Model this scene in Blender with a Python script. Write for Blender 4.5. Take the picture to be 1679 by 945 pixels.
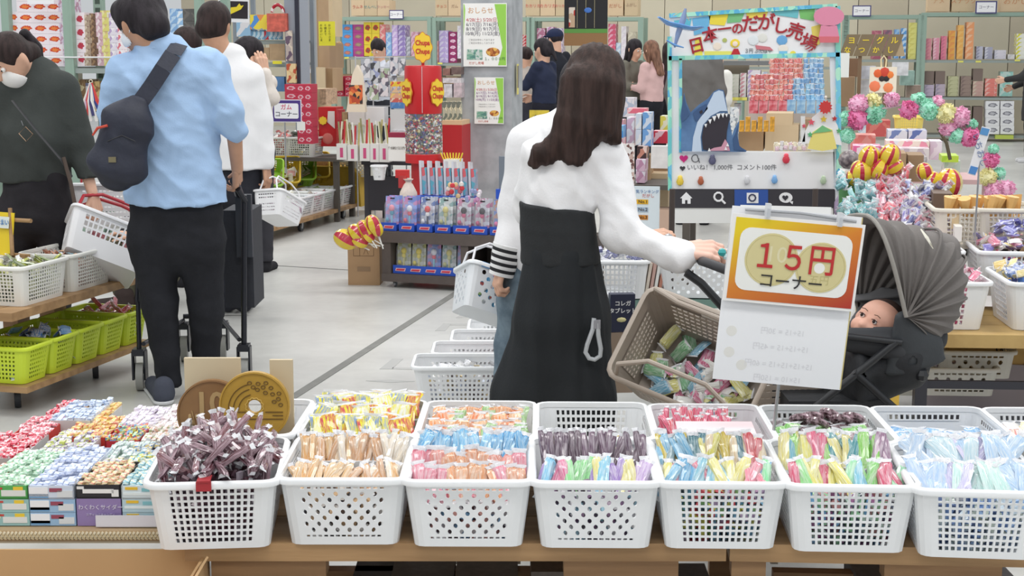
import bpy, math, random
import numpy as np
from mathutils import Vector, Matrix, Euler
random.seed(7)
for _o in list(bpy.data.objects): bpy.data.objects.remove(_o)
scn = bpy.context.scene
COL = scn.collection
# ------------------------------------------------ camera, light, exposure
FPX = 2400.0; CH = 1.5; TH = math.atan(392.5/FPX)
cd = bpy.data.cameras.new('camera'); cd.sensor_width = 36; cd.lens = FPX*36/1679
cam = bpy.data.objects.new('camera', cd); COL.objects.link(cam)
cam.location = (0, 0, CH); cam.rotation_euler = (math.pi/2-TH, 0, 0); cd.clip_start = .05; cd.clip_end = 200
scn.camera = cam
scn.view_settings.view_transform = 'Standard'; scn.view_settings.look = 'None'
scn.view_settings.gamma = 1; scn.view_settings.use_curve_mapping = False
scn.view_settings.exposure = 0.48
W = bpy.data.worlds.new('world'); scn.world = W; W.use_nodes = True
W.node_tree.nodes['Background'].inputs[0].default_value = (.93, .97, 1, 1)
W.node_tree.nodes['Background'].inputs[1].default_value = 0.42
def area(x, y, z, sx, sy, e):
 l = bpy.data.lights.new('ceiling_lamp', 'AREA'); l.shape = 'RECTANGLE'; l.size = sx; l.size_y = sy; l.energy = e; l.color = (1, .985, .96)
 o = bpy.data.objects.new('ceiling_lamp', l); COL.objects.link(o); o.location = (x, y, z)
for ly in (1.2, 5.5, 10, 15, 20, 25):
 for lx in (-4.5, 0, 4.5): area(lx, ly, 5.2, 2.6, .9, 58)
area(0, -2.5, 4.6, 6, 1.2, 60)

# ------------------------------------------------ projection helpers (photo pixel -> point at a real distance)
def ray(px, py):
 u = (px-839.5)/FPX; v = -(py-472.5)/FPX
 return (u, math.cos(TH)+math.sin(TH)*v, -math.sin(TH)+math.cos(TH)*v)
def P(px, py, Y):
 r = ray(px, py); t = Y/r[1]; return Vector((r[0]*t, Y, CH+r[2]*t))
def F(px, py, z=0.0):
 r = ray(px, py); t = (z-CH)/r[2]; return Vector((r[0]*t, r[1]*t, z))
def S(Y, z=1.1): return FPX/(Y*math.cos(TH)+(CH-z)*math.sin(TH))
def lin(c):
 return tuple(((x/255)/12.92 if x <= 10 else (((x/255)+.055)/1.055)**2.4) for x in c[:3])+(1,)
V = Vector
# ------------------------------------------------ materials
MC = {}
def mat(c, rough=.6, var=0.0, scale=20, bump=0.0, bscale=60, metal=0, spec=.5, trans=0, alpha=1, c2=None, emit=0, stretch=None, coat=0, sss=0):
 key = (c, rough, var, scale, bump, bscale, metal, spec, trans, alpha, c2, emit, stretch, coat, sss)
 if key in MC: return MC[key]
 m = bpy.data.materials.new('mat_%d' % len(MC)); m.use_nodes = True; nt = m.node_tree; b = nt.nodes['Principled BSDF']
 b.inputs['Base Color'].default_value = lin(c); b.inputs['Roughness'].default_value = rough
 b.inputs['Metallic'].default_value = metal; b.inputs['Specular IOR Level'].default_value = spec
 b.inputs['Transmission Weight'].default_value = trans; b.inputs['Alpha'].default_value = alpha
 b.inputs['Coat Weight'].default_value = coat
 if sss: b.inputs['Subsurface Weight'].default_value = sss; b.inputs['Subsurface Radius'].default_value = (.02, .01, .006)
 if emit: b.inputs['Emission Color'].default_value = lin(c); b.inputs['Emission Strength'].default_value = emit
 if var or bump:
  tc = nt.nodes.new('ShaderNodeTexCoord'); src = tc.outputs['Object']
  if stretch:
   mp = nt.nodes.new('ShaderNodeMapping'); mp.inputs['Scale'].default_value = stretch; nt.links.new(src, mp.inputs[0]); src = mp.outputs[0]
 if var:
  n = nt.nodes.new('ShaderNodeTexNoise'); n.inputs['Scale'].default_value = scale; n.inputs['Detail'].default_value = 4
  nt.links.new(src, n.inputs['Vector'])
  r = nt.nodes.new('ShaderNodeValToRGB'); r.color_ramp.elements[0].position = .38; r.color_ramp.elements[1].position = .62
  a = lin(c); d = lin(c2) if c2 else tuple(min(1, x*(1-var)) for x in a[:3])+(1,)
  r.color_ramp.elements[0].color = a; r.color_ramp.elements[1].color = d
  nt.links.new(n.outputs[0], r.inputs[0]); nt.links.new(r.outputs[0], b.inputs['Base Color'])
 if bump:
  n = nt.nodes.new('ShaderNodeTexNoise'); n.inputs['Scale'].default_value = bscale; n.inputs['Detail'].default_value = 3
  nt.links.new(src, n.inputs['Vector'])
  bm = nt.nodes.new('ShaderNodeBump'); bm.inputs['Strength'].default_value = bump; bm.inputs['Distance'].default_value = .004
  nt.links.new(n.outputs[0], bm.inputs['Height']); nt.links.new(bm.outputs[0], b.inputs['Normal'])
 MC[key] = m; return m
def vmat(cols, scale=60, rough=.4, stretch=(1, 1, 1), coat=0):   # flat print: patches of several inks (voronoi cells)
 key = ('v', tuple(cols), scale, rough, stretch, coat)
 if key in MC: return MC[key]
 m = bpy.data.materials.new('print_%d' % len(MC)); m.use_nodes = True; nt = m.node_tree; b = nt.nodes['Principled BSDF']
 tc = nt.nodes.new('ShaderNodeTexCoord'); mp = nt.nodes.new('ShaderNodeMapping'); mp.inputs['Scale'].default_value = stretch
 vo = nt.nodes.new('ShaderNodeTexVoronoi'); vo.inputs['Scale'].default_value = scale
 sp = nt.nodes.new('ShaderNodeSeparateColor'); r = nt.nodes.new('ShaderNodeValToRGB'); r.color_ramp.interpolation = 'CONSTANT'
 nt.links.new(tc.outputs['Object'], mp.inputs[0]); nt.links.new(mp.outputs[0], vo.inputs['Vector'])
 nt.links.new(vo.outputs['Color'], sp.inputs[0]); nt.links.new(sp.outputs[0], r.inputs[0]); nt.links.new(r.outputs[0], b.inputs['Base Color'])
 e = r.color_ramp.elements
 e[0].position = 0; e[0].color = lin(cols[0]); e[1].position = 1/len(cols); e[1].color = lin(cols[1])
 for i, c in enumerate(cols[2:]):
  q = e.new((i+2)/len(cols)); q.color = lin(c)
 b.inputs['Roughness'].default_value = rough; b.inputs['Coat Weight'].default_value = coat
 MC[key] = m; return m
WHITE = (236, 238, 238)
# ------------------------------------------------ mesh builder
class MB:
 def __init__(s): s.v = []; s.f = []; s.m = []; s.mats = []
 def mi(s, m):
  if m not in s.mats: s.mats.append(m)
  return s.mats.index(m)
 def add(s, vs, fs, m, R=None, t=(0, 0, 0)):
  n = len(s.v); k = s.mi(m); t = Vector(t)
  for q in vs:
   q = Vector(q)
   if R is not None: q = R @ q
   s.v.append(q+t)
  for f in fs: s.f.append(tuple(i+n for i in f)); s.m.append(k)
  return s
 def box(s, c, sz, m, R=None):
  x, y, z = sz[0]/2, sz[1]/2, sz[2]/2
  vs = [(-x,-y,-z),(x,-y,-z),(x,y,-z),(-x,y,-z),(-x,-y,z),(x,-y,z),(x,y,z),(-x,y,z)]
  return s.add(vs, [(0,3,2,1),(4,5,6,7),(0,1,5,4),(1,2,6,5),(2,3,7,6),(3,0,4,7)], m, R, c)
 def tube(s, pts, r, m, n=8, close=False, flat=1.0, cap=True):
  pts = [Vector(p) for p in pts]; N = len(pts); vs = []; up = None
  for i, p in enumerate(pts):
   if close: d = pts[(i+1) % N]-pts[i-1]
   else: d = pts[min(i+1, N-1)]-pts[max(i-1, 0)]
   d.normalize()
   if up is None: up = Vector((0, 0, 1)) if abs(d.z) < .9 else Vector((0, 1, 0))
   a = d.cross(up).normalized(); b = a.cross(d).normalized(); up = b
   rr = r[i] if isinstance(r, (list, tuple)) else r
   for k in range(n):
    t = 2*math.pi*k/n; vs.append(p+a*math.cos(t)*rr+b*math.sin(t)*rr*flat)
  fs = []
  for i in range(N if close else N-1):
   for k in range(n):
    a0 = i*n+k; a1 = i*n+(k+1) % n; b0 = ((i+1) % N)*n+k; b1 = ((i+1) % N)*n+(k+1) % n
    fs.append((a0, b0, b1, a1))
  if cap and not close: fs.append(tuple(range(n))); fs.append(tuple((N-1)*n+k for k in range(n-1, -1, -1)))
  return s.add(vs, fs, m)
 def cyl(s, a, b, r0, m, r1=None, n=12):
  return s.tube([a, b], [r0, r0 if r1 is None else r1], m, n)
 def prism(s, poly, y0, y1, m, R=None, t=(0, 0, 0)):      # polygon in x,z pushed along y (ccw seen from -y)
  n = len(poly); vs = [(p[0], y0, p[1]) for p in poly]+[(p[0], y1, p[1]) for p in poly]
  fs = [tuple(range(n)), tuple(range(2*n-1, n-1, -1))]+[(i, i+n, (i+1) % n+n, (i+1) % n) for i in range(n)]
  return s.add(vs, fs, m, R, t)
 def lathe(s, prof, m, n=16, c=(0, 0, 0), R=None):
  vs = []; fs = []
  for r, z in prof:
   for k in range(n): vs.append((r*math.cos(2*math.pi*k/n), r*math.sin(2*math.pi*k/n), z))
  for i in range(len(prof)-1):
   for k in range(n): fs.append((i*n+k, i*n+(k+1) % n, (i+1)*n+(k+1) % n, (i+1)*n+k))
  fs.append(tuple(range(n-1, -1, -1))); fs.append(tuple((len(prof)-1)*n+k for k in range(n)))
  return s.add(vs, fs, m, R, c)
 def ball(s, c, r, m, n=10, sc=(1, 1, 1)):
  k = max(4, n//2); prof = [(math.sin(math.pi*i/k)*r+1e-5, -math.cos(math.pi*i/k)*r) for i in range(k+1)]
  return s.lathe(prof, m, n, c, Matrix.Diagonal(sc))
 def mesh(s, name='m', ang=40):
  me = bpy.data.meshes.new(name); me.from_pydata([tuple(q) for q in s.v], [], s.f)
  for m in s.mats: me.materials.append(m)
  me.polygons.foreach_set('material_index', s.m); me.polygons.foreach_set('use_smooth', [True]*len(s.f))
  me.update(); me.set_sharp_from_angle(angle=math.radians(ang)); return me
def ob(name, me, parent=None, loc=(0, 0, 0), rot=(0, 0, 0), label=None, cat=None, group=None, kind=None, sc=None, M=None):
 if isinstance(me, MB): me = me.mesh(name)
 o = bpy.data.objects.new(name, me); COL.objects.link(o)
 if parent is not None: o.parent = parent
 if M is not None: o.matrix_basis = M
 else:
  o.location = loc; o.rotation_euler = rot
  if sc: o.scale = sc
 if label: o['label'] = label
 if cat: o['category'] = cat
 if group: o['group'] = group
 if kind: o['kind'] = kind
 return o
def emp(name, loc, label, cat, rot=(0, 0, 0), group=None): return ob(name, None, None, loc, rot, label, cat, group)
def copy_tree(o, parent=None):
 c = o.copy(); COL.objects.link(c)
 if parent is not None: c.parent = parent
 for ch in KIDS.get(o.name, []): copy_tree(bpy.data.objects[ch], c)
 return c
KIDS = {}
def reg(o):
 KIDS[o.name] = []
 for c in bpy.data.objects:
  if c.parent == o: KIDS[o.name].append(c.name)
 for c in KIDS[o.name]:
  k = [d.name for d in bpy.data.objects if d.parent and d.parent.name == c]
  if k: KIDS[c] = k
 return o
def put(proto, loc, rot=(0, 0, 0), label=None, group=None, sc=None, used=set()):
 if proto.name not in used: used.add(proto.name); o = proto
 else: o = copy_tree(proto)
 o.location = loc; o.rotation_euler = rot
 if label: o['label'] = label
 if group: o['group'] = group
 if sc: o.scale = sc
 return o
def text(s, size, col, parent, loc, rx=math.pi/2, rz=0, roll=0, name='lettering', align='CENTER', bold=0.0, depth=.0006, sx=1.0, emit=0, rough=.5):
 cu = bpy.data.curves.new('t', 'FONT'); cu.body = s; cu.size = size; cu.align_x = align; cu.align_y = 'CENTER'; cu.offset = bold; cu.extrude = depth; cu.resolution_u = 3
 t = bpy.data.objects.new('t', cu); COL.objects.link(t)
 bpy.context.view_layer.update()
 me = bpy.data.meshes.new_from_object(t); bpy.data.objects.remove(t); me.materials.clear(); me.materials.append(mat(col, rough))
 me.transform(Matrix.Diagonal((sx, 1, 1, 1)))
 o = ob(name, me, parent); o.matrix_basis = Matrix.Translation(loc) @ Matrix.Rotation(rz, 4, 'Z') @ Matrix.Rotation(rx, 4, 'X') @ Matrix.Rotation(roll, 4, 'Z')
 return o
ORD = ['topmost', 'second', 'third', 'fourth', 'fifth', 'sixth', 'seventh', 'eighth', 'ninth', 'tenth', 'eleventh', 'twelfth', 'thirteenth', 'fourteenth', 'fifteenth', 'sixteenth']
def nth(i, n=None): return ORD[i] if i else 'topmost'
# ------------------------------------------------ implicit surfaces (numpy surface nets) for bodies, clothes, hair
def npv(p): return np.array((p[0], p[1], p[2]), dtype=np.float32)
def sdf(prims, h=.01, k=.02, cuts=()):
 lo = np.full(3, 1e9, np.float32); hi = -lo
 def ext(pr):
  kd = pr[0].strip('-')
  if kd == 'c': r = max(pr[3], pr[4]); return np.minimum(npv(pr[1]), npv(pr[2]))-r, np.maximum(npv(pr[1]), npv(pr[2]))+r
  if kd == 'e': r = max(pr[2]); return npv(pr[1])-r, npv(pr[1])+r
  r = max(pr[3]+pr[4]); return np.minimum(npv(pr[1]), npv(pr[2]))-r, np.maximum(npv(pr[1]), npv(pr[2]))+r
 for pr in prims:
  if pr[0][0] != '-': a, b = ext(pr); lo = np.minimum(lo, a); hi = np.maximum(hi, b)
 lo = lo-2.5*h; hi = hi+2.5*h
 n = np.ceil((hi-lo)/h).astype(int)+1
 G = np.full(n, 1.0, np.float32)
 ax = [lo[i]+h*np.arange(n[i], dtype=np.float32) for i in range(3)]
 for pr in prims:
  a, b = ext(pr); mg = 3*h+k
  i0 = np.maximum(np.floor((a-mg-lo)/h).astype(int), 0); i1 = np.minimum(np.ceil((b+mg-lo)/h).astype(int)+1, n)
  X, Y, Z = np.meshgrid(*[ax[i][i0[i]:i1[i]] for i in range(3)], indexing='ij')
  kd = pr[0].strip('-')
  if kd == 'e':
   c = npv(pr[2]); d = [X-pr[1][0], Y-pr[1][1], Z-pr[1][2]]
   if len(pr) > 3:
    R = pr[3]; d = [R[0][i]*d[0]+R[1][i]*d[1]+R[2][i]*d[2] for i in range(3)]
   D = (np.sqrt((d[0]/c[0])**2+(d[1]/c[1])**2+(d[2]/c[2])**2)-1)*c.min()
  else:
   p0 = npv(pr[1]); p1 = npv(pr[2]); d = p1-p0; L2 = max(float(d@d), 1e-8)
   dx, dy, dz = X-p0[0], Y-p0[1], Z-p0[2]
   t0 = (dx*d[0]+dy*d[1]+dz*d[2])/L2; t = np.clip(t0, 0, 1)
   if kd == 'c':
    D = np.sqrt((dx-t*d[0])**2+(dy-t*d[1])**2+(dz-t*d[2])**2)-(pr[3]+(pr[4]-pr[3])*t)
   else:
    L = math.sqrt(L2); w = d/L; u = npv(pr[5]); u = u-w*(u@w); u = u/np.linalg.norm(u); v = np.cross(w, u)
    qx = dx*u[0]+dy*u[1]+dz*u[2]; qy = dx*v[0]+dy*v[1]+dz*v[2]; qz = (t0-t)*L
    rx = pr[3][0]+(pr[4][0]-pr[3][0])*t; ry = pr[3][1]+(pr[4][1]-pr[3][1])*t; rm = np.minimum(rx, ry)
    D = (np.sqrt((qx/rx)**2+(qy/ry)**2+(qz/rm)**2)-1)*rm
  g = G[i0[0]:i1[0], i0[1]:i1[1], i0[2]:i1[2]]
  if pr[0][0] == '-':
   D = -D; hh = np.maximum(k-np.abs(g-D), 0)/k; g[...] = np.maximum(g, D)+hh*hh*k*.25
  else:
   hh = np.maximum(k-np.abs(g-D), 0)/k; g[...] = np.minimum(g, D)-hh*hh*k*.25
 if cuts:
  X, Y, Z = np.meshgrid(*ax, indexing='ij', sparse=True)
  for pt, nn in cuts:
   nn = Vector(nn).normalized(); G = np.maximum(G, (X-pt[0])*nn[0]+(Y-pt[1])*nn[1]+(Z-pt[2])*nn[2])
 s = G < 0; c = [m-1 for m in n]
 cs = lambda A, i, j, l: A[i:i+c[0], j:j+c[1], l:l+c[2]]
 cnt = sum(cs(s, i, j, l).astype(np.int8) for i in (0, 1) for j in (0, 1) for l in (0, 1))
 act = np.argwhere((cnt > 0) & (cnt < 8)); idx = np.full(c, -1, np.int32); idx[act[:, 0], act[:, 1], act[:, 2]] = np.arange(len(act))
 pos = np.zeros((len(act), 3), np.float32); num = np.zeros(len(act), np.float32)
 A0, A1, A2 = act.T
 for axi in range(3):
  for p in (0, 1):
   for q in (0, 1):
    o = [0, 0, 0]; o[(axi+1) % 3] = p; o[(axi+2) % 3] = q; e = list(o); e[axi] = 1
    f0 = G[A0+o[0], A1+o[1], A2+o[2]]; f1 = G[A0+e[0], A1+e[1], A2+e[2]]
    x = (f0 < 0) != (f1 < 0); t = np.where(x, f0/np.where(x, f0-f1, 1), 0)
    b = np.tile(np.array(o, np.float32), (len(act), 1)); b[:, axi] += t
    pos[x] += b[x]; num += x
 pos = lo+h*(act+pos/np.maximum(num, 1)[:, None])
 quads = []
 for axi in range(3):
  a = (axi+1) % 3; b = (axi+2) % 3
  sl0 = [slice(0, None)]*3; sl1 = [slice(0, None)]*3; sl0[axi] = slice(0, n[axi]-1); sl1[axi] = slice(1, None)
  ch = s[tuple(sl0)] != s[tuple(sl1)]; E = np.argwhere(ch)
  E = E[(E[:, a] > 0) & (E[:, b] > 0) & (E[:, a] < c[a]) & (E[:, b] < c[b])]
  def cell(da, db):
   q = E.copy(); q[:, a] += da; q[:, b] += db; return idx[q[:, 0], q[:, 1], q[:, 2]]
  Q = np.stack([cell(-1, -1), cell(0, -1), cell(0, 0), cell(-1, 0)], 1)
  fl = ~s[E[:, 0], E[:, 1], E[:, 2]]; Q[fl] = Q[fl][:, ::-1]; quads.append(Q)
 return pos, np.concatenate(quads)
def nmesh(parts, name='m', wr=None):      # parts: list of (pos, quads, material[, wrinkle])
 me = bpy.data.meshes.new(name); vs = []; fs = []; mi = []; n = 0
 for i, pt in enumerate(parts):
  vs.append(pt[0]); fs.append(pt[1]+n); mi.append(np.full(len(pt[1]), i, np.int32)); n += len(pt[0]); me.materials.append(pt[2])
 vv = np.concatenate(vs); ff = np.concatenate(fs).astype(np.int32); nf = len(ff)
 me.vertices.add(len(vv)); me.vertices.foreach_set('co', vv.ravel().astype(np.float32))
 me.loops.add(nf*4); me.loops.foreach_set('vertex_index', ff.ravel())
 me.polygons.add(nf); me.polygons.foreach_set('loop_start', np.arange(0, nf*4, 4, dtype=np.int32))
 me.polygons.foreach_set('material_index', np.concatenate(mi)); me.polygons.foreach_set('use_smooth', [True]*nf)
 me.update(calc_edges=True); me.validate()
 if wr is not None:
  N = np.zeros(len(vv)*3, np.float32); me.vertices.foreach_get('normal', N); N = N.reshape(-1, 3)
  vv = vv+N*wr(vv)[:, None]; me.vertices.foreach_set('co', vv.ravel().astype(np.float32)); me.update()
 return me
def folds(amp, freq=(9, 9, 30), seed=0, diag=.6):       # cloth folds as real displacement
 r = np.random.RandomState(seed); ph = r.rand(8)*6.28
 if max(freq) < 50: freq = tuple(q*2.0 for q in freq)
 def f(p):
  x, y, z = p[:, 0]*freq[0], p[:, 1]*freq[1], p[:, 2]*freq[2]
  w = 1.3*np.sin(x*.45+ph[0]+.7*np.sin(z*.35+ph[1]))+.8*np.sin(y*1.3+ph[2])
  a = 1-1.8*np.abs(np.sin(.5*z+diag*x+.5*w+ph[3])); b = np.sin(z*.57-diag*x*2.3+1.7*np.sin(x*.8+ph[4])+ph[5]); c = np.sin(z*1.9+3*w*.5+ph[6])
  m = .5+.5*np.sin(x*1.1+y*.7+z*.23+ph[7])
  return amp*(a*.5+b*.5*m+c*.22*(1-m))
 return f
def unit(v): return Vector(v).normalized()
def hand(w, d, n, thumb, k=1.0, curl=.9, h=.0042, spread=.1):
 """w wrist, d finger direction, n back-of-hand normal, thumb side vector; returns surface"""
 d = unit(d); n = unit(Vector(n)-d*Vector(n).dot(d)); s = unit(Vector(thumb)-d*Vector(thumb).dot(d)-n*Vector(thumb).dot(n)); w = Vector(w); pr = []
 for i, (off, L, pl) in enumerate(((.030, .072, .088), (.010, .080, .092), (-.010, .074, .087), (-.029, .058, .078))):
  b = w+d*pl*k+s*off*k*1.0; pr.append(('c', w+s*off*.55*k+d*.008*k, b, .0155*k, .0115*k))
  p = b; a = curl*.35
  for seg, fr in ((.45, .0092), (.3, .0082), (.25, .0068)):
   dd = (d*math.cos(a)-n*math.sin(a)+s*(off*3*spread)).normalized(); q = p+dd*L*seg*k
   pr.append(('c', p, q, fr*k, (fr-.0008)*k)); p = q; a += curl*(.75 if seg > .4 else .6)
 t0 = w+s*.018*k+d*.02*k; t1 = w+(s*.046+d*.055-n*.012)*k; t2 = t1+(s*.012+d*.03-n*.012*(1+curl))*k; t3 = t2+(d*.024-n*.010*(1+curl)-s*.004)*k
 pr += [('c', t0, t1, .015*k, .0115*k), ('c', t1, t2, .0105*k, .0092*k), ('c', t2, t3, .0092*k, .0075*k), ('c', w-d*.02*k, w+d*.01*k, .021*k, .02*k)]
 return sdf(pr, h, .005)
# ================================================= SETTING
def floor_mat():
 m = bpy.data.materials.new('concrete'); m.use_nodes = True; nt = m.node_tree; b = nt.nodes['Principled BSDF']
 tc = nt.nodes.new('ShaderNodeTexCoord')
 n1 = nt.nodes.new('ShaderNodeTexNoise'); n1.inputs['Scale'].default_value = .9; n1.inputs['Detail'].default_value = 8; n1.inputs['Roughness'].default_value = .6
 n2 = nt.nodes.new('ShaderNodeTexNoise'); n2.inputs['Scale'].default_value = 14; n2.inputs['Detail'].default_value = 6
 r = nt.nodes.new('ShaderNodeValToRGB'); e = r.color_ramp.elements
 e[0].position = .3; e[0].color = lin((176, 176, 173)); e[1].position = .72; e[1].color = lin((208, 208, 204))
 mx = nt.nodes.new('ShaderNodeMath'); mx.operation = 'MULTIPLY_ADD'; mx.inputs[1].default_value = .25
 nt.links.new(tc.outputs['Object'], n1.inputs['Vector']); nt.links.new(tc.outputs['Object'], n2.inputs['Vector'])
 nt.links.new(n2.outputs[0], mx.inputs[0]); nt.links.new(n1.outputs[0], mx.inputs[2])
 sb = nt.nodes.new('ShaderNodeMath'); sb.operation = 'SUBTRACT'; sb.inputs[1].default_value = .1
 nt.links.new(mx.outputs[0], sb.inputs[0]); nt.links.new(sb.outputs[0], r.inputs[0]); nt.links.new(r.outputs[0], b.inputs['Base Color'])
 b.inputs['Roughness'].default_value = .32; b.inputs['Specular IOR Level'].default_value = .45
 return m
fm = MB(); fm.box((0, 15, -.05), (30, 40, .1), floor_mat())
ob('floor', fm, kind='structure')
PSI = math.radians(12)
def strip(pts, w, name, col, kind='structure'):
 mb = MB(); a = F(*pts[0]); b = F(*pts[1]); d = (b-a).normalized(); s = Vector((d.y, -d.x, 0))*w/2
 mb.add([a-s+V((0,0,.001)), a+s+V((0,0,.001)), b+s+V((0,0,.001)), b-s+V((0,0,.001)), a-s+V((0,0,.0025)), a+s+V((0,0,.0025)), b+s+V((0,0,.0025)), b-s+V((0,0,.0025))], [(0,3,2,1),(4,5,6,7),(0,1,5,4),(1,2,6,5),(2,3,7,6),(3,0,4,7)], col)
 return ob(name, mb, kind=kind)
gm = mat((128, 128, 124), .7, .15, 8)
strip([(455, 668), (752, 478)], .045, 'trim_1', gm)
tm = mat((172, 172, 170), .6)
for i, pl in enumerate([[(622, 606), (643, 589), (661, 589), (651, 598), (643, 606)], [(643, 606), (644, 603), (678, 604), (678, 607)], [(713, 543), (727, 531), (740, 531), (730, 543)], [(738, 534), (740, 531), (772, 531), (772, 534)], [(747, 522), (762, 511), (795, 511), (795, 520)], [(600, 625), (640, 623), (680, 626), (640, 628)]]):
 mb = MB(); q = [F(*p) for p in reversed(pl)] if F(*pl[1]).y > F(*pl[-1]).y else [F(*p) for p in pl]; n = len(q); mb.add([p+V((0, 0, .0015)) for p in q]+[p for p in q], [tuple(range(n))]+[(k, k+n, (k+1) % n+n, (k+1) % n) for k in range(n)], tm); ob('trim_%d' % (i+2), mb, kind='structure')
strip([(405, 433), (600, 445)], .012, 'trim_9', gm)
# ================================================= PERFORATED BASKETS
def basket_mesh(w, d, h, nx, nz, pat, taper=.86, m=None, r=.03, th=.003, ny=None, mar=(.06, .09), hf=.66):
 m = m or PLASTIC; mb = MB(); ny = ny or int(nx*d/w); arc = 3
 def ring(t, inset):
  k = taper+(1-taper)*t; a = w/2*k-inset; b = d/2*k-inset; rr = r*k; z = h*t; segs = []
  for q, (cx, cy, a0) in enumerate(((a-rr, -b+rr, -90), (a-rr, b-rr, 0), (-a+rr, b-rr, 90), (-a+rr, -b+rr, 180))):
   segs.append([Vector((cx+rr*math.cos(math.radians(a0+90*i/arc)), cy+rr*math.sin(math.radians(a0+90*i/arc)), z)) for i in range(arc+1)])
  return segs
 lv = [0, .05, .5, 1]
 R0 = [ring(t, 0) for t in lv]
 for q in range(4):                  # solid rounded corners
  for i in range(3):
   for j in range(arc): mb.add([R0[i][q][j], R0[i][q][j+1], R0[i+1][q][j+1], R0[i+1][q][j]], [(0, 1, 2, 3)], m)
 for q in range(4):                  # four walls: from corner q end to corner q+1 start
  n = ny if q in (0, 2) else nx
  def at(u, t, ins):
   rg = ring(t, ins); A = rg[q][-1]; B = rg[(q+1) % 4][0]; return A+(B-A)*u
  def quad(u0, u1, t0, t1):
   mb.add([at(u0, t0, 0), at(u1, t0, 0), at(u1, t1, 0), at(u0, t1, 0)], [(0, 1, 2, 3)], m)
  mu, mt = mar; quad(0, 1, 0, mt); quad(0, 1, 1-mt, 1); quad(0, mu, mt, 1-mt); quad(1-mu, 1, mt, 1-mt)
  C00, C10, C11, C01 = at(mu, mt, 0), at(1-mu, mt, 0), at(1-mu, 1-mt, 0), at(mu, 1-mt, 0)
  D00, D10, D11, D01 = at(mu, mt, th), at(1-mu, mt, th), at(1-mu, 1-mt, th), at(mu, 1-mt, th)
  bl = lambda c, u, t: c[0]*(1-u)*(1-t)+c[1]*u*(1-t)+c[2]*u*t+c[3]*(1-u)*t
  co = (C00, C10, C11, C01); ci = (D00, D10, D11, D01)
  for i in range(n):
   for j in range(nz):
    u0, u1, t0, t1 = i/n, (i+1)/n, j/nz, (j+1)/nz
    kind = pat(i, j, n, nz)
    if not kind:
     mb.add([bl(co, u0, t0), bl(co, u1, t0), bl(co, u1, t1), bl(co, u0, t1)], [(0, 1, 2, 3)], m); continue
    if kind == 1:
     f = hf; g = (1-f)/2; O = [(0, 0), (1, 0), (1, 1), (0, 1)]; I = [(g, g), (1-g, g), (1-g, 1-g), (g, 1-g)]
    elif kind == 2:         # round-ish hole
     O = [(0, 0), (.5, 0), (1, 0), (1, .5), (1, 1), (.5, 1), (0, 1), (0, .5)]
     I = [(.5+.37*math.cos(math.radians(a)), .5+.42*math.sin(math.radians(a))) for a in range(225, 585, 45)]
    else:                   # slot
     O = [(0, 0), (1, 0), (1, 1), (0, 1)]; I = [(.14, .34), (.86, .34), (.86, .66), (.14, .66)]
    cv = lambda c, p: bl(c, u0+(u1-u0)*p[0], t0+(t1-t0)*p[1]); k = len(O)
    vs = [cv(co, p) for p in O]+[cv(co, p) for p in I]; fs = [(a, (a+1) % k, k+(a+1) % k, k+a) for a in range(k)]
    if th > 0:
     vs += [cv(ci, p) for p in I]+[cv(ci, p) for p in O]
     fs += [(k+a, k+(a+1) % k, 2*k+(a+1) % k, 2*k+a) for a in range(k)]+[(2*k+a, 2*k+(a+1) % k, 3*k+(a+1) % k, 3*k+a) for a in range(k)]
    mb.add(vs, fs, m)
 bt = [p for sg in R0[0] for p in sg]; mb.add(bt, [tuple(range(len(bt)-1, -1, -1))], m)
 body = mb.mesh('basket_body', 50)
 rm = MB(); prof = [(.000, -.012), (.010, -.012), (.012, -.002), (.006, .004), (-.003, .003), (-.004, -.010)]
 per = [p for sg in ring(1, 0) for p in sg]; n = len(per); vs = []; fs = []
 cen = Vector((0, 0, h))
 for i, p in enumerate(per):
  sgi = i//(arc+1); a0 = (-90, 0, 90, 180)[sgi]+90*(i % (arc+1))/arc; nn = Vector((math.cos(math.radians(a0)), math.sin(math.radians(a0)), 0))
  for o, z in prof: vs.append(p+nn*o+Vector((0, 0, z)))
 kk = len(prof)
 for i in range(n):
  for j in range(kk): fs.append((i*kk+j, ((i+1) % n)*kk+j, ((i+1) % n)*kk+(j+1) % kk, i*kk+(j+1) % kk))
 rm.add(vs, fs, m); return body, rm.mesh('basket_rim', 60)
PLASTIC = mat((238, 240, 242), .35, sss=0, spec=.4)
grid = lambda i, j, n, z: 1
def dots(i, j, n, z):
 if j == z-1 or j == 0: return 3
 return 2 if (i+j) % 2 == 0 else 0
def make_basket(label, group, body, loc, yaw=0, tilt=(0, 0), name='plastic_basket', cat='basket'):
 b = emp(name, loc, label, cat, (tilt[0], tilt[1], yaw), group)
 ob('basket_body', body[0], b); ob('basket_rim', body[1], b); return b
BW, BD, BH = .292, .372, .165
BGRID = basket_mesh(BW, BD, BH, 13, 9, grid, ny=15); BDOT = basket_mesh(BW, BD, BH, 13, 9, dots, ny=15)
BRGRID = basket_mesh(BW, BD, BH, 14, 7, lambda i, j, n, z: 1 if j >= 2 else 0, ny=15)
BRNO = basket_mesh(BW, BD, BH, 13, 7, lambda i, j, n, z: 1 if j >= 6 else 0, ny=15)
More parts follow.
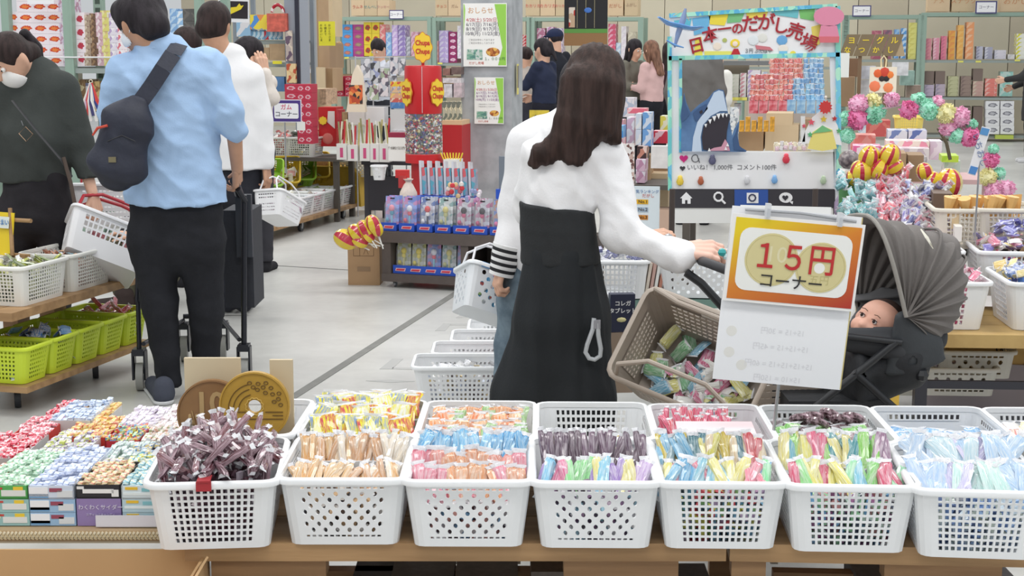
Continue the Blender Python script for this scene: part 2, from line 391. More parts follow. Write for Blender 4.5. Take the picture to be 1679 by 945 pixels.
# ------------------------------------------------ candy pieces
FILM = mat((240, 241, 245), .12, alpha=.72, bump=.5, bscale=150, coat=.5)
SM = {}
def stick_mesh(c, L=.11, w=.018, t=.010, ends=.17, seed=0, c2=None):
 key = (c, L, w, t, ends, seed, c2)
 if key in SM: return SM[key]
 r = random.Random(hash(key) % 9999); m = mat(c, .25, .5, 150, .9, 160, coat=.8, c2=c2 or tuple(int(q+(240-q)*.55) for q in c), stretch=(1.6, 1.6, .22))  # default pale streaks paint the film's glare into the candy colour
 mb = MB(); us = [0, ends*.5, ends, .35, .65, 1-ends, 1-ends*.5, 1]; vs = []; n = 6; fs = []; bx = r.uniform(-.006, .006)
 for i, u in enumerate(us):
  e = i in (0, 1, 6, 7); hw = w/2*(1.12 if i in (0, 7) else .8 if i in (1, 6) else 1); ht = t/2*(.12 if e else 1); z = (u-.5)*L
  for k in range(n):
   a = 2*math.pi*k/n; vs.append((math.cos(a)*hw*(1+r.uniform(-.12, .12)), math.sin(a)*ht*(1+r.uniform(-.25, .25))+bx*math.sin(u*3.1)+(r.uniform(-.003, .003) if e else 0), z+r.uniform(-.001, .001)))
 for i in range(7):
  for k in range(n): fs.append((i*n+k, i*n+(k+1) % n, (i+1)*n+(k+1) % n, (i+1)*n+k))
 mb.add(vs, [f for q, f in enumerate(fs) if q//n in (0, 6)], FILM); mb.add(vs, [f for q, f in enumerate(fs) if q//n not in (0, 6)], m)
 SM[key] = mb.mesh('candy', 35); return SM[key]
def fill(b, cols, h0, h1, n, label, cat='candy', sz=.035, w=.22, d=.29, taper=True):
 r = random.Random(n+int(h1*1000)); mb = MB(); ms = [mat(c, .35, coat=.4) for c in cols]
 for i in range(n):
  z = r.uniform(h0, h1); k = .86+.12*z/BH if taper else 1; x = r.uniform(-w/2, w/2)*k; y = r.uniform(-d/2, d/2)*k
  if r.random() < .5: y = -d/2*k+r.uniform(0, .02)
  R = Euler((r.uniform(0, 6), r.uniform(0, 6), r.uniform(0, 6))).to_matrix()
  mb.box((x, y, z), (sz*r.uniform(.5, 1.3), sz*.5, sz*.25), r.choice(ms), R)
 o = ob('candy_fill', mb, None, label=label, cat=cat, kind='stuff'); o.matrix_basis = b.matrix_basis.copy(); return o
def bmat(b): return Matrix.Translation(b.location) @ b.rotation_euler.to_matrix().to_4x4()
def place(b, me, x, y, z, R, name, label, group, cat='candy'):
 M = bmat(b) @ Matrix.Translation((x, y, z)) @ R
 return ob(name, me, None, M=M, label=label, cat=cat, group=group)
ORW = ['back row', 'second row', 'third row', 'fourth row', 'front row']
_u = 'first second third fourth fifth sixth seventh eighth ninth tenth eleventh twelfth thirteenth fourteenth fifteenth sixteenth seventeenth eighteenth nineteenth twentieth'.split()
def OW(i): return _u[i] if i < 20 else ('twenty-' if i < 29 else 'thirty-')+_u[(i-20) % 10] if i != 29 else 'thirtieth'
def row(b, y0, z0, n, cols, tilt, where, kind='stick', x0=-.125, x1=.125, L=.11, w=.02, t=.011, jit=.14, name='candy_stick', names=None, seed=1, cat='candy', yj=.01, zj=.008, fan=.25):
 r = random.Random(seed*31+n)
 for i in range(n):
  x = x0+(x1-x0)*(i+.5)/n; c = cols[int(i/n*len(cols))] if r.random() < .75 else r.choice(cols)
  R = Euler((-tilt+r.uniform(-jit, jit), r.uniform(-fan, fan), r.uniform(-.5, .5))).to_matrix().to_4x4()
  me = stick_mesh(c[:3], L, w, t, seed=r.randrange(3), c2=tuple(c[3:6]) if len(c) > 3 else None)
  place(b, me, x+r.uniform(-.004, .004), y0+r.uniform(-yj, yj), z0+r.uniform(-zj, zj), R, {'third': 'third_candy_stick', 'middl': 'middle_candy_stick', 'sixth': 'sixth_candy_stick'}.get(where[:5], name), '%s candy stick, %s from left, %s' % (cname(c), OW(i), where), '%s sticks, %s' % (cname(c), where), cat)  # every piece is the same sort of candy stick; names only differ by basket
def cname(c):
 r, g, b = c[:3]; import colorsys
 h, s, v = colorsys.rgb_to_hsv(r/255, g/255, b/255); h *= 360
 if s < .14: return 'white' if v > .8 else 'grey' if v > .35 else 'black'
 base = 'red' if h < 14 or h > 345 else 'orange' if h < 38 else 'yellow' if h < 66 else 'green' if h < 160 else 'teal' if h < 188 else 'blue' if h < 245 else 'purple' if h < 300 else 'pink'
 if base == 'red' and s < .5 and v > .7: base = 'pink'
 if base == 'orange' and (v < .65 or s < .4): base = 'brown' if v < .65 else 'tan'
 return ('pale ' if s < .32 and v > .7 else 'dark ' if v < .5 else '')+base
# ------------------------------------------------ front row
WH = ['leftmost front basket', 'second front basket from the left', 'third front basket from the left', 'middle front basket', 'front basket below the price sign', 'sixth front basket from the left', 'front basket at the right edge']
FR = [(346, 792, 5, 'g'), (560, 786, 0, 'd'), (766, 789, -.5, 'd'), (978, 791, -1, 'd'), (1186, 792, -1.5, 'g'), (1400, 797, -3, 'g'), (1612, 806, -6, 'g')]
LB = ['white grid basket heaped with dark maroon candy sticks, leftmost of the front row', 'white dotted basket of tan candy sticks, second in the front row', 'white dotted basket of sky blue and pink candy sticks, third in the front row',
      'white dotted basket of dark plum and pastel candy sticks, middle of the front row', 'white grid basket of blue, yellow and red candy sticks below the price sign', 'white grid basket of green, pink and yellow candy sticks, sixth in the front row', 'white grid basket of pale blue candy sticks at the right edge of the front row']
FB = []
for i, (px, py, yw, k) in enumerate(FR):
 p = F(px, py, .365+BH); a = math.radians(yw); c = p+V((-math.sin(a), math.cos(a), 0))*BD/2; c.z = .365
 FB.append(make_basket(LB[i], 'front row baskets on the wooden table', BGRID if k == 'g' else BDOT, c, a))
maroon = [(92, 44, 54), (78, 40, 52), (120, 62, 66), (105, 70, 84)]
r_ = random.Random(5)
for i in range(95):
 b = FB[0]; x = r_.uniform(-.12, .12); y = r_.uniform(-.16, .16); hgt = .165+.085*(1-(x/.15)**2)*(1-.3*(y/.2)**2)*r_.uniform(.35, 1)
 R = Euler((math.radians(r_.uniform(-100, -25)), r_.uniform(-.9, .9), r_.uniform(-1.1, 1.1))).to_matrix().to_4x4()
 c = r_.choice(maroon); place(b, stick_mesh(c, .11, .02, .013, seed=r_.randrange(4), c2=(168, 140, 150)), x, y, hgt-.01, R, 'maroon_candy_stick', 'dark maroon candy stick in crinkled clear wrap heaped in the leftmost front basket', 'maroon sticks in the leftmost front basket')  # candy sticks like those of the other baskets, only named apart
fill(FB[0], [(80, 50, 60), (60, 40, 50), (150, 140, 150), (110, 80, 90)], .01, .16, 330, 'dark maroon candy packed under the heap in the leftmost front basket')
tan = [(218, 160, 90), (226, 184, 130), (205, 150, 100), (236, 222, 200)]
row(FB[1], .075, .155, 30, tan, .62, WH[1]+', back row', seed=2); row(FB[1], -.085, .135, 26, tan, .95, WH[1]+', front row', seed=3, fan=.5)
db = MB(); db.box((0, 0, 0), (.235, .004, .03), mat((225, 225, 225), .3)); o = ob('basket_divider', db, None, label='low clear plastic strip dividing the two rows of tan candy', cat='divider'); o.matrix_basis = bmat(FB[1]) @ Matrix.Translation((0, -.02, .145))
fill(FB[1], [(215, 180, 140), (230, 225, 220), (90, 70, 60), (60, 60, 66)], .01, .13, 200, 'tan candy packed below the sticks in the second front basket')
row(FB[2], .08, .165, 34, [(96, 176, 226), (120, 190, 232), (80, 160, 215)], .6, WH[2]+', back row', seed=4, w=.024)
row(FB[2], -.08, .15, 17, [(222, 120, 140), (226, 140, 130), (226, 150, 100), (222, 150, 110), (200, 110, 90), (214, 150, 112)], .5, WH[2]+', front row', seed=5, w=.036, L=.125, t=.014)
row(FB[2], -.12, .14, 15, [(226, 130, 150), (230, 160, 110), (222, 150, 110)], .5, WH[2]+', front edge', seed=6, w=.034, L=.10, t=.014)
fill(FB[2], [(220, 160, 150), (230, 225, 225), (120, 170, 210), (80, 60, 70)], .01, .13, 200, 'pink and blue candy packed below the sticks in the third front basket')
row(FB[3], .075, .165, 32, [(92, 66, 88), (84, 58, 76), (110, 80, 104), (88, 62, 80)], .5, WH[3]+', back row', seed=7, w=.017)
row(FB[3], -.08, .145, 24, [(120, 190, 225), (220, 110, 150), (140, 215, 140), (225, 222, 130), (120, 195, 225), (150, 120, 190), (225, 215, 130), (190, 160, 210)], .75, WH[3]+', front row', seed=8, w=.024)
fill(FB[3], [(120, 90, 120), (230, 228, 230), (70, 60, 76), (160, 200, 215)], .01, .13, 200, 'plum candy packed below the sticks in the middle front basket')
row(FB[4], .075, .165, 28, [(120, 180, 215), (96, 165, 205), (58, 110, 124), (198, 190, 70), (205, 180, 60), (215, 190, 150), (196, 60, 70)], .7, WH[4]+', back row', seed=9, w=.024)
row(FB[4], -.08, .145, 24, [(120, 185, 220), (100, 170, 212), (130, 190, 210), (228, 220, 110), (230, 222, 130), (230, 130, 150), (140, 220, 160)], .8, WH[4]+', front row', seed=10, w=.024, fan=.5)
fill(FB[4], [(60, 110, 130), (180, 60, 70), (190, 190, 90), (110, 160, 190), (50, 60, 70), (90, 130, 80), (150, 130, 160)], .01, .128, 360, 'mixed coloured candy packed in the front basket below the price sign')
row(FB[5], .075, .17, 28, [(120, 190, 215), (226, 220, 120), (222, 96, 130), (140, 210, 90), (226, 215, 130), (60, 140, 150), (130, 205, 80), (150, 110, 140)], .75, WH[5]+', back row', seed=11, w=.028, fan=.5, L=.12)
row(FB[5], -.08, .15, 26, [(140, 215, 130), (228, 220, 120), (216, 90, 120), (228, 218, 110), (120, 190, 215), (140, 210, 120), (205, 80, 110), (150, 220, 170)], .8, WH[5]+', front row', seed=12, w=.024, fan=.5)
fill(FB[5], [(100, 150, 190), (140, 190, 150), (130, 80, 120), (60, 70, 90), (180, 200, 190), (170, 120, 120)], .01, .128, 360, 'pastel candy packed in the sixth front basket')
row(FB[6], .075, .175, 26, [(180, 205, 232), (186, 214, 226), (196, 190, 228), (175, 205, 235)], .9, WH[6]+', back row', seed=13, w=.036, L=.13, fan=.5)
row(FB[6], -.07, .155, 22, [(172, 200, 235), (190, 186, 226), (190, 226, 220), (170, 200, 232)], 1.0, WH[6]+', front row', seed=14, w=.036, L=.12, fan=.5)
fill(FB[6], [(150, 180, 220), (110, 140, 190), (200, 215, 225), (60, 80, 120), (190, 200, 190)], .01, .128, 360, 'pale blue candy packed in the right edge front basket')
mb = MB(); mb.box((0, 0, 0), (.034, .006, .022), mat((165, 40, 48), .5)); mb.box((0, .02, .012), (.03, .05, .004), mat((165, 40, 48), .5))
o = ob('red_ribbon_tag', mb, None, label='small dark red cloth tag over the rim of the leftmost front basket', cat='tag'); o.matrix_basis = bmat(FB[0]) @ Matrix.Translation((-.015, -BD/2-.014, BH-.004))
# ------------------------------------------------ rear row
RR = [(428, 657, 'g'), (612, 658, 'n'), (790, 660, 'g'), (969, 662, 'g'), (1151, 665, 'n'), (1332, 667, 'n'), (1515, 669, 'n'), (1697, 671, 'n')]
RLB = ['white basket half hidden behind the giant coins', 'white rear basket full of yellow printed sachets', 'white rear basket of orange and green sachets', 'white rear basket nearly empty with gold packets', 'white rear basket of red and pink candy rows', 'white rear basket of green and chocolate brown candy', 'white rear basket of flat sky blue packets', 'white rear basket cut off by the right picture edge']
RB = []
for i, (px, py, k) in enumerate(RR):
 p = F(px, py, .365+BH); a = math.radians(-1.2); c = p-V((-math.sin(a), math.cos(a), 0))*BD/2; c.z = .365
 RB.append(make_basket(RLB[i], 'rear row baskets on the wooden table', BRGRID if k == 'g' else BRNO, c, a))
row(RB[0], .0, .10, 12, [(235, 140, 70), (240, 170, 120)], .8, 'in the rear basket behind the coins', seed=20, w=.03)
def sachet_row(b, y, z, n, cols, nm, tilt, seed, w=.05, h=.075, x0=-.12, x1=.12, t=.009, fan=.2, desc='sachet'):
 r = random.Random(seed)
 for i in range(n):
  c = cols[i % len(cols)]; x = x0+(x1-x0)*(i+.5)/n
  R = Euler((-tilt+r.uniform(-.12, .12), r.uniform(-fan, fan), r.uniform(-.6, .6))).to_matrix().to_4x4()
  me = stick_mesh(c[:3], h, w, t, ends=.14, seed=r.randrange(3), c2=tuple(c[3:6]) if len(c) > 3 else None)
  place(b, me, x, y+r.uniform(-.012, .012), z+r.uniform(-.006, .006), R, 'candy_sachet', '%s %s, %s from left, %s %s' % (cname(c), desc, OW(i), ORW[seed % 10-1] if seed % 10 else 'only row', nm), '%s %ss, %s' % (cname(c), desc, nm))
yl = [(238, 226, 60, 120, 150, 200), (240, 232, 80, 240, 240, 230), (236, 222, 50, 205, 70, 80)]
for q in range(5): sachet_row(RB[1], .15-.062*q, .165+.012*(2-abs(q-2)), 15, yl, 'in the yellow rear basket', .7, 21+q, desc='printed snack sachet')
og = [(240, 150, 80), (236, 130, 70), (244, 180, 120), (140, 190, 110), (242, 160, 90)]
for q in range(4): sachet_row(RB[2], .10-.075*q, .14, 14, og, 'in the orange rear basket', .6, 31+q, w=.035)
gd = [(206, 190, 130, 236, 226, 190), (180, 160, 96)]
for q in range(2): sachet_row(RB[3], -.03-.08*q, .10, 8, gd, 'in the half empty rear basket', 1.0, 41+q, w=.06)
rd = [(214, 50, 90), (226, 70, 110), (220, 60, 80, 244, 210, 220)]
for q in range(2): sachet_row(RB[4], .10-.08*q, .14, 18, rd, 'in the red rear basket', .7, 51+q, w=.016, x0=-.12, x1=.06, h=.09, desc='candy stick')
mb = MB(); mb.box((0, 0, 0), (.2, .16, .004), mat((244, 214, 218), .5)); mb.box((0, -.085, -.01), (.24, .004, .02), mat((244, 214, 218), .5))
o = ob('pink_card', mb, None, label='pale pink price card lying over the red candy in the rear basket', cat='card'); o.matrix_basis = bmat(RB[4]) @ Matrix.Translation((.01, -.08, .158)) @ Matrix.Rotation(.1, 4, 'X')
gr = [(120, 205, 80), (110, 196, 70), (70, 46, 50), (96, 60, 70)]
for q in range(3): sachet_row(RB[5], .06-.08*q, .13+.004*q, 11, gr if q else gr[2:], 'in the green rear basket', .9, 61+q, w=.045)
for i, (x, y) in enumerate([(-.055, .05), (-.02, .07), (.05, .04), (.085, .06), (-.02, .0), (.03, .09)]):
 mb = MB(); mb.tube([V((math.cos(a)*.022, math.sin(a)*.022, 0)) for a in [k*math.pi/5 for k in range(10)]], .010, mat((74, 44, 50), .2, .4, 90, coat=.8, c2=(190, 160, 170)), 8, close=True)
 place(RB[5], mb.mesh(), x, y, .165, Euler((-.5, .1*i, 0)).to_matrix().to_4x4(), 'chocolate_ring', 'dark brown ring shaped candy on the green sachets in the rear basket', 'brown candy rings')
bl = [(90, 160, 220), (120, 180, 230), (80, 150, 215), (205, 120, 100)]
for q in range(3): sachet_row(RB[6], .05-.08*q, .12+.01*q, 10, bl[:3] if q < 2 else bl, 'in the blue rear basket', 1.2, 71+q, w=.055)
for q in range(3): sachet_row(RB[7], .08-.08*q, .13, 9, [(236, 226, 210, 200, 60, 60), (240, 236, 230), (220, 190, 110)], 'in the right edge rear basket', 1.0, 81+q, w=.05)
for i, b in enumerate(RB): fill(b, [(225, 225, 225), og[0], (120, 170, 90)] if i == 2 else [yl[0][:3], (200, 200, 210)] if i == 1 else [gd[1], (70, 66, 60)] if i == 3 else [(220, 120, 140), (240, 230, 232)] if i == 4 else [(120, 180, 90), (90, 60, 66)] if i == 5 else [(110, 165, 215), (190, 200, 215)], .01, .08 if i in (3,) else .11, 120, 'loose candy filling the bottom, '+RLB[i])
# ------------------------------------------------ wooden tables
wood = mat((176, 140, 98), .5, .25, 6, .15, 60, c2=(150, 116, 78), stretch=(.25, 3, 3)); wood2 = mat((164, 128, 90), .55, .25, 6, .15, 60, c2=(138, 104, 70), stretch=(.25, 3, 3))
def wtable(x0, x1, label, legs, lab2):
 a = F(x0, 893, .365); b = F(x1, 893 if x1 < 1300 else 905, .365); d = (b-a); L = d.length; yaw = math.atan2(d.y, d.x)
 t = emp('wooden_table', (a.x, a.y, 0), label, 'table', (0, 0, yaw), 'front wooden tables')
 for k in range(4):
  m_ = MB(); m_.box((L/2, .105+.205*k, .3435), (L-.004, .2, .043), wood); ob('plank', m_, t)
 for k, (lx, lw) in enumerate(legs):
  m_ = MB(); lo = [(lx-lw/2, .322), (lx-lw/2, .27), (lx-lw/2+.03, .245), (lx-.04, .235), (lx-.04, 0), (lx+.04, 0), (lx+.04, .235), (lx+lw/2-.03, .245), (lx+lw/2, .27), (lx+lw/2, .322)]
  m_.prism(lo, .04, .10, wood2); ob('leg', m_, t)
  m_ = MB(); m_.prism(lo, .70, .76, wood2); ob('leg', m_, t)
 m_ = MB(); m_.box((L/2, .4, .12), (L-.3, .04, .08), wood2); ob('stretcher', m_, t)
 return t
TB1 = wtable(300, 1193, 'long pale wooden table under the left and middle front baskets', [(.19, .27), (1.02, .27)], '')
TB2 = wtable(1196, 1780, 'pale wooden table under the front baskets at the right', [(.05, .08), (.5, .27)], '')
# things stored under the table
def carton(name, label, c, sz, yaw=0, col=(188, 150, 108), cat='box', group=None, marks=None, tape=True):
 t = emp(name, (c[0], c[1], c[2]), label, cat, (0, 0, yaw), group); mb = MB(); mb.box((0, 0, sz[2]/2), sz, mat(col, .75, .08, 5)); ob('carton_body', mb, t)
 if tape: mb = MB(); mb.box((0, 0, sz[2]+.0006), (.05, sz[1], .001), mat((200, 178, 140), .3)); mb.box((0, -sz[1]/2-.0006, sz[2]-.03), (.05, .001, .06), mat((200, 178, 140), .3)); ob('tape', mb, t)
 if marks: text(marks, sz[2]*.25, (70, 56, 44), t, (0, -sz[1]/2-.001, sz[2]*.5))
 return t
for i, (px, py, w, h, col) in enumerate([(620, 990, .10, .16, (70, 72, 78)), (700, 985, .16, .17, (96, 92, 90)), (800, 985, .16, .17, (110, 106, 104)), (1060, 990, .3, .15, (100, 100, 104)), (1500, 985, .4, .17, (112, 112, 116)), (930, 985, .2, .2, (120, 112, 104))]):
 p = F(px, 915, .15); mb = MB(); mb.box((0, 0, h/2), (w, .2, h), mat(col, .7, .2, 40)); o = ob('storage_bin', mb, loc=(p.x, 3.62+.0*i, 0), label=['narrow slate', 'dark grey', 'mid grey', 'long charcoal', 'wide ash grey', 'brownish grey'][i]+' storage bin in the shadow under the front tables', cat='bin')
for i, (px, w, h) in enumerate([(625, .03, .19), (735, .02, .2), (845, .03, .21), (1305, .02, .2)]):
 p = F(px, 930, .2); mb = MB(); mb.box((0, 0, h/2+.1), (w, .01, h), mat((228, 228, 222), .5)); ob('paper_strip', mb, loc=(p.x, p.y+.3, 0), label='%s white paper strip hanging below the front table edge' % ['leftmost', 'second', 'third', 'rightmost'][i], cat='paper')
# ------------------------------------------------ giant coins
cb = MB(); c0 = P(418, 665, 3.71); s = S(3.7, .55)
cb.box((0, 0, 0), (.06, .012, .36), mat((206, 190, 160), .6))
for px_, w_, h_, l_ in ((352, .15, .35, 'beige board standing behind the bronze ten yen coin'),): mb_ = MB(); mb_.box((0, 0, 0), (w_, .012, h_), mat((206, 190, 160), .6)); ob('coin_board', mb_, loc=(P(px_, 700, 3.83).x, 3.83, .365+.18-.035), label=l_, cat='board')
ob('coin_board', cb, loc=(P(464, 700, 3.76).x, 3.76, .365+.18-.03+.0), label='beige board standing behind the giant gold coin', cat='board')
def coin(px, py, Y, rpx, name, label, base, dark, hole, yaw=0):
 p = P(px, py, Y); R = rpx/S(Y, .55); t = emp(name, p, label, 'coin', (0, 0, yaw)); mb = MB(); n = 48; m_ = mat(base, .38, .08, 30, metal=.15)
 rh = R*.19 if hole else 0
 prof = [(rh, -.006), (R*.94, -.006), (R*.955, -.010), (R, -.009), (R, .008), (rh, .008)]; vs = []; fs = []
 for k in range(n):
  a = 2*math.pi*k/n
  for r0, y in prof: vs.append((r0*math.cos(a), y, r0*math.sin(a)))
 kk = len(prof)
 for k in range(n):
  for j in range(kk if hole else kk-1): fs.append((k*kk+j, k*kk+(j+1) % kk, ((k+1) % n)*kk+(j+1) % kk, ((k+1) % n)*kk+j))
 mb.add(vs, fs, m_)
 ob('coin_disc', mb, t); return t, R
t5, R = coin(418, 666, 3.70, 58, 'giant_coin', 'big gold five yen coin prop with a round centre hole', (190, 150, 62), None, True)
dk = mat((104, 76, 30), .5); mb = MB()
for rr in (.45, .60, .74):
 mb.tube([V((-rr*R*math.cos(a), -.0075, -.12*R+rr*R*1.05*math.sin(a))) for a in [k*1.35/10 for k in range(11)]], .0012, dk, 5)
for z, x0, x1 in ((-.16, -.75, -.25), (-.16, .3, .8), (-.26, .5, .8), (-.36, -.7, .8)): mb.box(((x0+x1)/2*R, -.0072, z*R), ((x1-x0)*R, .002, .0022), dk)
ob('engraved_lines', mb, t5)
for gx, gz in [(-.12, .68), (.12, .66), (.34, .68), (-.02, .56), (.26, .56), (.48, .54), (.10, .49), (.32, .40), (.52, .36), (.70, .38), (.68, .22), (.56, .14), (.74, .05)]:
 mb = MB(); mb.tube([V((gx*R+.0055*math.cos(a), -.0075, gz*R+.0045*math.sin(a))) for a in [k*math.pi/4 for k in range(8)]], .0010, dk, 4, close=True); ob('grain', mb, t5)
mb = MB(); mb.tube([V(((.23+.03*(k % 2))*R*math.cos(k*math.pi/12), -.0072, (.23+.03*(k % 2))*R*math.sin(k*math.pi/12))) for k in range(24)], .0016, mat((210, 176, 90), .4), 5, close=True); ob('hole_ring', mb, t5)
t10, R = coin(350, 680, 3.78, 59, 'giant_coin', 'big bronze ten yen coin prop behind the gold one', (142, 104, 66), None, False)
text('10', .082, (176, 146, 100), t10, (-.008, -.0075, .030), bold=.002); mb = MB(); lf = mat((176, 146, 100), .5)
for k in range(4):
 for sgn in (-1, 1): mb.ball((-.052+sgn*.009+.006*k, -.0072, -.004-.017*k), .008, lf, 6, (.6, .25, 1.0))
mb.tube([V((-.055, -.0075, .012)), V((-.048, -.0075, -.03)), V((-.03, -.0075, -.075))], .0014, lf, 5); ob('laurel', mb, t10)
# ------------------------------------------------ price sign on its stand
YS = 3.60; ss = S(YS, 1.0); C = P(1301, 431, YS); roll = math.radians(-5.2)
stand = emp('sign_stand', F(1262, 722, .50) if 0 else V((P(1261, 722, YS+.05).x, YS+.05, .49)), 'thin steel clip stand holding up the fifteen yen sign', 'stand')
b0 = stand.location; L = lambda px, py, y: P(px, py, y)-b0
mb = MB(); mb.tube([V((0, 0, -.1)), L(1290, 510, YS+.045), L(1302, 352, YS+.03)], .0042, mat((176, 178, 180), .3, metal=.7), 8); ob('pole', mb, stand)
mb = MB(); mb.tube([L(1222, 344, YS+.012), L(1312, 350, YS+.012), L(1404, 364, YS+.012)], .0035, mat((170, 172, 176), .3, metal=.7), 8); ob('top_rod', mb, stand)
mb = MB(); mb.cyl(L(1283, 567, YS+.047), L(1281, 588, YS+.047), .009, mat((225, 225, 225), .4)); ob('sleeve', mb, stand)
for px, py in ((1259, 345), (1377, 360)):
 mb = MB(); q = L(px, py, YS-.004); mb.box(q, (.012, .022, .034), mat((225, 228, 232), .15, alpha=.75), Matrix.Rotation(roll, 3, 'Y').inverted()); mb.box(q+V((0, -.012, -.006)), (.006, .004, .022), mat((190, 194, 200), .2), Matrix.Rotation(roll, 3, 'Y').inverted()); ob('clip', mb, stand)
def rrect(w, h, r, n=5):
 out = []
 for cx, cz, a0 in ((w/2-r, -h/2+r, -90), (w/2-r, h/2-r, 0), (-w/2+r, h/2-r, 90), (-w/2+r, -h/2+r, 180)):
  for i in range(n+1): a = math.radians(a0+90*i/n); out.append((cx+r*math.cos(a), cz+r*math.sin(a)))
 return out
def gradmat(c1, c2, c3, ax=(1, 0, -1)):
 m = bpy.data.materials.new('gradient_print'); m.use_nodes = True; nt = m.node_tree; b = nt.nodes['Principled BSDF']
 tc = nt.nodes.new('ShaderNodeTexCoord'); dp = nt.nodes.new('ShaderNodeVectorMath'); dp.operation = 'DOT_PRODUCT'; dp.inputs[1].default_value = ax
 nt.links.new(tc.outputs['Generated'], dp.inputs[0]); r = nt.nodes.new('ShaderNodeValToRGB'); e = r.color_ramp.elements
 e[0].position = 0; e[0].color = lin(c1); e[1].position = 1; e[1].color = lin(c3); k = e.new(.42); k.color = lin(c2)
 ad = nt.nodes.new('ShaderNodeMath'); ad.operation = 'MULTIPLY_ADD'; ad.inputs[1].default_value = .5; ad.inputs[2].default_value = .5
 nt.links.new(dp.outputs['Value'], ad.inputs[0]); nt.links.new(ad.outputs[0], r.inputs[0]); nt.links.new(r.outputs[0], b.inputs['Base Color']); b.inputs['Roughness'].default_value = .35
 return m
sign = emp('price_sign', C, 'laminated fifteen yen price sign with orange border on the clip stand', 'sign', (math.radians(3), -roll, 0))
u = 1/ss; mb = MB(); mb.box((0, 0, 0), (218*u, .0016, 146*u), mat((240, 238, 236), .3)); ob('laminate', mb, sign)
mb = MB(); mb.box((1*u, -.0013, -.5*u), (207*u, .0008, 136*u), gradmat((232, 205, 30), (216, 130, 40), (176, 44, 36), (1.0, 0, -1.2))); ob('border_print', mb, sign)
mb = MB(); mb.prism(rrect(185*u, 105*u, 18*u), -.0026, -.0018, mat((240, 240, 236), .35)); ob('white_field', mb, sign)
for k, (dx, dz, r0) in enumerate(((-37, 2, 44), (45, -4, 42))):
 t = emp('x', (0, 0, 0), None, None); bpy.data.objects.remove(t)
 mb = MB(); n = 40; mb.prism([(dx*u+r0*u*math.cos(a), dz*u+r0*u*math.sin(a)) for a in [2*math.pi*i/n for i in range(n)]], -.0034-.0004*k, -.0027, mat((214, 203, 150), .4)); cc = ob('coin_print', mb, sign)
 mb = MB(); mb.tube([V((dx*u+r0*.93*u*math.cos(a), -.0034-.0004*k, dz*u+r0*.93*u*math.sin(a))) for a in [2*math.pi*i/n for i in range(n)]], .0006, mat((196, 184, 128), .4), 4, close=True)
 if k: mb.prism([((dx-2)*u+9*u*math.cos(a), (dz-1)*u+9*u*math.sin(a)) for a in [2*math.pi*i/16 for i in range(16)]], -.0042, -.0036, mat((240, 240, 236), .4))
 ob('coin_outline', mb, cc)
text('10', 38*u, (224, 216, 178), sign, (-30*u, -.0036, 10*u), depth=.0001); text('五円', 17*u, (196, 186, 130), sign, (45*u, -.0042, -26*u), depth=.0001)
text('１５円', 54*u, (190, 42, 44), sign, (-1*u, -.0052, 5*u), bold=.0009, sx=.86)
text('コーナー', 27*u, (40, 38, 40), sign, (-1*u, -.0050, -34*u), bold=.0001)
bs = emp('paper_sheet', P(1290, 490, YS+.02), 'large white paper sheet with faint show-through sums behind the price sign', 'paper', (0, -roll, 0))
mb = MB(); mb.box((0, 0, 0), (215*u, .0015, 292*u), mat((240, 241, 244), .5)); ob('sheet', mb, bs)
mb = MB(); mb.box((107.5*u, .002, 0), (2*u, .006, 290*u), mat((206, 190, 130), .5)); ob('edge_strip', mb, bs)
for k, (sx_, dz, str_) in enumerate([(0, -57, '15+15 = 30円'), (0, -84, '15+15+15 = 45円'), (0, -113, '15+15+15+15 = 60円'), (0, -137, '15×10 = 150円')]):
 text(str_, 13*u, (222, 222, 226), bs, (0, -.0012, dz*u), sx=-1, depth=.0001)
mb = MB()
for k, (dx, dz) in enumerate([(-85, -62), (-85, -98), (-62, -118)]): mb.prism([((dx+9*math.cos(a))*u, (dz+9*math.sin(a))*u) for a in [i*math.pi/8 for i in range(16)]], -.0011, -.0008, mat((230, 229, 224), .5))
ob('coin_show_through', mb, bs)
mb = MB(); mb.box((0, 0, 0), (150*u, .001, 22*u), mat((238, 238, 236), .5)); st = ob('paper_strip', mb, loc=P(1288, 349, YS+.035), rot=(0, math.radians(1.5), 0), label='narrow white strip with red script above the price sign', cat='paper')
text('Coca-Cola', 9*u, (190, 90, 90), st, (0, -.0008, -1*u), depth=.0001)
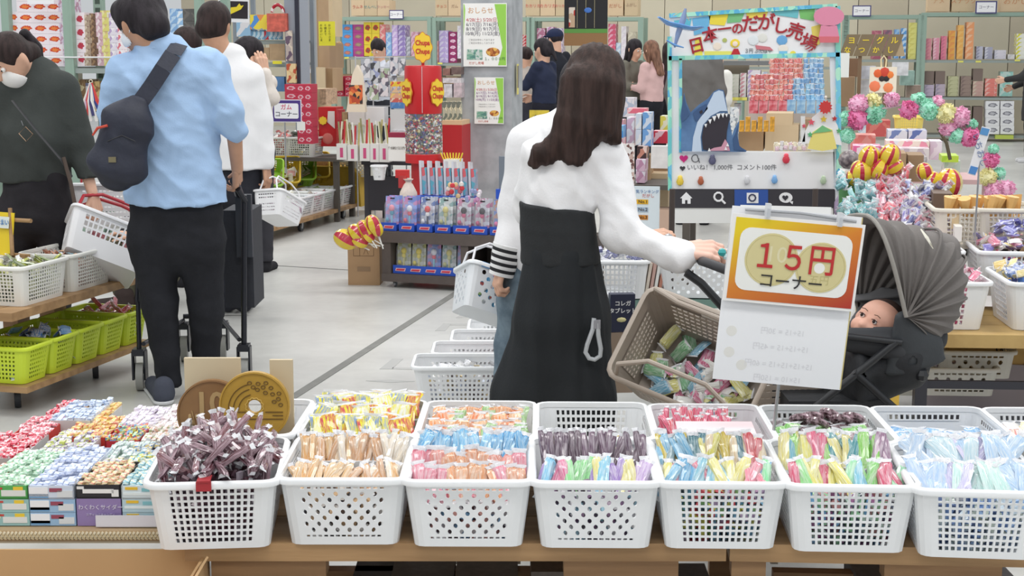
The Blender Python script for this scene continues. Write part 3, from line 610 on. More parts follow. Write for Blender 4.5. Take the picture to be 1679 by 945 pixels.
# ================================================= LEFT FOREGROUND: candy box display
UP = V((0, 0, 1))
U_ = V((math.sin(PSI), math.cos(PSI), 0)); V_ = V((math.cos(PSI), -math.sin(PSI), 0))
def PU(px, py, K):
 r = Vector(ray(px, py)); t = K/(r.dot(U_)); return V((0, 0, CH))+r*t
packs = {}
def packet(cols, sz):
 key = (cols, sz)
 if key not in packs:
  mb = MB(); x, y, z = sz; cols = tuple(tuple(int(q+(246-q)*.22) for q in c) for c in cols); mb.box((0, 0, z/2), (x, y*.76, z), vmat(cols, 150, .35)); mb.box((0, y*.44, z/2), (x*.96, y*.12, z*.3), mat(cols[0], .3)); mb.box((0, -y*.44, z/2), (x*.96, y*.12, z*.3), mat(cols[0], .3)); packs[key] = mb.mesh('packet')
 return packs[key]
PKN = [0]
def tray(x0, yb, w, d, z, h, front, cols, nx, ny, desc, layers=1, band=None, pc=1.0, psz=None, mound=.006):
 """printed carton tray, its front face at world yb, filled with nx x ny small packets"""
 t = emp('candy_box_tray', (x0+w/2, yb+d/2, z), desc+' on the left display', 'candy box', (0, 0, random.uniform(-.012, .012)), 'candy box trays on the left display')
 mb = MB(); m = mat(front, .45); th = .003
 mb.box((0, 0, .002), (w, d, .004), m); mb.box((-w/2+th/2, 0, h/2), (th, d, h), m); mb.box((w/2-th/2, 0, h/2), (th, d, h), m); mb.box((0, d/2-th/2, h/2), (w, th, h), m); mb.box((0, -d/2+th/2, h/2), (w, th, h), m)
 ob('carton', mb, t)
 if band:
  for (bx, bz, bw, bh, c) in band: mb = MB(); mb.box(((bx-.5)*w, -d/2-.0006, bz*h), (bw*w, .0012, bh*h), mat(c, .45)); ob('printed_label', mb, t)
 sx = w/nx; sy = d/ny; me = packet(cols, (sx*.86, sy*.86, .008)); r = random.Random(int(x0*1000)+int(yb*77))
 zt = h-.004 if nx*ny else h
 if nx:
  solo = PKN[0]+nx*ny <= 300; pk_ = MB() if not solo else None
  if solo: PKN[0] += nx*ny
  for i in range(nx):
   for j in range(ny):
    if r.random() > .96: continue
    if not solo:
     R_ = Euler((r.uniform(-.16, .16), r.uniform(-.16, .16), r.uniform(-.14, .14))).to_matrix(); pk_.box((sx*(i+.5)-w/2, sy*(j+.5)-d/2, zt+.004+r.uniform(-.003, mound)), (sx*.84, sy*.84, .008), vmat(cols, 150, .35), R_); continue
    ob('candy_packet', me, None, (x0+sx*(i+.5), yb+sy*(j+.5), z+zt+r.uniform(-.003, mound)), (r.uniform(-.16, .16), r.uniform(-.16, .16), r.uniform(-.14, .14)), 'tiny packet lying in the '+desc, 'candy', 'tiny packets in the '+desc)
  if not solo: ob('packet_layer', pk_, t, kind='stuff')
  mb = MB(); mb.box((0, 0, h/2-.006), (w-.007, d-.007, h-.012), mat(cols[0], .5)); ob('lower_layer', mb, t)
 return t
def rw(px, py, z): p = F(px, py, z); return p.x, p.y
xa, ya = rw(-40, 795, .465); ZB = .365
def colx(px): return F(px, 797, .465).x
gr_ = (206, 228, 214); lv = (196, 208, 228)
YF = F(100, 797, .465).y
bands_a = [(.22, .72, .36, .3, (222, 226, 170)), (.3, .8, .35, .14, (196, 70, 60)), (.7, .45, .5, .45, (222, 224, 222)), (.8, .8, .2, .25, (232, 200, 60))]
bands_b = [(.22, .55, .42, .7, (236, 238, 242)), (.22, .25, .42, .3, (110, 160, 205)), (.6, .68, .28, .28, (150, 70, 90)), (.8, .4, .34, .5, (214, 218, 222))]
bands_d = [(.25, .8, .3, .2, (232, 190, 50)), (.7, .7, .4, .25, (130, 190, 200)), (.5, .4, .9, .2, (226, 236, 238))]
def stackbox(px0, px1, n, front, bands, desc, h=.1):
 x0, x1 = colx(px0), colx(px1); w = x1-x0-.002; hh = h/n
 for k in range(n-1):
  t = emp('candy_box', (x0+w/2, YF+.11, ZB+hh*k), desc+', %s of its stack' % ('bottom one' if k == 0 else 'middle one'), 'candy box', (0, 0, 0), 'closed boxes under the trays')
  mb = MB(); mb.box((0, 0, hh/2), (w, .22, hh*.97), mat(front, .45)); ob('carton', mb, t)
  for (bx, bz, bw, bh, c) in bands: mb = MB(); mb.box(((bx-.5)*w, -.1105, bz*hh), (bw*w, .001, bh*hh), mat(c, .45)); ob('printed_label', mb, t)
 return x0, w, ZB+hh*(n-1), hh
x0, w, z, hh = stackbox(-34, 47, 3, (150, 190, 190), bands_a, 'teal and yellow candy box')
tray(x0, YF, w, .30, z, hh, (84, 170, 90), ((196, 226, 206), (222, 240, 226), (150, 206, 170), (230, 240, 200)), 9, 8, 'mint green packet tray at the near left corner', band=bands_a)
x0, w, z, hh = stackbox(47, 123, 3, (150, 184, 216), bands_b, 'pale blue and white candy box')
tray(x0, YF, w, .34, z, hh, (206, 216, 232), ((206, 216, 240), (230, 234, 244), (170, 186, 226), (190, 200, 230)), 7, 9, 'lavender blue packet tray at the near edge', band=bands_b)
x0 = colx(124); w = colx(198)-x0-.002
t = emp('candy_box', (x0+w/2, YF+.1, ZB), 'purple candy box with a black band of white lettering', 'candy box')
mb = MB(); mb.box((0, 0, .034), (w, .2, .068), mat((142, 122, 172), .45)); ob('carton', mb, t)
text('わくわくサイダー', .0135, (222, 216, 232), t, (.004, -.101, .046)); text('スティックキャンディ', .007, (204, 196, 222), t, (.004, -.101, .028))
tray(x0, YF, w, .20, ZB+.068, .034, (36, 34, 40), ((226, 206, 160), (240, 226, 150), (214, 130, 110), (180, 210, 200)), 7, 5, 'cream and yellow packet tray with a black front', band=[(.5, .55, .7, .3, (232, 232, 232)), (.88, .4, .16, .5, (232, 232, 232)), (.1, .8, .16, .2, (226, 226, 226))])
x0, w, z, hh = stackbox(199, 268, 3, (184, 208, 216), bands_d, 'ice blue candy box with a yellow mark')
tray(x0, YF, w, .22, z, hh, (214, 226, 232), ((190, 224, 230), (232, 236, 200), (110, 176, 196), (226, 236, 240)), 6, 6, 'ice blue and cream packet tray beside the maroon candy basket', band=bands_d)
mb = MB(); mb.box((0, 0, .014), (.17, .004, .028), mat((226, 224, 232), .2, alpha=.9)); ob('clear_flap', mb, loc=(colx(215), YF-.012, ZB+.002), label='whitish clear plastic flap in front of the purple box', cat='flap')
# further trays, row by row going back
R2 = F(150, 748, .465).y
def tr(pa, pb, ytop, d, cols, nx, ny, desc, front=(214, 214, 214), z=.40, h=.055, **k):
 a = F(pa, ytop, z+h); b = F(pb, ytop, z+h); tray(a.x, a.y, b.x-a.x-.004, d, z, h, front, cols, nx, ny, desc, **k)
RED = ((232, 110, 130), (246, 226, 228), (214, 60, 80)); YEL = ((240, 214, 120), (246, 236, 180), (226, 170, 110), (230, 140, 130))
tr(-70, -2, 790, .14, ((236, 150, 130), (246, 220, 210), (226, 100, 60)), 6, 4, 'salmon red packet tray cut by the left picture edge', (200, 70, 40))
tr(-60, 35, 752, .24, RED, 9, 8, 'red and white packet tray at the left edge', (190, 190, 190))
tr(36, 62, 728, .30, RED, 3, 9, 'narrow red and white packet tray', (200, 60, 50))
tr(16, 60, 716, .2, RED, 6, 6, 'red checked packet tray in the second row', (200, 60, 50))
tr(64, 142, 742, .20, ((222, 226, 226), (236, 236, 240), (170, 150, 190), (200, 210, 110)), 8, 6, 'white tray of grey printed packets with gold bows')
tr(100, 176, 718, .22, YEL, 8, 7, 'golden yellow packet tray behind the white one', (200, 60, 50))
tr(60, 108, 694, .25, RED, 6, 6, 'red checked packet tray in the third row')
tr(112, 172, 692, .2, ((244, 206, 120), (248, 226, 160), (236, 170, 120)), 7, 6, 'orange and cream packet tray in the third row')
tr(80, 152, 690, .24, ((196, 210, 232), (224, 232, 244), (160, 180, 214)), 7, 8, 'pale steel blue packet tray at the far left', (206, 206, 206), z=.41)
tr(168, 236, 752, .16, ((206, 226, 214), (226, 232, 236), (180, 200, 196)), 7, 5, 'sage and white packet tray')
tr(198, 262, 770, .16, ((232, 224, 120), (240, 240, 230), (120, 190, 210)), 7, 5, 'lemon and sky striped packet tray', (220, 224, 226))
tr(136, 190, 772, .1, ((214, 206, 216), (236, 234, 238), (200, 196, 140)), 5, 3, 'small grey tray of pale packets')
tr(206, 262, 748, .10, ((224, 206, 150), (90, 140, 196), (226, 226, 226)), 6, 3, 'packet tray with a dark red front strip', (150, 30, 50))
tr(172, 228, 724, .17, ((232, 226, 100), (110, 160, 210), (224, 90, 80), (190, 226, 190)), 9, 4, 'bright striped packet tray with a red front', (190, 50, 60))
tr(230, 300, 724, .18, ((232, 222, 214), (240, 236, 236), (216, 170, 150), (190, 200, 160)), 8, 6, 'beige speckled packet tray by the bronze coin')
tr(192, 252, 702, .24, ((240, 232, 240), (248, 244, 248), (220, 210, 232)), 8, 7, 'pale pink and white packet tray at the back')
tr(253, 312, 702, .24, ((242, 234, 232), (248, 246, 244), (232, 214, 220)), 8, 7, 'off-white packet tray behind the bronze coin')
# display table top, edging, big open carton
mb = MB(); a = F(-60, 862, .365); mb.box((-1.18, YF+.40, .350), (1.0, .86, .026), mat((186, 160, 124), .6)); tp = emp('display_table', (0, 0, 0), 'low board table carrying the trays of tiny candy packets', 'table'); ob('table_top', mb, tp)
for x in (-1.6, -.78):
 for y in (YF+.08, YF+.76): mb = MB(); mb.box((x, y, .168), (.05, .05, .337), wood2); ob('leg', mb, tp)
ec = mat((232, 222, 196), .5)
ed = emp('crepe_edging', (0, YF-.03, .352), 'cream pleated plastic edging along the front of the left display', 'edging'); mb = MB(); n = 96; xs0, xs1 = -1.62, -.72
for i in range(n):
 x = xs0+(xs1-xs0)*i/n; mb.box((x, 0, 0), (.0055, .010, .020), ec, Matrix.Rotation(.6, 3, 'Y')); mb.box((x+.0045, -.003, -.002), (.0035, .008, .018), mat((196, 178, 140), .5), Matrix.Rotation(-.6, 3, 'Y'))
ob('pleats', mb, ed, kind='stuff'); mb = MB(); mb.box(((xs0+xs1)/2, .008, -.012), (xs1-xs0, .006, .02), ec); ob('backing_strip', mb, ed)
cb_ = mat((196, 160, 116), .75, .06, 3); bx = emp('open_carton', (-1.13, 3.02, 0), 'large open cardboard carton at the lower left corner', 'carton')
mb = MB(); mb.box((0, .30, .165), (.82, .006, .33), cb_); ob('side_panel', mb, bx); mb = MB(); mb.box((-.41, .05, .165), (.006, .5, .33), cb_); ob('side_panel', mb, bx)
mb = MB(); mb.box((.41, .05, .165), (.006, .5, .33), cb_); ob('side_panel', mb, bx); mb = MB(); mb.box((0, .05, .004), (.82, .5, .008), cb_); ob('bottom_panel', mb, bx)
mb = MB(); mb.box((-.47, .1, .335), (.14, .36, .005), cb_, Matrix.Rotation(.35, 3, 'Y')); ob('flap', mb, bx); mb = MB(); mb.box((.40, .02, .30), (.13, .32, .005), cb_, Matrix.Rotation(-1.0, 3, 'Y')); ob('flap', mb, bx)
# ================================================= MID LEFT: wooden stand with white baskets, dolly with lime baskets
LIME = mat((206, 226, 58), .4); LIME2 = mat((150, 196, 60), .4); GOLDY = mat((214, 180, 50), .4)
phi = math.radians(15); ad = V((math.sin(phi), math.cos(phi), 0)); al = V((-math.cos(phi), math.sin(phi), 0)); yawA = math.pi/2-phi
A = F(45, 633, .13); B = F(210, 568, .15); wl = .205
bl_ = basket_mesh(wl, .34, .155, 8, 7, grid, .84, LIME, th=.002, ny=13, hf=.5)
gb = []
for i in range(5):
 c = A+ad*(wl*1.0*(i+.5))+al*.17; c.z = .13
 gb.append(make_basket('%s lime green basket on the low dolly' % ['nearest', 'second', 'third', 'fourth', 'farthest'][i], 'lime green baskets on the dolly', bl_, c, yawA))
def piles(b, n, cols, z, where, seed, sz=(.06, .05, .012), spread=(.08, .12), name='candy_bag', top=.02, desc='candy bag'):
 r = random.Random(seed)
 for i in range(n):
  c = cols[i % len(cols)]; R = Euler((r.uniform(-.9, .9), r.uniform(-.9, .9), r.uniform(0, 6))).to_matrix().to_4x4()
  me = stick_mesh(c[:3], sz[0], sz[1], sz[2], ends=.13, seed=r.randrange(3), c2=tuple(c[3:6]) if len(c) > 3 else None)
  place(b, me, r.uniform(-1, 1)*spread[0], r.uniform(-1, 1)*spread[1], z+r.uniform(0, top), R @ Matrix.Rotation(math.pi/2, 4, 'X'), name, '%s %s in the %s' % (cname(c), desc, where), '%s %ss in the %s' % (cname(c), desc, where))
piles(gb[1], 16, [(70, 130, 200, 230, 230, 235), (90, 150, 210), (60, 110, 180, 40, 40, 60)], .11, 'second lime basket', 1, top=.06)
piles(gb[4], 12, [(206, 30, 50, 240, 200, 210), (214, 50, 80)], .12, 'farthest lime basket', 2, (.13, .03, .016), (.07, .12), 'candy_roll', .05, 'wrapped roll')
piles(gb[0], 8, [(120, 140, 90), (90, 120, 80)], .03, 'nearest lime basket', 3); piles(gb[2], 6, [(110, 130, 80)], .03, 'third lime basket', 4)
dl = emp('dolly', (0, 0, 0), 'low wooden dolly on black casters under the lime green baskets', 'dolly'); mb = MB(); c = A+ad*.5+al*.17
mb.box((c.x, c.y, .115), (1.04, .36, .026), wood, Matrix.Rotation(yawA, 3, 'Z')); ob('deck_board', mb, dl)
rub = mat((44, 46, 52), .4); steel = mat((170, 172, 176), .3, metal=.6)
def caster(parent, x, y, r=.042, yaw=0.0, top=.1, wm=None, w=.026):
 ax = V((math.cos(yaw), math.sin(yaw), 0)); c = V((x, y, r)); mb = MB(); mb.cyl(c-ax*w/2, c+ax*w/2, r, wm or rub, n=20); mb.cyl(c-ax*(w/2+.001), c+ax*(w/2+.001), r*.45, steel, n=12); o = ob('wheel', mb, parent)
 f = V((-ax.y, ax.x, 0)); mb = MB()
 for sg in (-1, 1): mb.add([c+ax*sg*(w/2+.004)+f*.012, c+ax*sg*(w/2+.004)-f*.012, V((c.x, c.y, top))+ax*sg*(w/2+.004)-f*.022, V((c.x, c.y, top))+ax*sg*(w/2+.004)+f*.022], [(0, 1, 2, 3)], steel)
 mb.box((x, y, top-.003), (w+.014, .045, .005), steel, Matrix.Rotation(yaw, 3, 'Z')); ob('fork', mb, parent)
for px, py in ((30, 668), (157, 620)): p = F(px, py); caster(dl, p.x, p.y, .047, .3)
for px, py in ((-60, 650),): p = F(px, py)+ad*.5; caster(dl, p.x, p.y, .047, .3)
# wooden stand (raised) with three white baskets
st = emp('wooden_stand', (0, 0, 0), 'pale wooden stand with arched legs carrying white baskets at the left edge', 'stand')
A2 = F(36, 505, .45); o2 = A2-ad*.06+V((.02, -.03, 0))
for k in range(6):
 mb = MB(); c = o2+ad*.52+al*(.055+.115*k); mb.box((c.x, c.y, .43), (1.1, .11, .035), wood, Matrix.Rotation(yawA, 3, 'Z')); ob('plank', mb, st)
for k, q in enumerate((.10, .92)):
 for off in (.42, .62):
  c = o2+ad*q+al*off; mb = MB(); lo = [(-.12, .41), (-.12, .35), (-.05, .30), (-.05, .115), (.05, .115), (.05, .30), (.12, .35), (.12, .41)]
  mb.prism([(-x, z) for x, z in reversed(lo)], -.04, .04, wood2, Matrix.Rotation(yawA, 3, 'Z'), (c.x, c.y, 0)); ob('leg', mb, st)
mb = MB(); c = o2+ad*.5+al*.52; mb.box((c.x, c.y, .37), (.95, .2, .05), wood2, Matrix.Rotation(yawA, 3, 'Z')); ob('apron', mb, st)
bw_ = basket_mesh(.355, .27, .165, 15, 9, grid, .88, mat((236, 236, 230), .4), ny=11)
wbs = []
for i in range(2):
 c = A2+ad*(.38*(i+.5))+al*.135; c.z = .448; wbs.append(make_basket(['white grid basket of yellow green sticks on the wooden stand', 'white grid basket of orange strips on the wooden stand'][i], 'white baskets on the left wooden stand', bw_, c, yawA))
c = A2+ad*.19+al*.42; c.z = .448; wbs.append(make_basket('white grid basket under the yellow picture card', 'white baskets on the left wooden stand', bw_, c, yawA))
piles(wbs[0], 34, [(206, 210, 90, 90, 110, 70), (226, 222, 140), (130, 150, 90), (236, 236, 226)], .13, 'near white basket on the wooden stand', 5, (.11, .018, .012), (.13, .09), 'candy_stick', .03, 'candy stick')
piles(wbs[1], 24, [(206, 140, 90), (196, 116, 80), (220, 170, 120), (120, 180, 200)], .13, 'second white basket on the wooden stand', 6, (.1, .02, .01), (.13, .09), 'candy_stick', .02, 'candy strip')
piles(wbs[2], 16, [(226, 226, 200), (190, 200, 90)], .13, 'white basket under the yellow card', 7, (.1, .02, .01), (.13, .09), 'candy_stick', .02, 'candy strip')
for i, b in enumerate(wbs): fill(b, [(60, 66, 60), (222, 222, 180), (150, 160, 100)] if i == 0 else [(206, 150, 130), (226, 210, 200), (160, 120, 110)], .01, .13, 200, 'packed candy filling, '+b['label'], w=.3, d=.21)
fill(gb[0], [(110, 130, 80), (70, 80, 50)], .01, .05, 50, 'loose candy at the bottom of the nearest lime basket', w=.14, d=.28)
ez = emp('picture_card', F(18, 418, .62), 'yellow picture card with blue lettering on a small wooden easel', 'card', (0, 0, -.5))
mb = MB(); mb.box((-.03, 0, .09), (.10, .004, .185), mat((236, 206, 40), .5), Matrix.Rotation(-.15, 3, 'X')); mb.box((-.03, -.006, .14), (.07, .003, .05), mat((226, 232, 226), .5), Matrix.Rotation(-.15, 3, 'X')); mb.box((-.03, -.004, .05), (.08, .003, .05), mat((226, 226, 214), .5), Matrix.Rotation(-.15, 3, 'X')); ob('card', mb, ez)
text('うまい', .028, (40, 120, 190), ez, (-.03, -.012, .14), roll=0)
mb = MB(); mb.cyl((.03, -.02, 0), (-.012, .02, .2), .009, wood); ob('easel_leg', mb, ez); mb = MB(); mb.cyl((.0, .02, .15), (.10, .03, .15), .009, wood); mb.box((.05, 0, .0), (.1, .03, .015), wood); ob('easel_bar', mb, ez)
# ================================================= GUM CART and the tables behind it
gc = emp('gum_dolly', (0, 0, 0), 'long low dolly board on casters carrying the row of white gum baskets', 'dolly')
A_ = F(496, 359, .115); B_ = F(583, 334, .115); C1 = A_-(B_-A_)*.72; C2 = B_+(B_-A_)*.02; C1.z = C2.z = .1; dv = (C2-C1); Lc = dv.length; dvn = dv.normalized(); dl_ = V((-dvn.y, dvn.x, 0)); yc = math.atan2(dvn.y, dvn.x)
mb = MB(); c = (C1+C2)/2+dl_*.22; mb.box((c.x, c.y, .10), (Lc+.05, .46, .03), wood, Matrix.Rotation(yc, 3, 'Z')); ob('deck_board', mb, gc)
for q in (.12, .45, .9):
 for o_ in (.05, .38): c = C1+dv*q+dl_*o_; caster(gc, c.x, c.y, .04, yc+1.57, .09)
w8 = basket_mesh(.30, .34, .17, 11, 7, grid, .84, PLASTIC, th=0, ny=11)
nb = 9
gumc = [((190, 120, 140), (226, 210, 214)), ((190, 210, 190), (226, 230, 226)), ((206, 200, 160), (226, 226, 210)), ((200, 130, 160), (230, 214, 220)), ((190, 196, 206), (220, 224, 230))]
GB = []
for i in range(nb):
 c = C1+dv*((i+.5)/nb)+dl_*.19; c.z = .115; bb = make_basket('%s white basket on the long gum dolly' % ['nearest', 'second', 'third', 'fourth', 'fifth', 'sixth', 'seventh', 'eighth', 'farthest'][i], 'white baskets on the long gum dolly', w8, c, yc); GB.append(bb)
 k = gumc[i % 5]; fill(bb, list(k)+[(240, 240, 236)], .01, .15, 80, 'small gum packs filling the %s basket of the long dolly' % ['nearest', 'second', 'third', 'fourth', 'fifth', 'sixth', 'seventh', 'eighth', 'farthest'][i], w=.24, d=.28, sz=.05)
 piles(bb, 7, [(200, 90, 100), (150, 170, 110), (226, 222, 200)][i % 3:], .14, '%s basket of the gum dolly' % ['nearest', 'second', 'third', 'fourth', 'fifth', 'sixth', 'seventh', 'eighth', 'farthest'][i], 40+i, (.09, .05, .014), (.1, .12), 'gum_pack', .02, 'gum pack')
tbm = mat((90, 84, 78), .7)
def plaintable(name, label, c, sx, sy, h, yaw, m, top=.03):
 t = emp(name, (c[0], c[1], 0), label, 'table', (0, 0, yaw)); mb = MB(); mb.box((0, 0, h-top/2), (sx, sy, top), m); ob('table_top', mb, t)
 for a in (-1, 1):
  for b in (-1, 1): mb = MB(); mb.box((a*(sx/2-.04), b*(sy/2-.04), (h-top)/2), (.045, .045, h-top), m); ob('leg', mb, t)
 return t
t2c = F(462, 300, .33)+dl_*.05
plaintable('low_table', 'grey low table behind the gum dolly with lime and gold scoop baskets', t2c, 1.7, .36, .33, yc, tbm)
sc_ = [basket_mesh(.30, .30, .13, 8, 5, grid, .8, m_, th=0, ny=8) for m_ in (LIME2, GOLDY)]
for i in range(5):
 c = F((408, 436, 464, 490, 513)[i], (306, 301, 296, 291, 287)[i], .36); c.z = .37; m_ = sc_[1 if i in (2, 4) else 0]
 b = make_basket('%s tilted %s scoop basket behind the gum dolly' % (['nearest', 'second', 'third', 'fourth', 'farthest'][i], 'gold' if i in (2, 4) else 'lime'), 'tilted scoop baskets', m_, c, yc-1.2, (.75, 0))
 piles(b, 9, [(226, 222, 200), (190, 196, 110), (206, 130, 120)], .03, '%s scoop basket' % ['nearest', 'second', 'third', 'fourth', 'farthest'][i], 60+i, (.08, .06, .016), (.08, .08), 'gum_bag', .03, 'gum bag')
# gold cloth covered crate
p = F(600, 344, .1); mb = MB(); gcm = mat((206, 166, 40), .6, .3, 5, .6, 9)
q0 = PU(512, 300, 13.1); mb.prism([(-.46, .02), (.13, .16), (.17, 0), (.30, -.02), (.28, .26), (.22, .34), (-.46, .34)], -.25, .25, gcm, Matrix.Rotation(-PSI, 3, 'Z'), (PU(555, 330, 12.9).x, PU(555, 330, 12.9).y, PU(555, 330, 12.9).z)); ob('cloth_covered_crate', mb, None, label='crate draped with a mustard gold cloth behind the gum baskets', cat='crate')
def PT(px, py, K): return PU(px, py, K)
def upbox(name, px0, px1, py0, py1, K, depth, m, label, cat, group=None, kids=None, yaw=-PSI):
 """box standing on the store grid: pixel rectangle at grid depth K"""
 a = PT(px0, py1, K); b = PT(px1, py0, K); w = (b-a).dot(V_); h = b.z-a.z; mb = MB(); mb.box((w/2, depth/2, h/2), (w, depth, h), m)
 if kids is None: return ob(name, mb, None, (a.x, a.y, a.z), (0, 0, yaw), label, cat, group)
 t = emp(name, (a.x, a.y, a.z), label, cat, (0, 0, yaw), group); ob('body', mb, t); return t, w, h
upbox('crimson_crate', 601, 618, 300, 338, 13.3, .3, mat((170, 50, 80), .5), 'crimson crate on the floor past the gold cloth', 'crate')
# ================================================= PEOPLE
SK = mat((222, 176, 150), .55, .06, 30, sss=.0); SK2 = mat((196, 150, 122), .55, .06, 30); SKP = mat((240, 196, 178), .5, .05, 30)
def hairm(c): return mat(c, .6, .35, 30, .5, 120, spec=.22, stretch=(1.5, 1.5, .25), c2=tuple(min(255, int(x*1.35)+4) for x in c))
HB = hairm((34, 30, 34)); HBR = hairm((48, 36, 33)); HB2 = hairm((40, 31, 30)); HLB = hairm((104, 76, 62))
def cloth(c, b=.25, v=.06): return mat(c, .85, v, 12, b, 90, spec=.2)
def eyes(parent, hc, fwd, up, r, k=1.0):
 fwd = unit(fwd); sd = fwd.cross(unit(up)).normalized(); up = sd.cross(fwd)
 for sg in (-1, 1):
  p = V(hc)+fwd*r[1]*.86+sd*sg*r[0]*.42+up*.004; mb = MB(); mb.ball(p, .0115*k, mat((236, 234, 230), .3), 8); mb.ball(p+fwd*.0065*k, .0068*k, mat((40, 28, 24), .2), 8); ob('eye', mb, parent)
  mb = MB(); q = p+up*.021*k+fwd*.006; mb.tube([q-sd*.016*k, q+up*.003+fwd*.001, q+sd*.016*k], .0024*k, mat((50, 38, 34), .8), 5); ob('eyebrow', mb, parent)
def head_prims(hc, fwd, up, k=1.0, neck=None, neckr=.055):
 fwd = unit(fwd); sd = fwd.cross(unit(up)).normalized(); up = sd.cross(fwd).normalized(); R = Matrix((sd, fwd, up)); hc = V(hc)
 R = [[R[i][j] for j in range(3)] for i in range(3)]
 L = lambda x, y, z: hc+(sd*x+fwd*y+up*z)*k
 pr = [('e', L(0, -.012, .022), (.076*k, .093*k, .090*k), R), ('e', L(0, .022, -.035), (.058*k, .066*k, .078*k), R), ('c', L(0, .068, -.085), L(0, .060, -.088), .022*k, .02*k),
          ('c', L(0, .088, .005), L(0, .106, -.026), .009*k, .0125*k), ('c', L(-.016, .088, -.058), L(.016, .088, -.058), .009*k, .009*k),
          ('e', L(.078, -.004, -.012), (.011*k, .020*k, .030*k), R), ('e', L(-.078, -.004, -.012), (.011*k, .020*k, .030*k), R)]
 if neck is not None: pr.append(('c', L(0, -.025, -.06), neck, neckr*k, (neckr+.006)*k))
 return pr, L, R
def arm_prims(a, b, c, r0, r1, r2): return [('c', a, b, r0, r1), ('c', b, c, r1, r2)]
def figure(label, J, cols, hair='short', hm=None, skin=None, h=.016, top=True, hemz=None, gloves=None, longsleeve=True, hk=1.0, fing=.9, shoe=(40, 40, 44), group=None, extra_top=(), extra_hair=(), feet=True):
 """J: world joints; cols: top and trouser colour"""
 skin = skin or SK; hm = hm or HB
 fw = unit(J['fwd']); sd = fw.cross(UP).normalized()
 t = emp('person', (J['pel'].x, J['pel'].y, 0), label, 'person', (0, 0, 0), group); o = V(t.location)
 K = {k: (v-o if k not in ('fwd', 'hf', 'hu') and k[:2] not in ('th', 'bh') else v) for k, v in J.items()}; k = J.get('k', 1.0) if False else 1.0
 hp, L, R = head_prims(K['head'], J['hf'], J.get('hu', UP), hk, K['neck'])
 pr = hp+[('t', K['pel'], K['chest'], (.13, .085), (.14, .09), sd), ('t', K['chest'], K['neck']-UP*.04, (.14, .085), (.06, .05), sd)]
 for s_ in 'LR':
  pr += arm_prims(K['sh'+s_], K['el'+s_], K['wr'+s_], .042, .036, .025)
  pr += [('c', K['hip'+s_], K['kn'+s_], .07, .05), ('c', K['kn'+s_], K['an'+s_], .048, .034)]
 a, q = sdf(pr, h*.8, .03); parts = [(a, q, skin)]
 for s_ in 'LR':
  d = K['wr'+s_]-K['el'+s_]; n = J.get('bh'+s_, sd*(1 if s_ == 'R' else -1)); th = J.get('th'+s_, fw); a, q = hand(K['wr'+s_], d, n, th, 1.0, fing, h=.0062 if h > .012 else .0045); parts.append((a, q, skin))
 ob('body', nmesh(parts), t)
 # trousers
 pr = [('t', K['pel']-UP*.06, K['pel']+UP*.10, (.165, .12), (.145, .11), sd)]
 for s_ in 'LR': pr += [('c', K['hip'+s_], K['kn'+s_], .096, .070), ('c', K['kn'+s_], K['an'+s_], .068, .056)]
 a, q = sdf(pr, h, .03, [(K['pel']+UP*.11, UP), (K['anL']-UP*.01 if K['anL'].z < K['anR'].z else K['anR']-UP*.01, -UP)]); ob('trousers', nmesh([(a, q, cloth(cols[1]))], wr=folds(.004, (14, 14, 24), 3)), t)
 # top
 hz = hemz if hemz is not None else J['pel'].z-.02
 pr = [('t', V((K['pel'].x, K['pel'].y, hz-.02)), K['chest'], (.165, .125), (.168, .118), sd), ('t', K['chest'], K['neck']-UP*.035, (.165, .112), (.075, .062), sd)]
 for s_ in 'LR': pr += arm_prims(K['sh'+s_], K['el'+s_], K['wr'+s_]-(K['wr'+s_]-K['el'+s_])*.06, .062, .052, .040)
 a, q = sdf(pr+list(extra_top), h, .035, [(V((0, 0, hz)), -UP)]+[]); ob('top', nmesh([(a, q, cloth(cols[0]))], wr=folds(.005, (12, 12, 22), 5)), t)
 # hair
 if hair:
  hr = [('e', L(0, -.018, .032), (.088*hk, .104*hk, .098*hk), R)]
  if hair in ('long', 'tail'):
   hr += [('e', L(0, -.035, -.03), (.085*hk, .075*hk, .09*hk), R)]
  if hair == 'long':
   b = K['head']; hr += [('t', L(0, -.05, -.03), L(0, -.07, -.30), (.085, .05), (.07, .03), sd), ('c', L(.07, .01, .0), L(.07, .01, -.2), .03, .018), ('c', L(-.07, .01, .0), L(-.07, .01, -.2), .03, .018)]
  if hair == 'tail': hr += [('c', L(0, -.11, .02), L(0, -.13, -.18), .035, .015)]
  hr += list(extra_hair)+[('-e', L(0, .105, -.045), (.068*hk, .075*hk, .085*hk), R)]
  a, q = sdf(hr, h*.8, .02); ob('hair', nmesh([(a, q, hm)], wr=folds(.003, (60, 60, 9), 2)), t)
 eyes(t, K['head'], J['hf'], J.get('hu', UP), (.076*hk, .093*hk))
 if feet:
  for s_ in 'LR':
   a0 = K['an'+s_]; z0 = a0.z-.055; mb = MB()
   a, q = sdf([('c', V((a0.x, a0.y, a0.z-.02)), V((a0.x, a0.y, z0))-fw*.02, .042, .04), ('c', V((a0.x, a0.y, z0))-fw*.02, V((a0.x, a0.y, z0-.005))+fw*.13, .04, .034)], .009, .02, [(V((0, 0, a0.z-.08)), -UP)])
   ob('shoe', nmesh([(a, q, cloth(shoe))]), t)
 return t, L, R, o
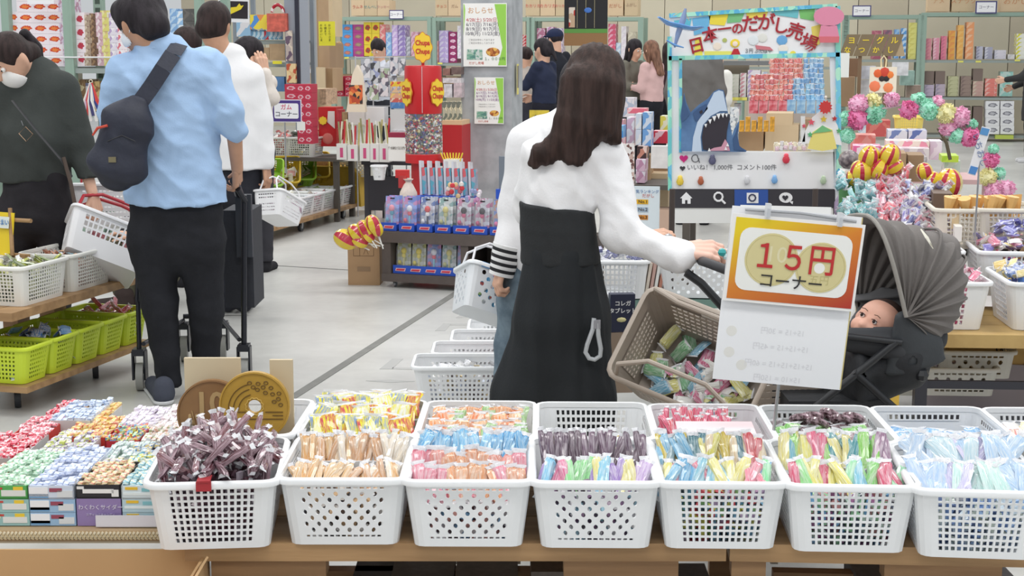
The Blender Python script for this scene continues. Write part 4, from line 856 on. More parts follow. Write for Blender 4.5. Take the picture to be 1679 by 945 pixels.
def tmpl(x, Y, H=1.6, yaw=0.0, head_dn=.15, turn=0.0, pose='stand', lean=0.0):
 """default standing joints; yaw 0 faces away from the camera"""
 k = H/1.7; f = V((math.sin(yaw), math.cos(yaw), 0)); s = f.cross(UP); b = V((x, Y, 0))
 T = lambda sx, fy, z: b+s*sx*k+f*(fy*k+lean*max(0, z-.95))+UP*z*k
 J = dict(fwd=f, pel=T(0, 0, .96), chest=T(0, .0, 1.27), neck=T(0, 0, 1.46), head=T(0, .03, 1.585), hipL=T(-.085, 0, .90), hipR=T(.085, 0, .90), knL=T(-.09, .02, .49), knR=T(.09, .01, .49), anL=T(-.10, -.02, .08/k), anR=T(.10, .0, .08/k), shL=T(-.165, 0, 1.385), shR=T(.165, 0, 1.385))
 a = yaw+turn; J['hf'] = V((math.sin(a), math.cos(a), -head_dn))
 if pose == 'stand': J.update(elL=T(-.21, -.01, 1.12), elR=T(.21, -.01, 1.12), wrL=T(-.20, .08, .90), wrR=T(.20, .08, .90))
 elif pose == 'hold': J.update(elL=T(-.21, .03, 1.12), elR=T(.21, .03, 1.12), wrL=T(-.10, .22, 1.12), wrR=T(.10, .22, 1.12), thL=UP, thR=UP)
 elif pose == 'reach': J.update(elL=T(-.19, .14, 1.16), elR=T(.21, .02, 1.12), wrL=T(-.14, .36, 1.12), wrR=T(.16, .24, 1.02), thL=UP, thR=UP)
 return J
def jp(px, py, Y): return P(px, py, Y)
# ---- background people
def bgp(px, Y, H, yaw, top, bot, label, hair, hm, pose='hold', **k):
 p = P(px, 200, Y); kw = {q: k.pop(q) for q in list(k) if q in ('turn', 'head_dn', 'lean')}
 J = tmpl(p.x, Y, H, yaw, pose=pose, **kw); return figure(label, J, (top, bot), hair, hm, **k)
bgp(624, 17.5, 1.60, -2.6, (214, 220, 232), (50, 52, 60), 'boy in a white top with bowed dark hair among the hanging toys', 'short', HB, head_dn=.5)
bgp(892, 16.6, 1.60, -1.0, (44, 50, 72), (34, 34, 44), 'woman in a navy jumper with tied dark hair beside the pillar', 'tail', HB, 'reach', head_dn=.4)
bgp(912, 18.2, 1.73, -.8, (40, 42, 50), (40, 42, 50), 'man in dark clothes and a navy cap behind the navy jumper woman', 'short', HB, 'stand')
J = tmpl(P(912, 200, 18.2).x, 18.2, 1.73, -.8); hp, L, R = head_prims(J['head'], J['hf'], UP)
a, q = sdf([('e', L(0, -.01, .05), (.098, .115, .085), R), ('t', L(0, .1, .05), L(0, .16, .045), (.08, .02), (.06, .015), (.7, .7, 0))], .01, .02, [(L(0, 0, .025), -UP)]); ob('cap', nmesh([(a, q, cloth((40, 48, 76)))]), None, label='navy baseball cap on the man behind the navy jumper woman', cat='cap')
bgp(861, 18.6, 1.5, .6, (196, 186, 178), (60, 60, 70), 'person in a pale shirt mostly hidden behind the pillar', 'short', HB2, 'stand')
bgp(1036, 17.9, 1.60, 2.3, (120, 118, 108), (50, 50, 56), 'woman with long straight black hair in an olive grey jacket', 'long', HB, 'hold', head_dn=.3)
bgp(1068, 17.6, 1.58, -.9, (216, 180, 178), (36, 36, 42), 'woman in a fluffy pink sweater with brown hair', 'long', HLB, 'hold', head_dn=.3)
bgp(1096, 18.4, 1.57, .3, (70, 50, 56), (40, 40, 46), 'dark haired shopper behind the pink sweater woman', 'long', HB2, 'stand')
bgp(1139, 12.6, 1.72, .25, (112, 110, 108), (60, 60, 64), 'shopper in a grey jacket seen through the photo frame', 'short', HB, 'stand')
bgp(1172, 14.6, 1.52, -2.2, (232, 230, 224), (60, 60, 70), 'black haired shopper in a white shirt seen through the photo frame', 'short', HB, 'hold', head_dn=.5)
pr_ = P(1690, 200, 19.6); J = tmpl(pr_.x, 19.6, 1.66, -1.3, pose='reach')
figure('shopper in black with white soled trainers at the right picture edge', J, ((58, 58, 58), (52, 52, 52)), 'short', HB, shoe=(206, 206, 208), hemz=.55)
# ---- P1: man in the light blue shirt
def spn(label, hpx): pass
def px_person(label, Y, cat='person'): 
 return emp('person', (0, 0, 0), label, cat)
def man_blue():
 Y = 6.2; s = S(Y); t = px_person('man in a light blue shirt and black trousers seen from behind, holding a trolley', Y); D = lambda px, py, dy=0: P(px, py, Y+dy); X = (1, 0, 0); m = 1/s
 # body: head, neck, forearms and hands
 hp, L, R = head_prims(D(232, 38), (-.75, .55, -.28), (-.12, .05, 1), 1.02, D(262, 88), .058)
 pr = hp+[('t', D(275, 130), D(288, 330), (70*m, .1), (62*m, .1), X), ('c', D(262, 95), D(275, 130), .05, .08)]
 pr += arm_prims(D(358, 128), D(383, 205, -.01), D(389, 278, .10), .045, .036, .026)+arm_prims(D(192, 130), D(180, 215, .02), D(205, 250, .25), .045, .036, .024)
 pr += [('c', D(252, 380), D(262, 500), .06, .04), ('c', D(262, 500), D(278, 630), .04, .028), ('c', D(328, 380), D(338, 505, .04), .06, .04), ('c', D(338, 505, .04), D(338, 645, .18), .04, .028)]
 a, q = sdf(pr, .009, .025); parts = [(a, q, SK2)]
 hd = D(388, 300, .12)-D(389, 278, .10); a, q = hand(D(389, 276, .10), hd+V((0, .02, 0)), (1, -.3, 0), (-.3, .9, .2), 1.0, 1.25); parts.append((a, q, SK2))
 a, q = hand(D(205, 250, .25), (.4, .8, -.1), (-.5, .2, .8), (.5, .2, .6), 1.0, .8); parts.append((a, q, SK2)); ob('body', nmesh(parts), t)
 # shirt
 pr = [('t', D(270, 128), D(283, 235), (84*m, .125), (74*m, .135), X), ('t', D(283, 235), D(290, 345), (74*m, .135), (87*m, .145), X), ('t', D(270, 130), D(266, 84), (86*m, .12), (46*m, .075), X),
          ('c', D(205, 118), D(188, 185, .02), 31*m, 26*m), ('c', D(188, 185, .02), D(186, 235, .10), 26*m, 21*m), ('c', D(340, 110), D(371, 185, -.02), 33*m, 27*m), ('c', D(371, 185, -.02), D(388, 214, 0), 26*m, 20*m), ('c', D(262, 80), D(256, 70), .082, .070)]
 a, q = sdf(pr, .0085, .03, [(D(290, 336), (-.03, 0, -1)), (D(389, 226), (.25, .1, -1)) if 0 else (D(290, 336), (.03, 0, -1))])
 f1 = folds(.009, (10, 8, 18), 11, .9); f2 = folds(.004, (24, 20, 38), 12, .6)
 ob('shirt', nmesh([(a, q, mat((166, 195, 230), .75, .04, 6, .25, 160, spec=.2))], wr=lambda p: f1(p)+f2(p)), t)
 a, q = sdf([('c', D(259, 80), D(254, 66), .080, .068), ], .006, .01, [(D(255, 66), (0, -.1, 1)), (D(258, 78), (0, .1, -1))]); ob('collar', nmesh([(a, q, mat((166, 195, 230), .75))]), t)
 # trousers
 pr = [('t', D(289, 325), D(289, 400), (76*m, .115), (78*m, .125), X), ('c', D(252, 395), D(262, 500, -.01), 42*m, 28*m), ('c', D(262, 500, -.01), D(278, 628), 29*m, 20*m), ('c', D(328, 395), D(338, 505, .04), 41*m, 28*m), ('c', D(338, 505, .04), D(338, 645, .18), 29*m, 20*m)]
 a, q = sdf(pr, .009, .03, [(D(279, 634), (0, 0, -1))]); ob('trousers', nmesh([(a, q, cloth((40, 41, 46), .35, .2))], wr=folds(.0045, (10, 10, 26), 8, .5)), t)
 hr = [('e', L(-.0, -.012, .034), (.098, .112, .104), R), ('e', L(0, -.05, -.015), (.092, .075, .075), R), ('c', L(.045, .05, .065), L(-.045, .05, .065), .045, .045), ('c', L(.03, -.07, -.05), L(-.03, -.07, -.05), .035, .035), ('-e', L(0, .115, -.05), (.075, .07, .085), R), ('-e', L(-.09, .02, -.03), (.02, .03, .035), R)]
 a, q = sdf(hr, .006, .02); ob('hair', nmesh([(a, q, HB)], wr=folds(.004, (60, 60, 22), 2)), t); eyes(t, D(232, 38), (-.75, .55, -.28), UP, (.076, .093))
 a, q = sdf([('e', L(0, .035, -.05), (.068, .075, .062), R), ('-e', L(0, .02, -.05), (.062, .065, .2), R)], .005, .008, [(L(0, 0, -.012), UP), (L(0, .01, 0), -(V(L(0, 1, 0))-V(L(0, 0, 0))))]); ob('face_mask', nmesh([(a, q, mat((226, 232, 240), .8))]), t)
 mb = MB(); e = L(-.082, -.0, .0); mb.tube([L(-.07, .05, -.03), L(-.084, .02, .012), L(-.088, -.012, .01), L(-.08, -.01, -.035), L(-.066, .04, -.06)], .0018, mat((232, 234, 238), .7), 5); ob('mask_loop', mb, t)
 for px, py, dy, fx in ((272, 655, 0, -.05), (338, 648, .17, .1)):
  a0 = F(px, py+4)+V((0, dy*0, 0)); a, q = sdf([('c', a0+V((0, -.03, .075)), a0+V((0, -.02, .045)), .044, .044), ('c', a0+V((0, -.04, .04)), a0+V((fx*2, .19, .035)), .042, .036)], .007, .02, [(a0+UP*.014, -UP)]); ob('shoe', nmesh([(a, q, cloth((70, 74, 86)))]), t)
  a, q = sdf([('c', a0+V((0, -.04, .022)), a0+V((fx*2, .19, .022)), .046, .042)], .006, .01, [(a0+UP*.018, UP), (a0+UP*.001, -UP)]); ob('sole', nmesh([(a, q, mat((196, 198, 200), .6))]), t)
 # sling bag
 bag = emp('sling_bag', (0, 0, 0), 'navy black sling bag worn across the back of the blue shirted man', 'bag'); bm_ = mat((38, 42, 58), .6, .15, 20, .4, 50)
 pr = [('t', D(210, 195, -.20), D(192, 275, -.21), (38*m, .055), (44*m, .06), X), ('t', D(192, 275, -.21), D(188, 298, -.2), (42*m, .055), (24*m, .04), X), ('t', D(228, 165, -.19), D(210, 200, -.2), (16*m, .02), (36*m, .05), X)]
 a, q = sdf(pr, .007, .04); ob('bag_body', nmesh([(a, q, bm_)], wr=folds(.004, (14, 14, 20), 4)), bag)
 pts = [D(295, 72, -.045), D(284, 88, -.125), D(268, 112, -.165), D(250, 140, -.175), (D(230, 168, -.19))]; mb = MB()
 for i in range(len(pts)-1):
  a_, b_ = pts[i], pts[i+1]; w = [13, 13, 13, 13][i]*m; d = (b_-a_).normalized(); sdv = V((d.z, 0, -d.x)).normalized()*w; nn = V((0, -.007, 0))
  mb.add([a_-sdv, a_+sdv, b_+sdv, b_-sdv, a_-sdv+nn, a_+sdv+nn, b_+sdv+nn, b_-sdv+nn], [(0, 1, 2, 3), (7, 6, 5, 4), (0, 4, 5, 1), (2, 6, 7, 3), (1, 5, 6, 2), (3, 7, 4, 0)], bm_)
 ob('strap', mb, bag); mb = MB(); mb.tube([D(240, 150, -.185), D(262, 128, -.18), D(240, 152, -.185)], .004, bm_, 6); mb.tube([D(222, 300, -.21), D(262, 230, -.16), D(330, 120, -.14)], .001, bm_, 4); 
 mb = MB(); mb.tube([D(222, 232, -.265), D(200, 222, -.265), D(176, 232, -.26)], .0025, mat((26, 28, 36), .5), 6); ob('zip', mb, bag)
 mb = MB(); mb.box(D(184, 262, -.275), (.03, .003, .022), mat((120, 112, 84), .5)); ob('brand_patch', mb, bag)
 mb = MB(); mb.tube([D(176, 206, -.262), D(160, 210, -.26), D(152, 222, -.255)], [.006, .006, .004], mat((196, 70, 50), .6), 6); ob('red_cord', mb, bag)
 return t
man_blue()
# ---- P2: woman in the dark grey hoodie
def woman_grey():
 Y = 6.75; s = S(Y); m = 1/s; D = lambda px, py, dy=0: P(px, py, Y+dy); X = (.9, -.3, 0); t = px_person('masked woman in a dark grey hoodie and black trousers bending at the left edge', Y)
 hf = (-.55, -.55, -.6); hp, L, R = head_prims(D(22, 98, -.05), hf, (-.3, -.25, .9), 1.02, D(62, 140, .04), .052)
 pr = hp+[('c', D(62, 140, .04), D(62, 280), .1, .11)]+arm_prims(D(112, 155), D(130, 240), D(152, 318, -.06), .045, .036, .024)+arm_prims(D(8, 160), D(-14, 250), D(-30, 330, 0), .045, .036, .024)
 pr += [('c', D(30, 330), D(28, 450), .07, .05), ('c', D(28, 450), F(28, 560)+UP*.08, .05, .035), ('c', D(92, 330), D(95, 450), .07, .05), ('c', D(95, 450), F(95, 560)+UP*.08, .05, .035)]
 a, q = sdf(pr, .009, .025); parts = [(a, q, SK)]; a, q = hand(D(152, 318, -.06), (.25, -.1, -1), (.9, -.4, 0), (-.3, -.9, 0), .95, 1.5); parts.append((a, q, SK)); a, q = hand(D(-30, 330, 0), (.1, 0, -1), (-.9, -.3, 0), (.3, -.6, 0), .95, .8); parts.append((a, q, SK)); ob('body', nmesh(parts), t)
 pr = [('t', D(60, 150, .03), D(60, 225), (62*m, .12), (58*m, .14), X), ('t', D(60, 225), D(56, 300, .02), (60*m, .14), (62*m, .15), X), ('c', D(55, 118, .02), D(62, 150, .03), .085, .12), ('c', D(102, 148), D(130, 235), 30*m, 23*m), ('c', D(130, 235), D(157, 318, -.05), 23*m, 18*m), ('c', D(12, 150), D(-10, 250), 30*m, 24*m), ('c', D(-10, 250), D(-26, 322, 0), 23*m, 16*m), ('c', D(30, 132, -.03), D(75, 120, .06), .05, .06)]
 a, q = sdf(pr, .009, .035, [(D(60, 296), (.06, 0, -1))]); ob('hoodie', nmesh([(a, q, cloth((66, 70, 68), .3, .1))], wr=folds(.006, (10, 10, 16), 21, .8)), t)
 pr = [('t', D(60, 285), D(60, 350), (54*m, .125), (60*m, .14), X), ('c', D(30, 345), D(28, 450), 33*m, 26*m), ('c', D(28, 450), F(28, 560)+UP*.05, 25*m, 22*m), ('c', D(92, 345), D(95, 450), 33*m, 26*m), ('c', D(95, 450), F(95, 560)+UP*.05, 25*m, 22*m)]
 a, q = sdf(pr, .010, .03); ob('trousers', nmesh([(a, q, cloth((46, 44, 48), .3, .2))], wr=folds(.004, (10, 10, 24), 6)), t)
 hr = [('e', L(0, -.014, .030), (.086, .103, .098), R), ('e', L(0, -.05, -.02), (.08, .06, .07), R), ('-e', L(0, .10, -.03), (.072, .07, .08), R), ('-e', L(.085, .015, -.02), (.02, .035, .035), R), ('-e', L(-.085, .015, -.02), (.02, .035, .035), R)]
 a, q = sdf(hr, .006, .015); ob('hair', nmesh([(a, q, HB2)], wr=folds(.0016, (60, 60, 20), 2)), t)
 a, q = sdf([('c', D(42, 58, .0), D(58, 80, .04), .026, .032), ('c', D(58, 80, .04), D(72, 108, .05), .03, .012), ('e', D(40, 56, 0), (.026, .026, .026))], .006, .01); ob('ponytail', nmesh([(a, q, HB)], wr=folds(.004, (60, 60, 30), 4)), t)
 eyes(t, D(22, 98, -.05), hf, (-.3, -.25, .9), (.076, .093))
 a, q = sdf([('e', L(0, .035, -.052), (.070, .078, .064), R), ('-e', L(0, .01, -.05), (.062, .075, .2), R)], .005, .008, [(L(0, 0, -.010), V(L(0, 0, 1))-V(L(0, 0, 0)))]); ob('face_mask', nmesh([(a, q, mat((232, 230, 228), .8))]), t)
 mb = MB(); mb.tube([L(.066, .06, -.03), L(.083, .02, .012), L(.088, -.012, .01), L(.08, -.01, -.035), L(.066, .05, -.07)], .0018, mat((236, 236, 236), .7), 5); ob('mask_loop', mb, t)
 mb = MB(); mb.tube([D(35, 198, -.165), D(38, 206, -.17)], .0015, steel, 5); pts = [D(42, 208, -.175), D(54, 220, -.175), D(43, 232, -.175), D(31, 219, -.175)]; mb.tube(pts, .0018, mat((206, 170, 140), .4, metal=.4), 6, close=True); ob('pendant', mb, t)
 mb = MB(); pts = [D(20, 165, -.17), D(60, 215, -.185), D(100, 262, -.15), D(118, 290, -.12)]; mb.tube(pts, .012, mat((60, 60, 62), .6), 8, flat=.3); mb.tube([D(104, 258, -.155), D(116, 300, -.14), D(128, 362, -.13)], .009, mat((92, 78, 70), .6), 6, flat=.4); ob('strap', mb, t)
 for px in (28, 95):
  a0 = F(px, 572); a, q = sdf([('c', a0+UP*.05, a0+V((-.05, -.14, .04)), .042, .036)], .009, .02, [(a0, -UP)]); ob('shoe', nmesh([(a, q, cloth((50, 50, 54)))]), t)
woman_grey()
# her basket with red handles
SB = basket_mesh(.40, .27, .20, 14, 6, lambda i, j, n, z: 3 if j != 3 else 0, .82, mat((236, 236, 238), .35), th=.002, ny=9, mar=(.08, .12))
BX = basket_mesh(.40, .27, .20, 12, 5, lambda i, j, n, z: 1 if j > 1 else 0, .82, mat((236, 236, 238), .35), th=.002, ny=9, mar=(.08, .12), hf=.7)
redp = mat((176, 40, 52), .4)
def handles(b, w, d, h, m, up=.13, spread=.5, two=True, r=.006):
 for sg in ((-1, 1) if two else (1,)):
  mb = MB(); mb.tube([V((-w/2*.9, sg*d*.30, h)), V((-w/2*.88, sg*d*.22, h+up*.6)), V((-w/2*.5, sg*d*.10, h+up)), V((0, sg*d*.07, h+up*1.04)), V((w/2*.5, sg*d*.10, h+up)), V((w/2*.88, sg*d*.22, h+up*.6)), V((w/2*.9, sg*d*.30, h))], r, m, 8); ob('handle', mb, b)
b = make_basket('white shopping basket with red handles held by the masked woman', None, BX, P(160, 440, 6.55), .25, (-.55, .42), 'shopping_basket'); handles(b, .40, .27, .20, redp, .14, r=.008)
piles(b, 14, [(226, 226, 226), (200, 90, 100), (120, 120, 130)], .10, 'red handled basket', 90, (.08, .05, .02), (.12, .08))
b = make_basket('small white basket of candy behind the red handled basket', None, SB, P(190, 372, 7.2), .1, (-.2, 0), 'shopping_basket'); handles(b, .4, .27, .2, redp, .1, two=False); piles(b, 10, [(200, 60, 70, 230, 200, 120), (60, 60, 90), (226, 190, 120)], .19, 'small basket behind', 91, (.08, .05, .02), (.12, .08))
# ---- crouching person behind (olive trousers, dark boots)
def crouch():
 Y = 8.35; s = S(Y, .5); m = 1/s; D = lambda px, py, dy=0: P(px, py, Y+dy); X = (0, 1, 0); t = px_person('person crouching in olive trousers and dark boots behind the blue shirted man', Y)
 ol = cloth((92, 90, 74), .3, .1)
 pr = [('c', D(248, 430, .1), D(190, 415), 34*m, 28*m), ('c', D(190, 415), D(205, 480), 28*m, 17*m), ('c', D(250, 440, .3), D(200, 440, .25), 34*m, 27*m), ('c', D(200, 440, .25), D(238, 486, .25), 24*m, 16*m), ('e', D(255, 440, .2), (.15, .2, .15))]
 a, q = sdf(pr, .011, .04); ob('trousers', nmesh([(a, q, ol)], wr=folds(.006, (12, 12, 20), 3)), t)
 pr = [('t', D(252, 430, .2), D(245, 370, .2), (.13, .17), (.12, .17), X), ('t', D(245, 370, .2), D(240, 352, .2), (.12, .17), (.06, .07), X)]+arm_prims(D(243, 372, .05), D(235, 405, .0), D(222, 390, -.05), .06, .05, .04)
 a, q = sdf(pr, .012, .03); ob('top', nmesh([(a, q, cloth((60, 60, 64)))], wr=folds(.005)), t)
 hp, L, R = head_prims(D(236, 338, .2), (-.9, .1, -.3), UP, 1, D(242, 362, .2)); hp += [('c', D(235, 405, 0), D(222, 390, -.05), .03, .025), ('c', D(250, 430, .15), D(243, 370, .2), .1, .1), ('c', D(190, 415), D(200, 500), .05, .04), ('c', D(205, 440, .25), D(238, 500, .25), .05, .04)]
 a, q = sdf(hp, .009, .02); a2, q2 = hand(D(222, 390, -.05), (-.8, 0, .3), (0, 0, 1), (0, -1, 0), .95, .9); ob('body', nmesh([(a, q, SK), (a2, q2, SK)]), t)
 a, q = sdf([('e', L(0, -.018, .032), (.088, .104, .098), R), ('-e', L(0, .105, -.045), (.068, .075, .085), R)], .009, .02); ob('hair', nmesh([(a, q, HB)]), t); eyes(t, D(236, 338, .2), (-.9, .1, -.3), UP, (.076, .093))
 for px, py, dy in ((205, 508, 0), (238, 503, .25)):
  a0 = F(px, py+4); a, q = sdf([('c', a0+UP*.10, a0+UP*.05, .055, .05), ('c', a0+UP*.045, a0+V((-.17, -.02, .035)), .05, .042)], .008, .02, [(a0, -UP)]); ob('boot', nmesh([(a, q, cloth((62, 52, 50)))]), t)
crouch()
# ---- P3 white long sleeve man
def man_white():
 Y = 8.2; s = S(Y); m = 1/s; D = lambda px, py, dy=0: P(px, py, Y+dy); X = (1, 0, 0); t = px_person('man in a loose white long sleeved top standing behind the blue shirted man', Y)
 hp, L, R = head_prims(D(352, 42), (.25, .95, -.15), UP, 1.05, D(372, 98), .055)
 pr = hp+[('c', D(372, 115), D(385, 270), .05, .10)]+arm_prims(D(415, 125), D(428, 200), D(436, 272, -.02), .045, .036, .024)+arm_prims(D(330, 125), D(325, 200), D(330, 265, .2), .045, .036, .024)
 pr += [('c', D(365, 290), D(372, 400), .07, .05), ('c', D(372, 400), D(372, 500), .05, .035), ('c', D(402, 290), D(402, 400), .07, .05), ('c', D(402, 400), D(400, 500), .05, .035)]
 a, q = sdf(pr, .009, .025); parts = [(a, q, SK2)]; a, q = hand(D(436, 272, -.02), (.12, -.1, -1), (1, -.3, 0), (-.2, .9, -.2), 1.0, 1.2); parts.append((a, q, SK2)); a, q = hand(D(330, 265, .2), (0, .7, -.5), (-1, 0, 0), (0, .3, 1), 1, .9); parts.append((a, q, SK2)); ob('body', nmesh(parts), t)
 pr = [('t', D(378, 135), D(390, 282), (50*m, .125), (48*m, .145), X), ('t', D(378, 132), D(373, 92), (50*m, .12), (30*m, .075), X), ('c', D(410, 128), D(427, 200), 24*m, 20*m), ('c', D(427, 200), D(436, 266, -.02), 20*m, 15*m), ('c', D(335, 128), D(327, 200), 24*m, 20*m), ('c', D(327, 200), D(330, 258, .2), 20*m, 14*m), ('c', D(372, 104), D(370, 94), .075, .066)]
 a, q = sdf(pr, .0095, .03, [(D(390, 277), (0, 0, -1))]); ob('top', nmesh([(a, q, cloth((236, 236, 238), .2, .02))], wr=folds(.006, (10, 10, 16), 31, .7)), t)
 pr = [('t', D(387, 265), D(387, 320), (42*m, .115), (44*m, .12), X), ('c', D(366, 315), D(372, 400), 27*m, 20*m), ('c', D(372, 400), D(372, 498), 20*m, 15*m), ('c', D(402, 315), D(402, 400), 27*m, 20*m), ('c', D(402, 400), D(400, 498), 19*m, 15*m)]
 a, q = sdf(pr, .010, .03); ob('trousers', nmesh([(a, q, cloth((44, 45, 52), .3, .2))], wr=folds(.004, (10, 10, 24), 6)), t)
 hr = [('e', L(0, -.012, .034), (.094, .108, .100), R), ('e', L(0, -.045, -.02), (.086, .07, .07), R), ('-e', L(0, .115, -.05), (.075, .07, .085), R)]
 a, q = sdf(hr, .006, .02); ob('hair', nmesh([(a, q, HB2)], wr=folds(.0022, (50, 50, 16), 2)), t); eyes(t, D(352, 42), (.25, .95, -.15), UP, (.076, .093))
 for px in (372, 401):
  a0 = F(px, 512); a, q = sdf([('c', a0+UP*.05, a0+V((0, .16, .04)), .044, .038)], .009, .02, [(a0, -UP)]); ob('shoe', nmesh([(a, q, cloth((60, 60, 64)))]), t)
man_white()
# basket in his hand and black/green one
SBs = basket_mesh(.34, .23, .17, 12, 6, lambda i, j, n, z: 3 if j != 3 else 0, .82, mat((236, 236, 238), .35), th=0, ny=8, mar=(.08, .12))
hb = make_basket('white shopping basket hanging from the hand of the white topped man', None, SBs, P(455, 362, 8.15), 1.15, (-.1, .4), 'shopping_basket'); hb.scale = (.82,)*3; handles(hb, .34, .23, .17, mat((236, 236, 238), .4), .12)
piles(hb, 8, [(226, 226, 226), (170, 120, 150)], .08, 'basket of the white topped man', 92, (.09, .05, .02), (.12, .08))
J = tmpl(P(312, 200, 9.3).x, 9.3, 1.62, -.5); figure('dark haired shopper mostly hidden between the two men', J, ((90, 90, 100), (50, 50, 56)), 'short', HB2, h=.013)
Jw = tmpl(P(408, 200, 9.9).x, 9.9, 1.56, .25, head_dn=.5, turn=1.6); Jw.update(elL=P(444, 160, 9.75), wrL=P(434, 118, 9.75), elR=P(400, 180, 10.1), wrR=P(400, 230, 10.1), thL=V((-1, 0, 0)), bhL=V((.3, -1, 0)))
figure('dark haired woman in a cream top holding a hand to her face', Jw, ((222, 214, 206), (60, 60, 66)), 'long', HB, h=.012)
# ---- trolley of the blue shirted man
def trolley():
 t = emp('shopping_trolley', (0, 0, 0), 'black folding trolley with white and grey casters pushed by the blue shirted man', 'trolley'); bk = mat((40, 42, 50), .35, metal=.3); D = lambda px, py, Y: P(px, py, Y)
 Yn = 6.3; T = {}
 wl_, wr_, bl2, br2 = F(231, 640), F(402, 632), F(303, 592), F(366, 590)
 for i, (nm, a, b, r) in enumerate([('post', V((wl_.x, wl_.y, .17)), D(226, 470, wl_.y+.02), .011), ('post', V((wl_.x, wl_.y, .4)), D(226, 330, wl_.y+.05), .009), ('post', V((wr_.x, wr_.y, .17)), D(400, 320, 6.4), .013), ('crossbar', V((wl_.x+.02, wl_.y, .21)), V((bl2.x, bl2.y, .20)), .010), ('crossbar', V((wr_.x-.02, wr_.y, .21)), V((br2.x, br2.y, .20)), .010), ('crossbar', V((bl2.x, bl2.y, .22)), V((br2.x, br2.y, .22)), .012), ('handle', D(384, 296, 6.32), D(392, 318, 6.44), .02), ('handle', D(390, 310, 6.34), D(402, 330, 6.4), .012)]):
  mb = MB(); mb.cyl(a, b, r, bk); ob(nm, mb, t)
 wm = mat((150, 150, 146), .5)
 for p in (wl_, wr_, bl2, br2): 
  caster(t, p.x, p.y, .062, 0.15, .19, wm, .032); mb = MB()
  for sg in (-1, 1): mb.box((p.x+sg*.026, p.y, .115), (.008, .05, .13), bk)
  mb.box((p.x, p.y, .175), (.05, .06, .03), bk); ob('caster_housing', mb, t)
 mb = MB(); q = D(392, 425, 6.5); mb.box((q.x, 6.62, q.z), (.13, .26, .44), mat((44, 46, 54), .7, .1, 20, .3)); ob('bag_panel', mb, t)
 mb = MB(); q = D(398, 372, 6.42); mb.box((q.x, 6.46, q.z), (.07, .03, .28), mat((54, 58, 66), .5)); ob('side_bracket', mb, t)
 for k in range(4): mb = MB(); q = D(398, 350+16*k, 6.42); mb.ball((q.x, 6.44, q.z), .005, steel, 6); ob('rivet', mb, t)
 b = make_basket('white basket riding on the black folding trolley', None, SB, P(330, 430, 6.75)-UP*.02, 0, (0, 0), 'shopping_basket'); b.location = (P(345, 400, 6.8).x, 6.72, .52)
trolley()
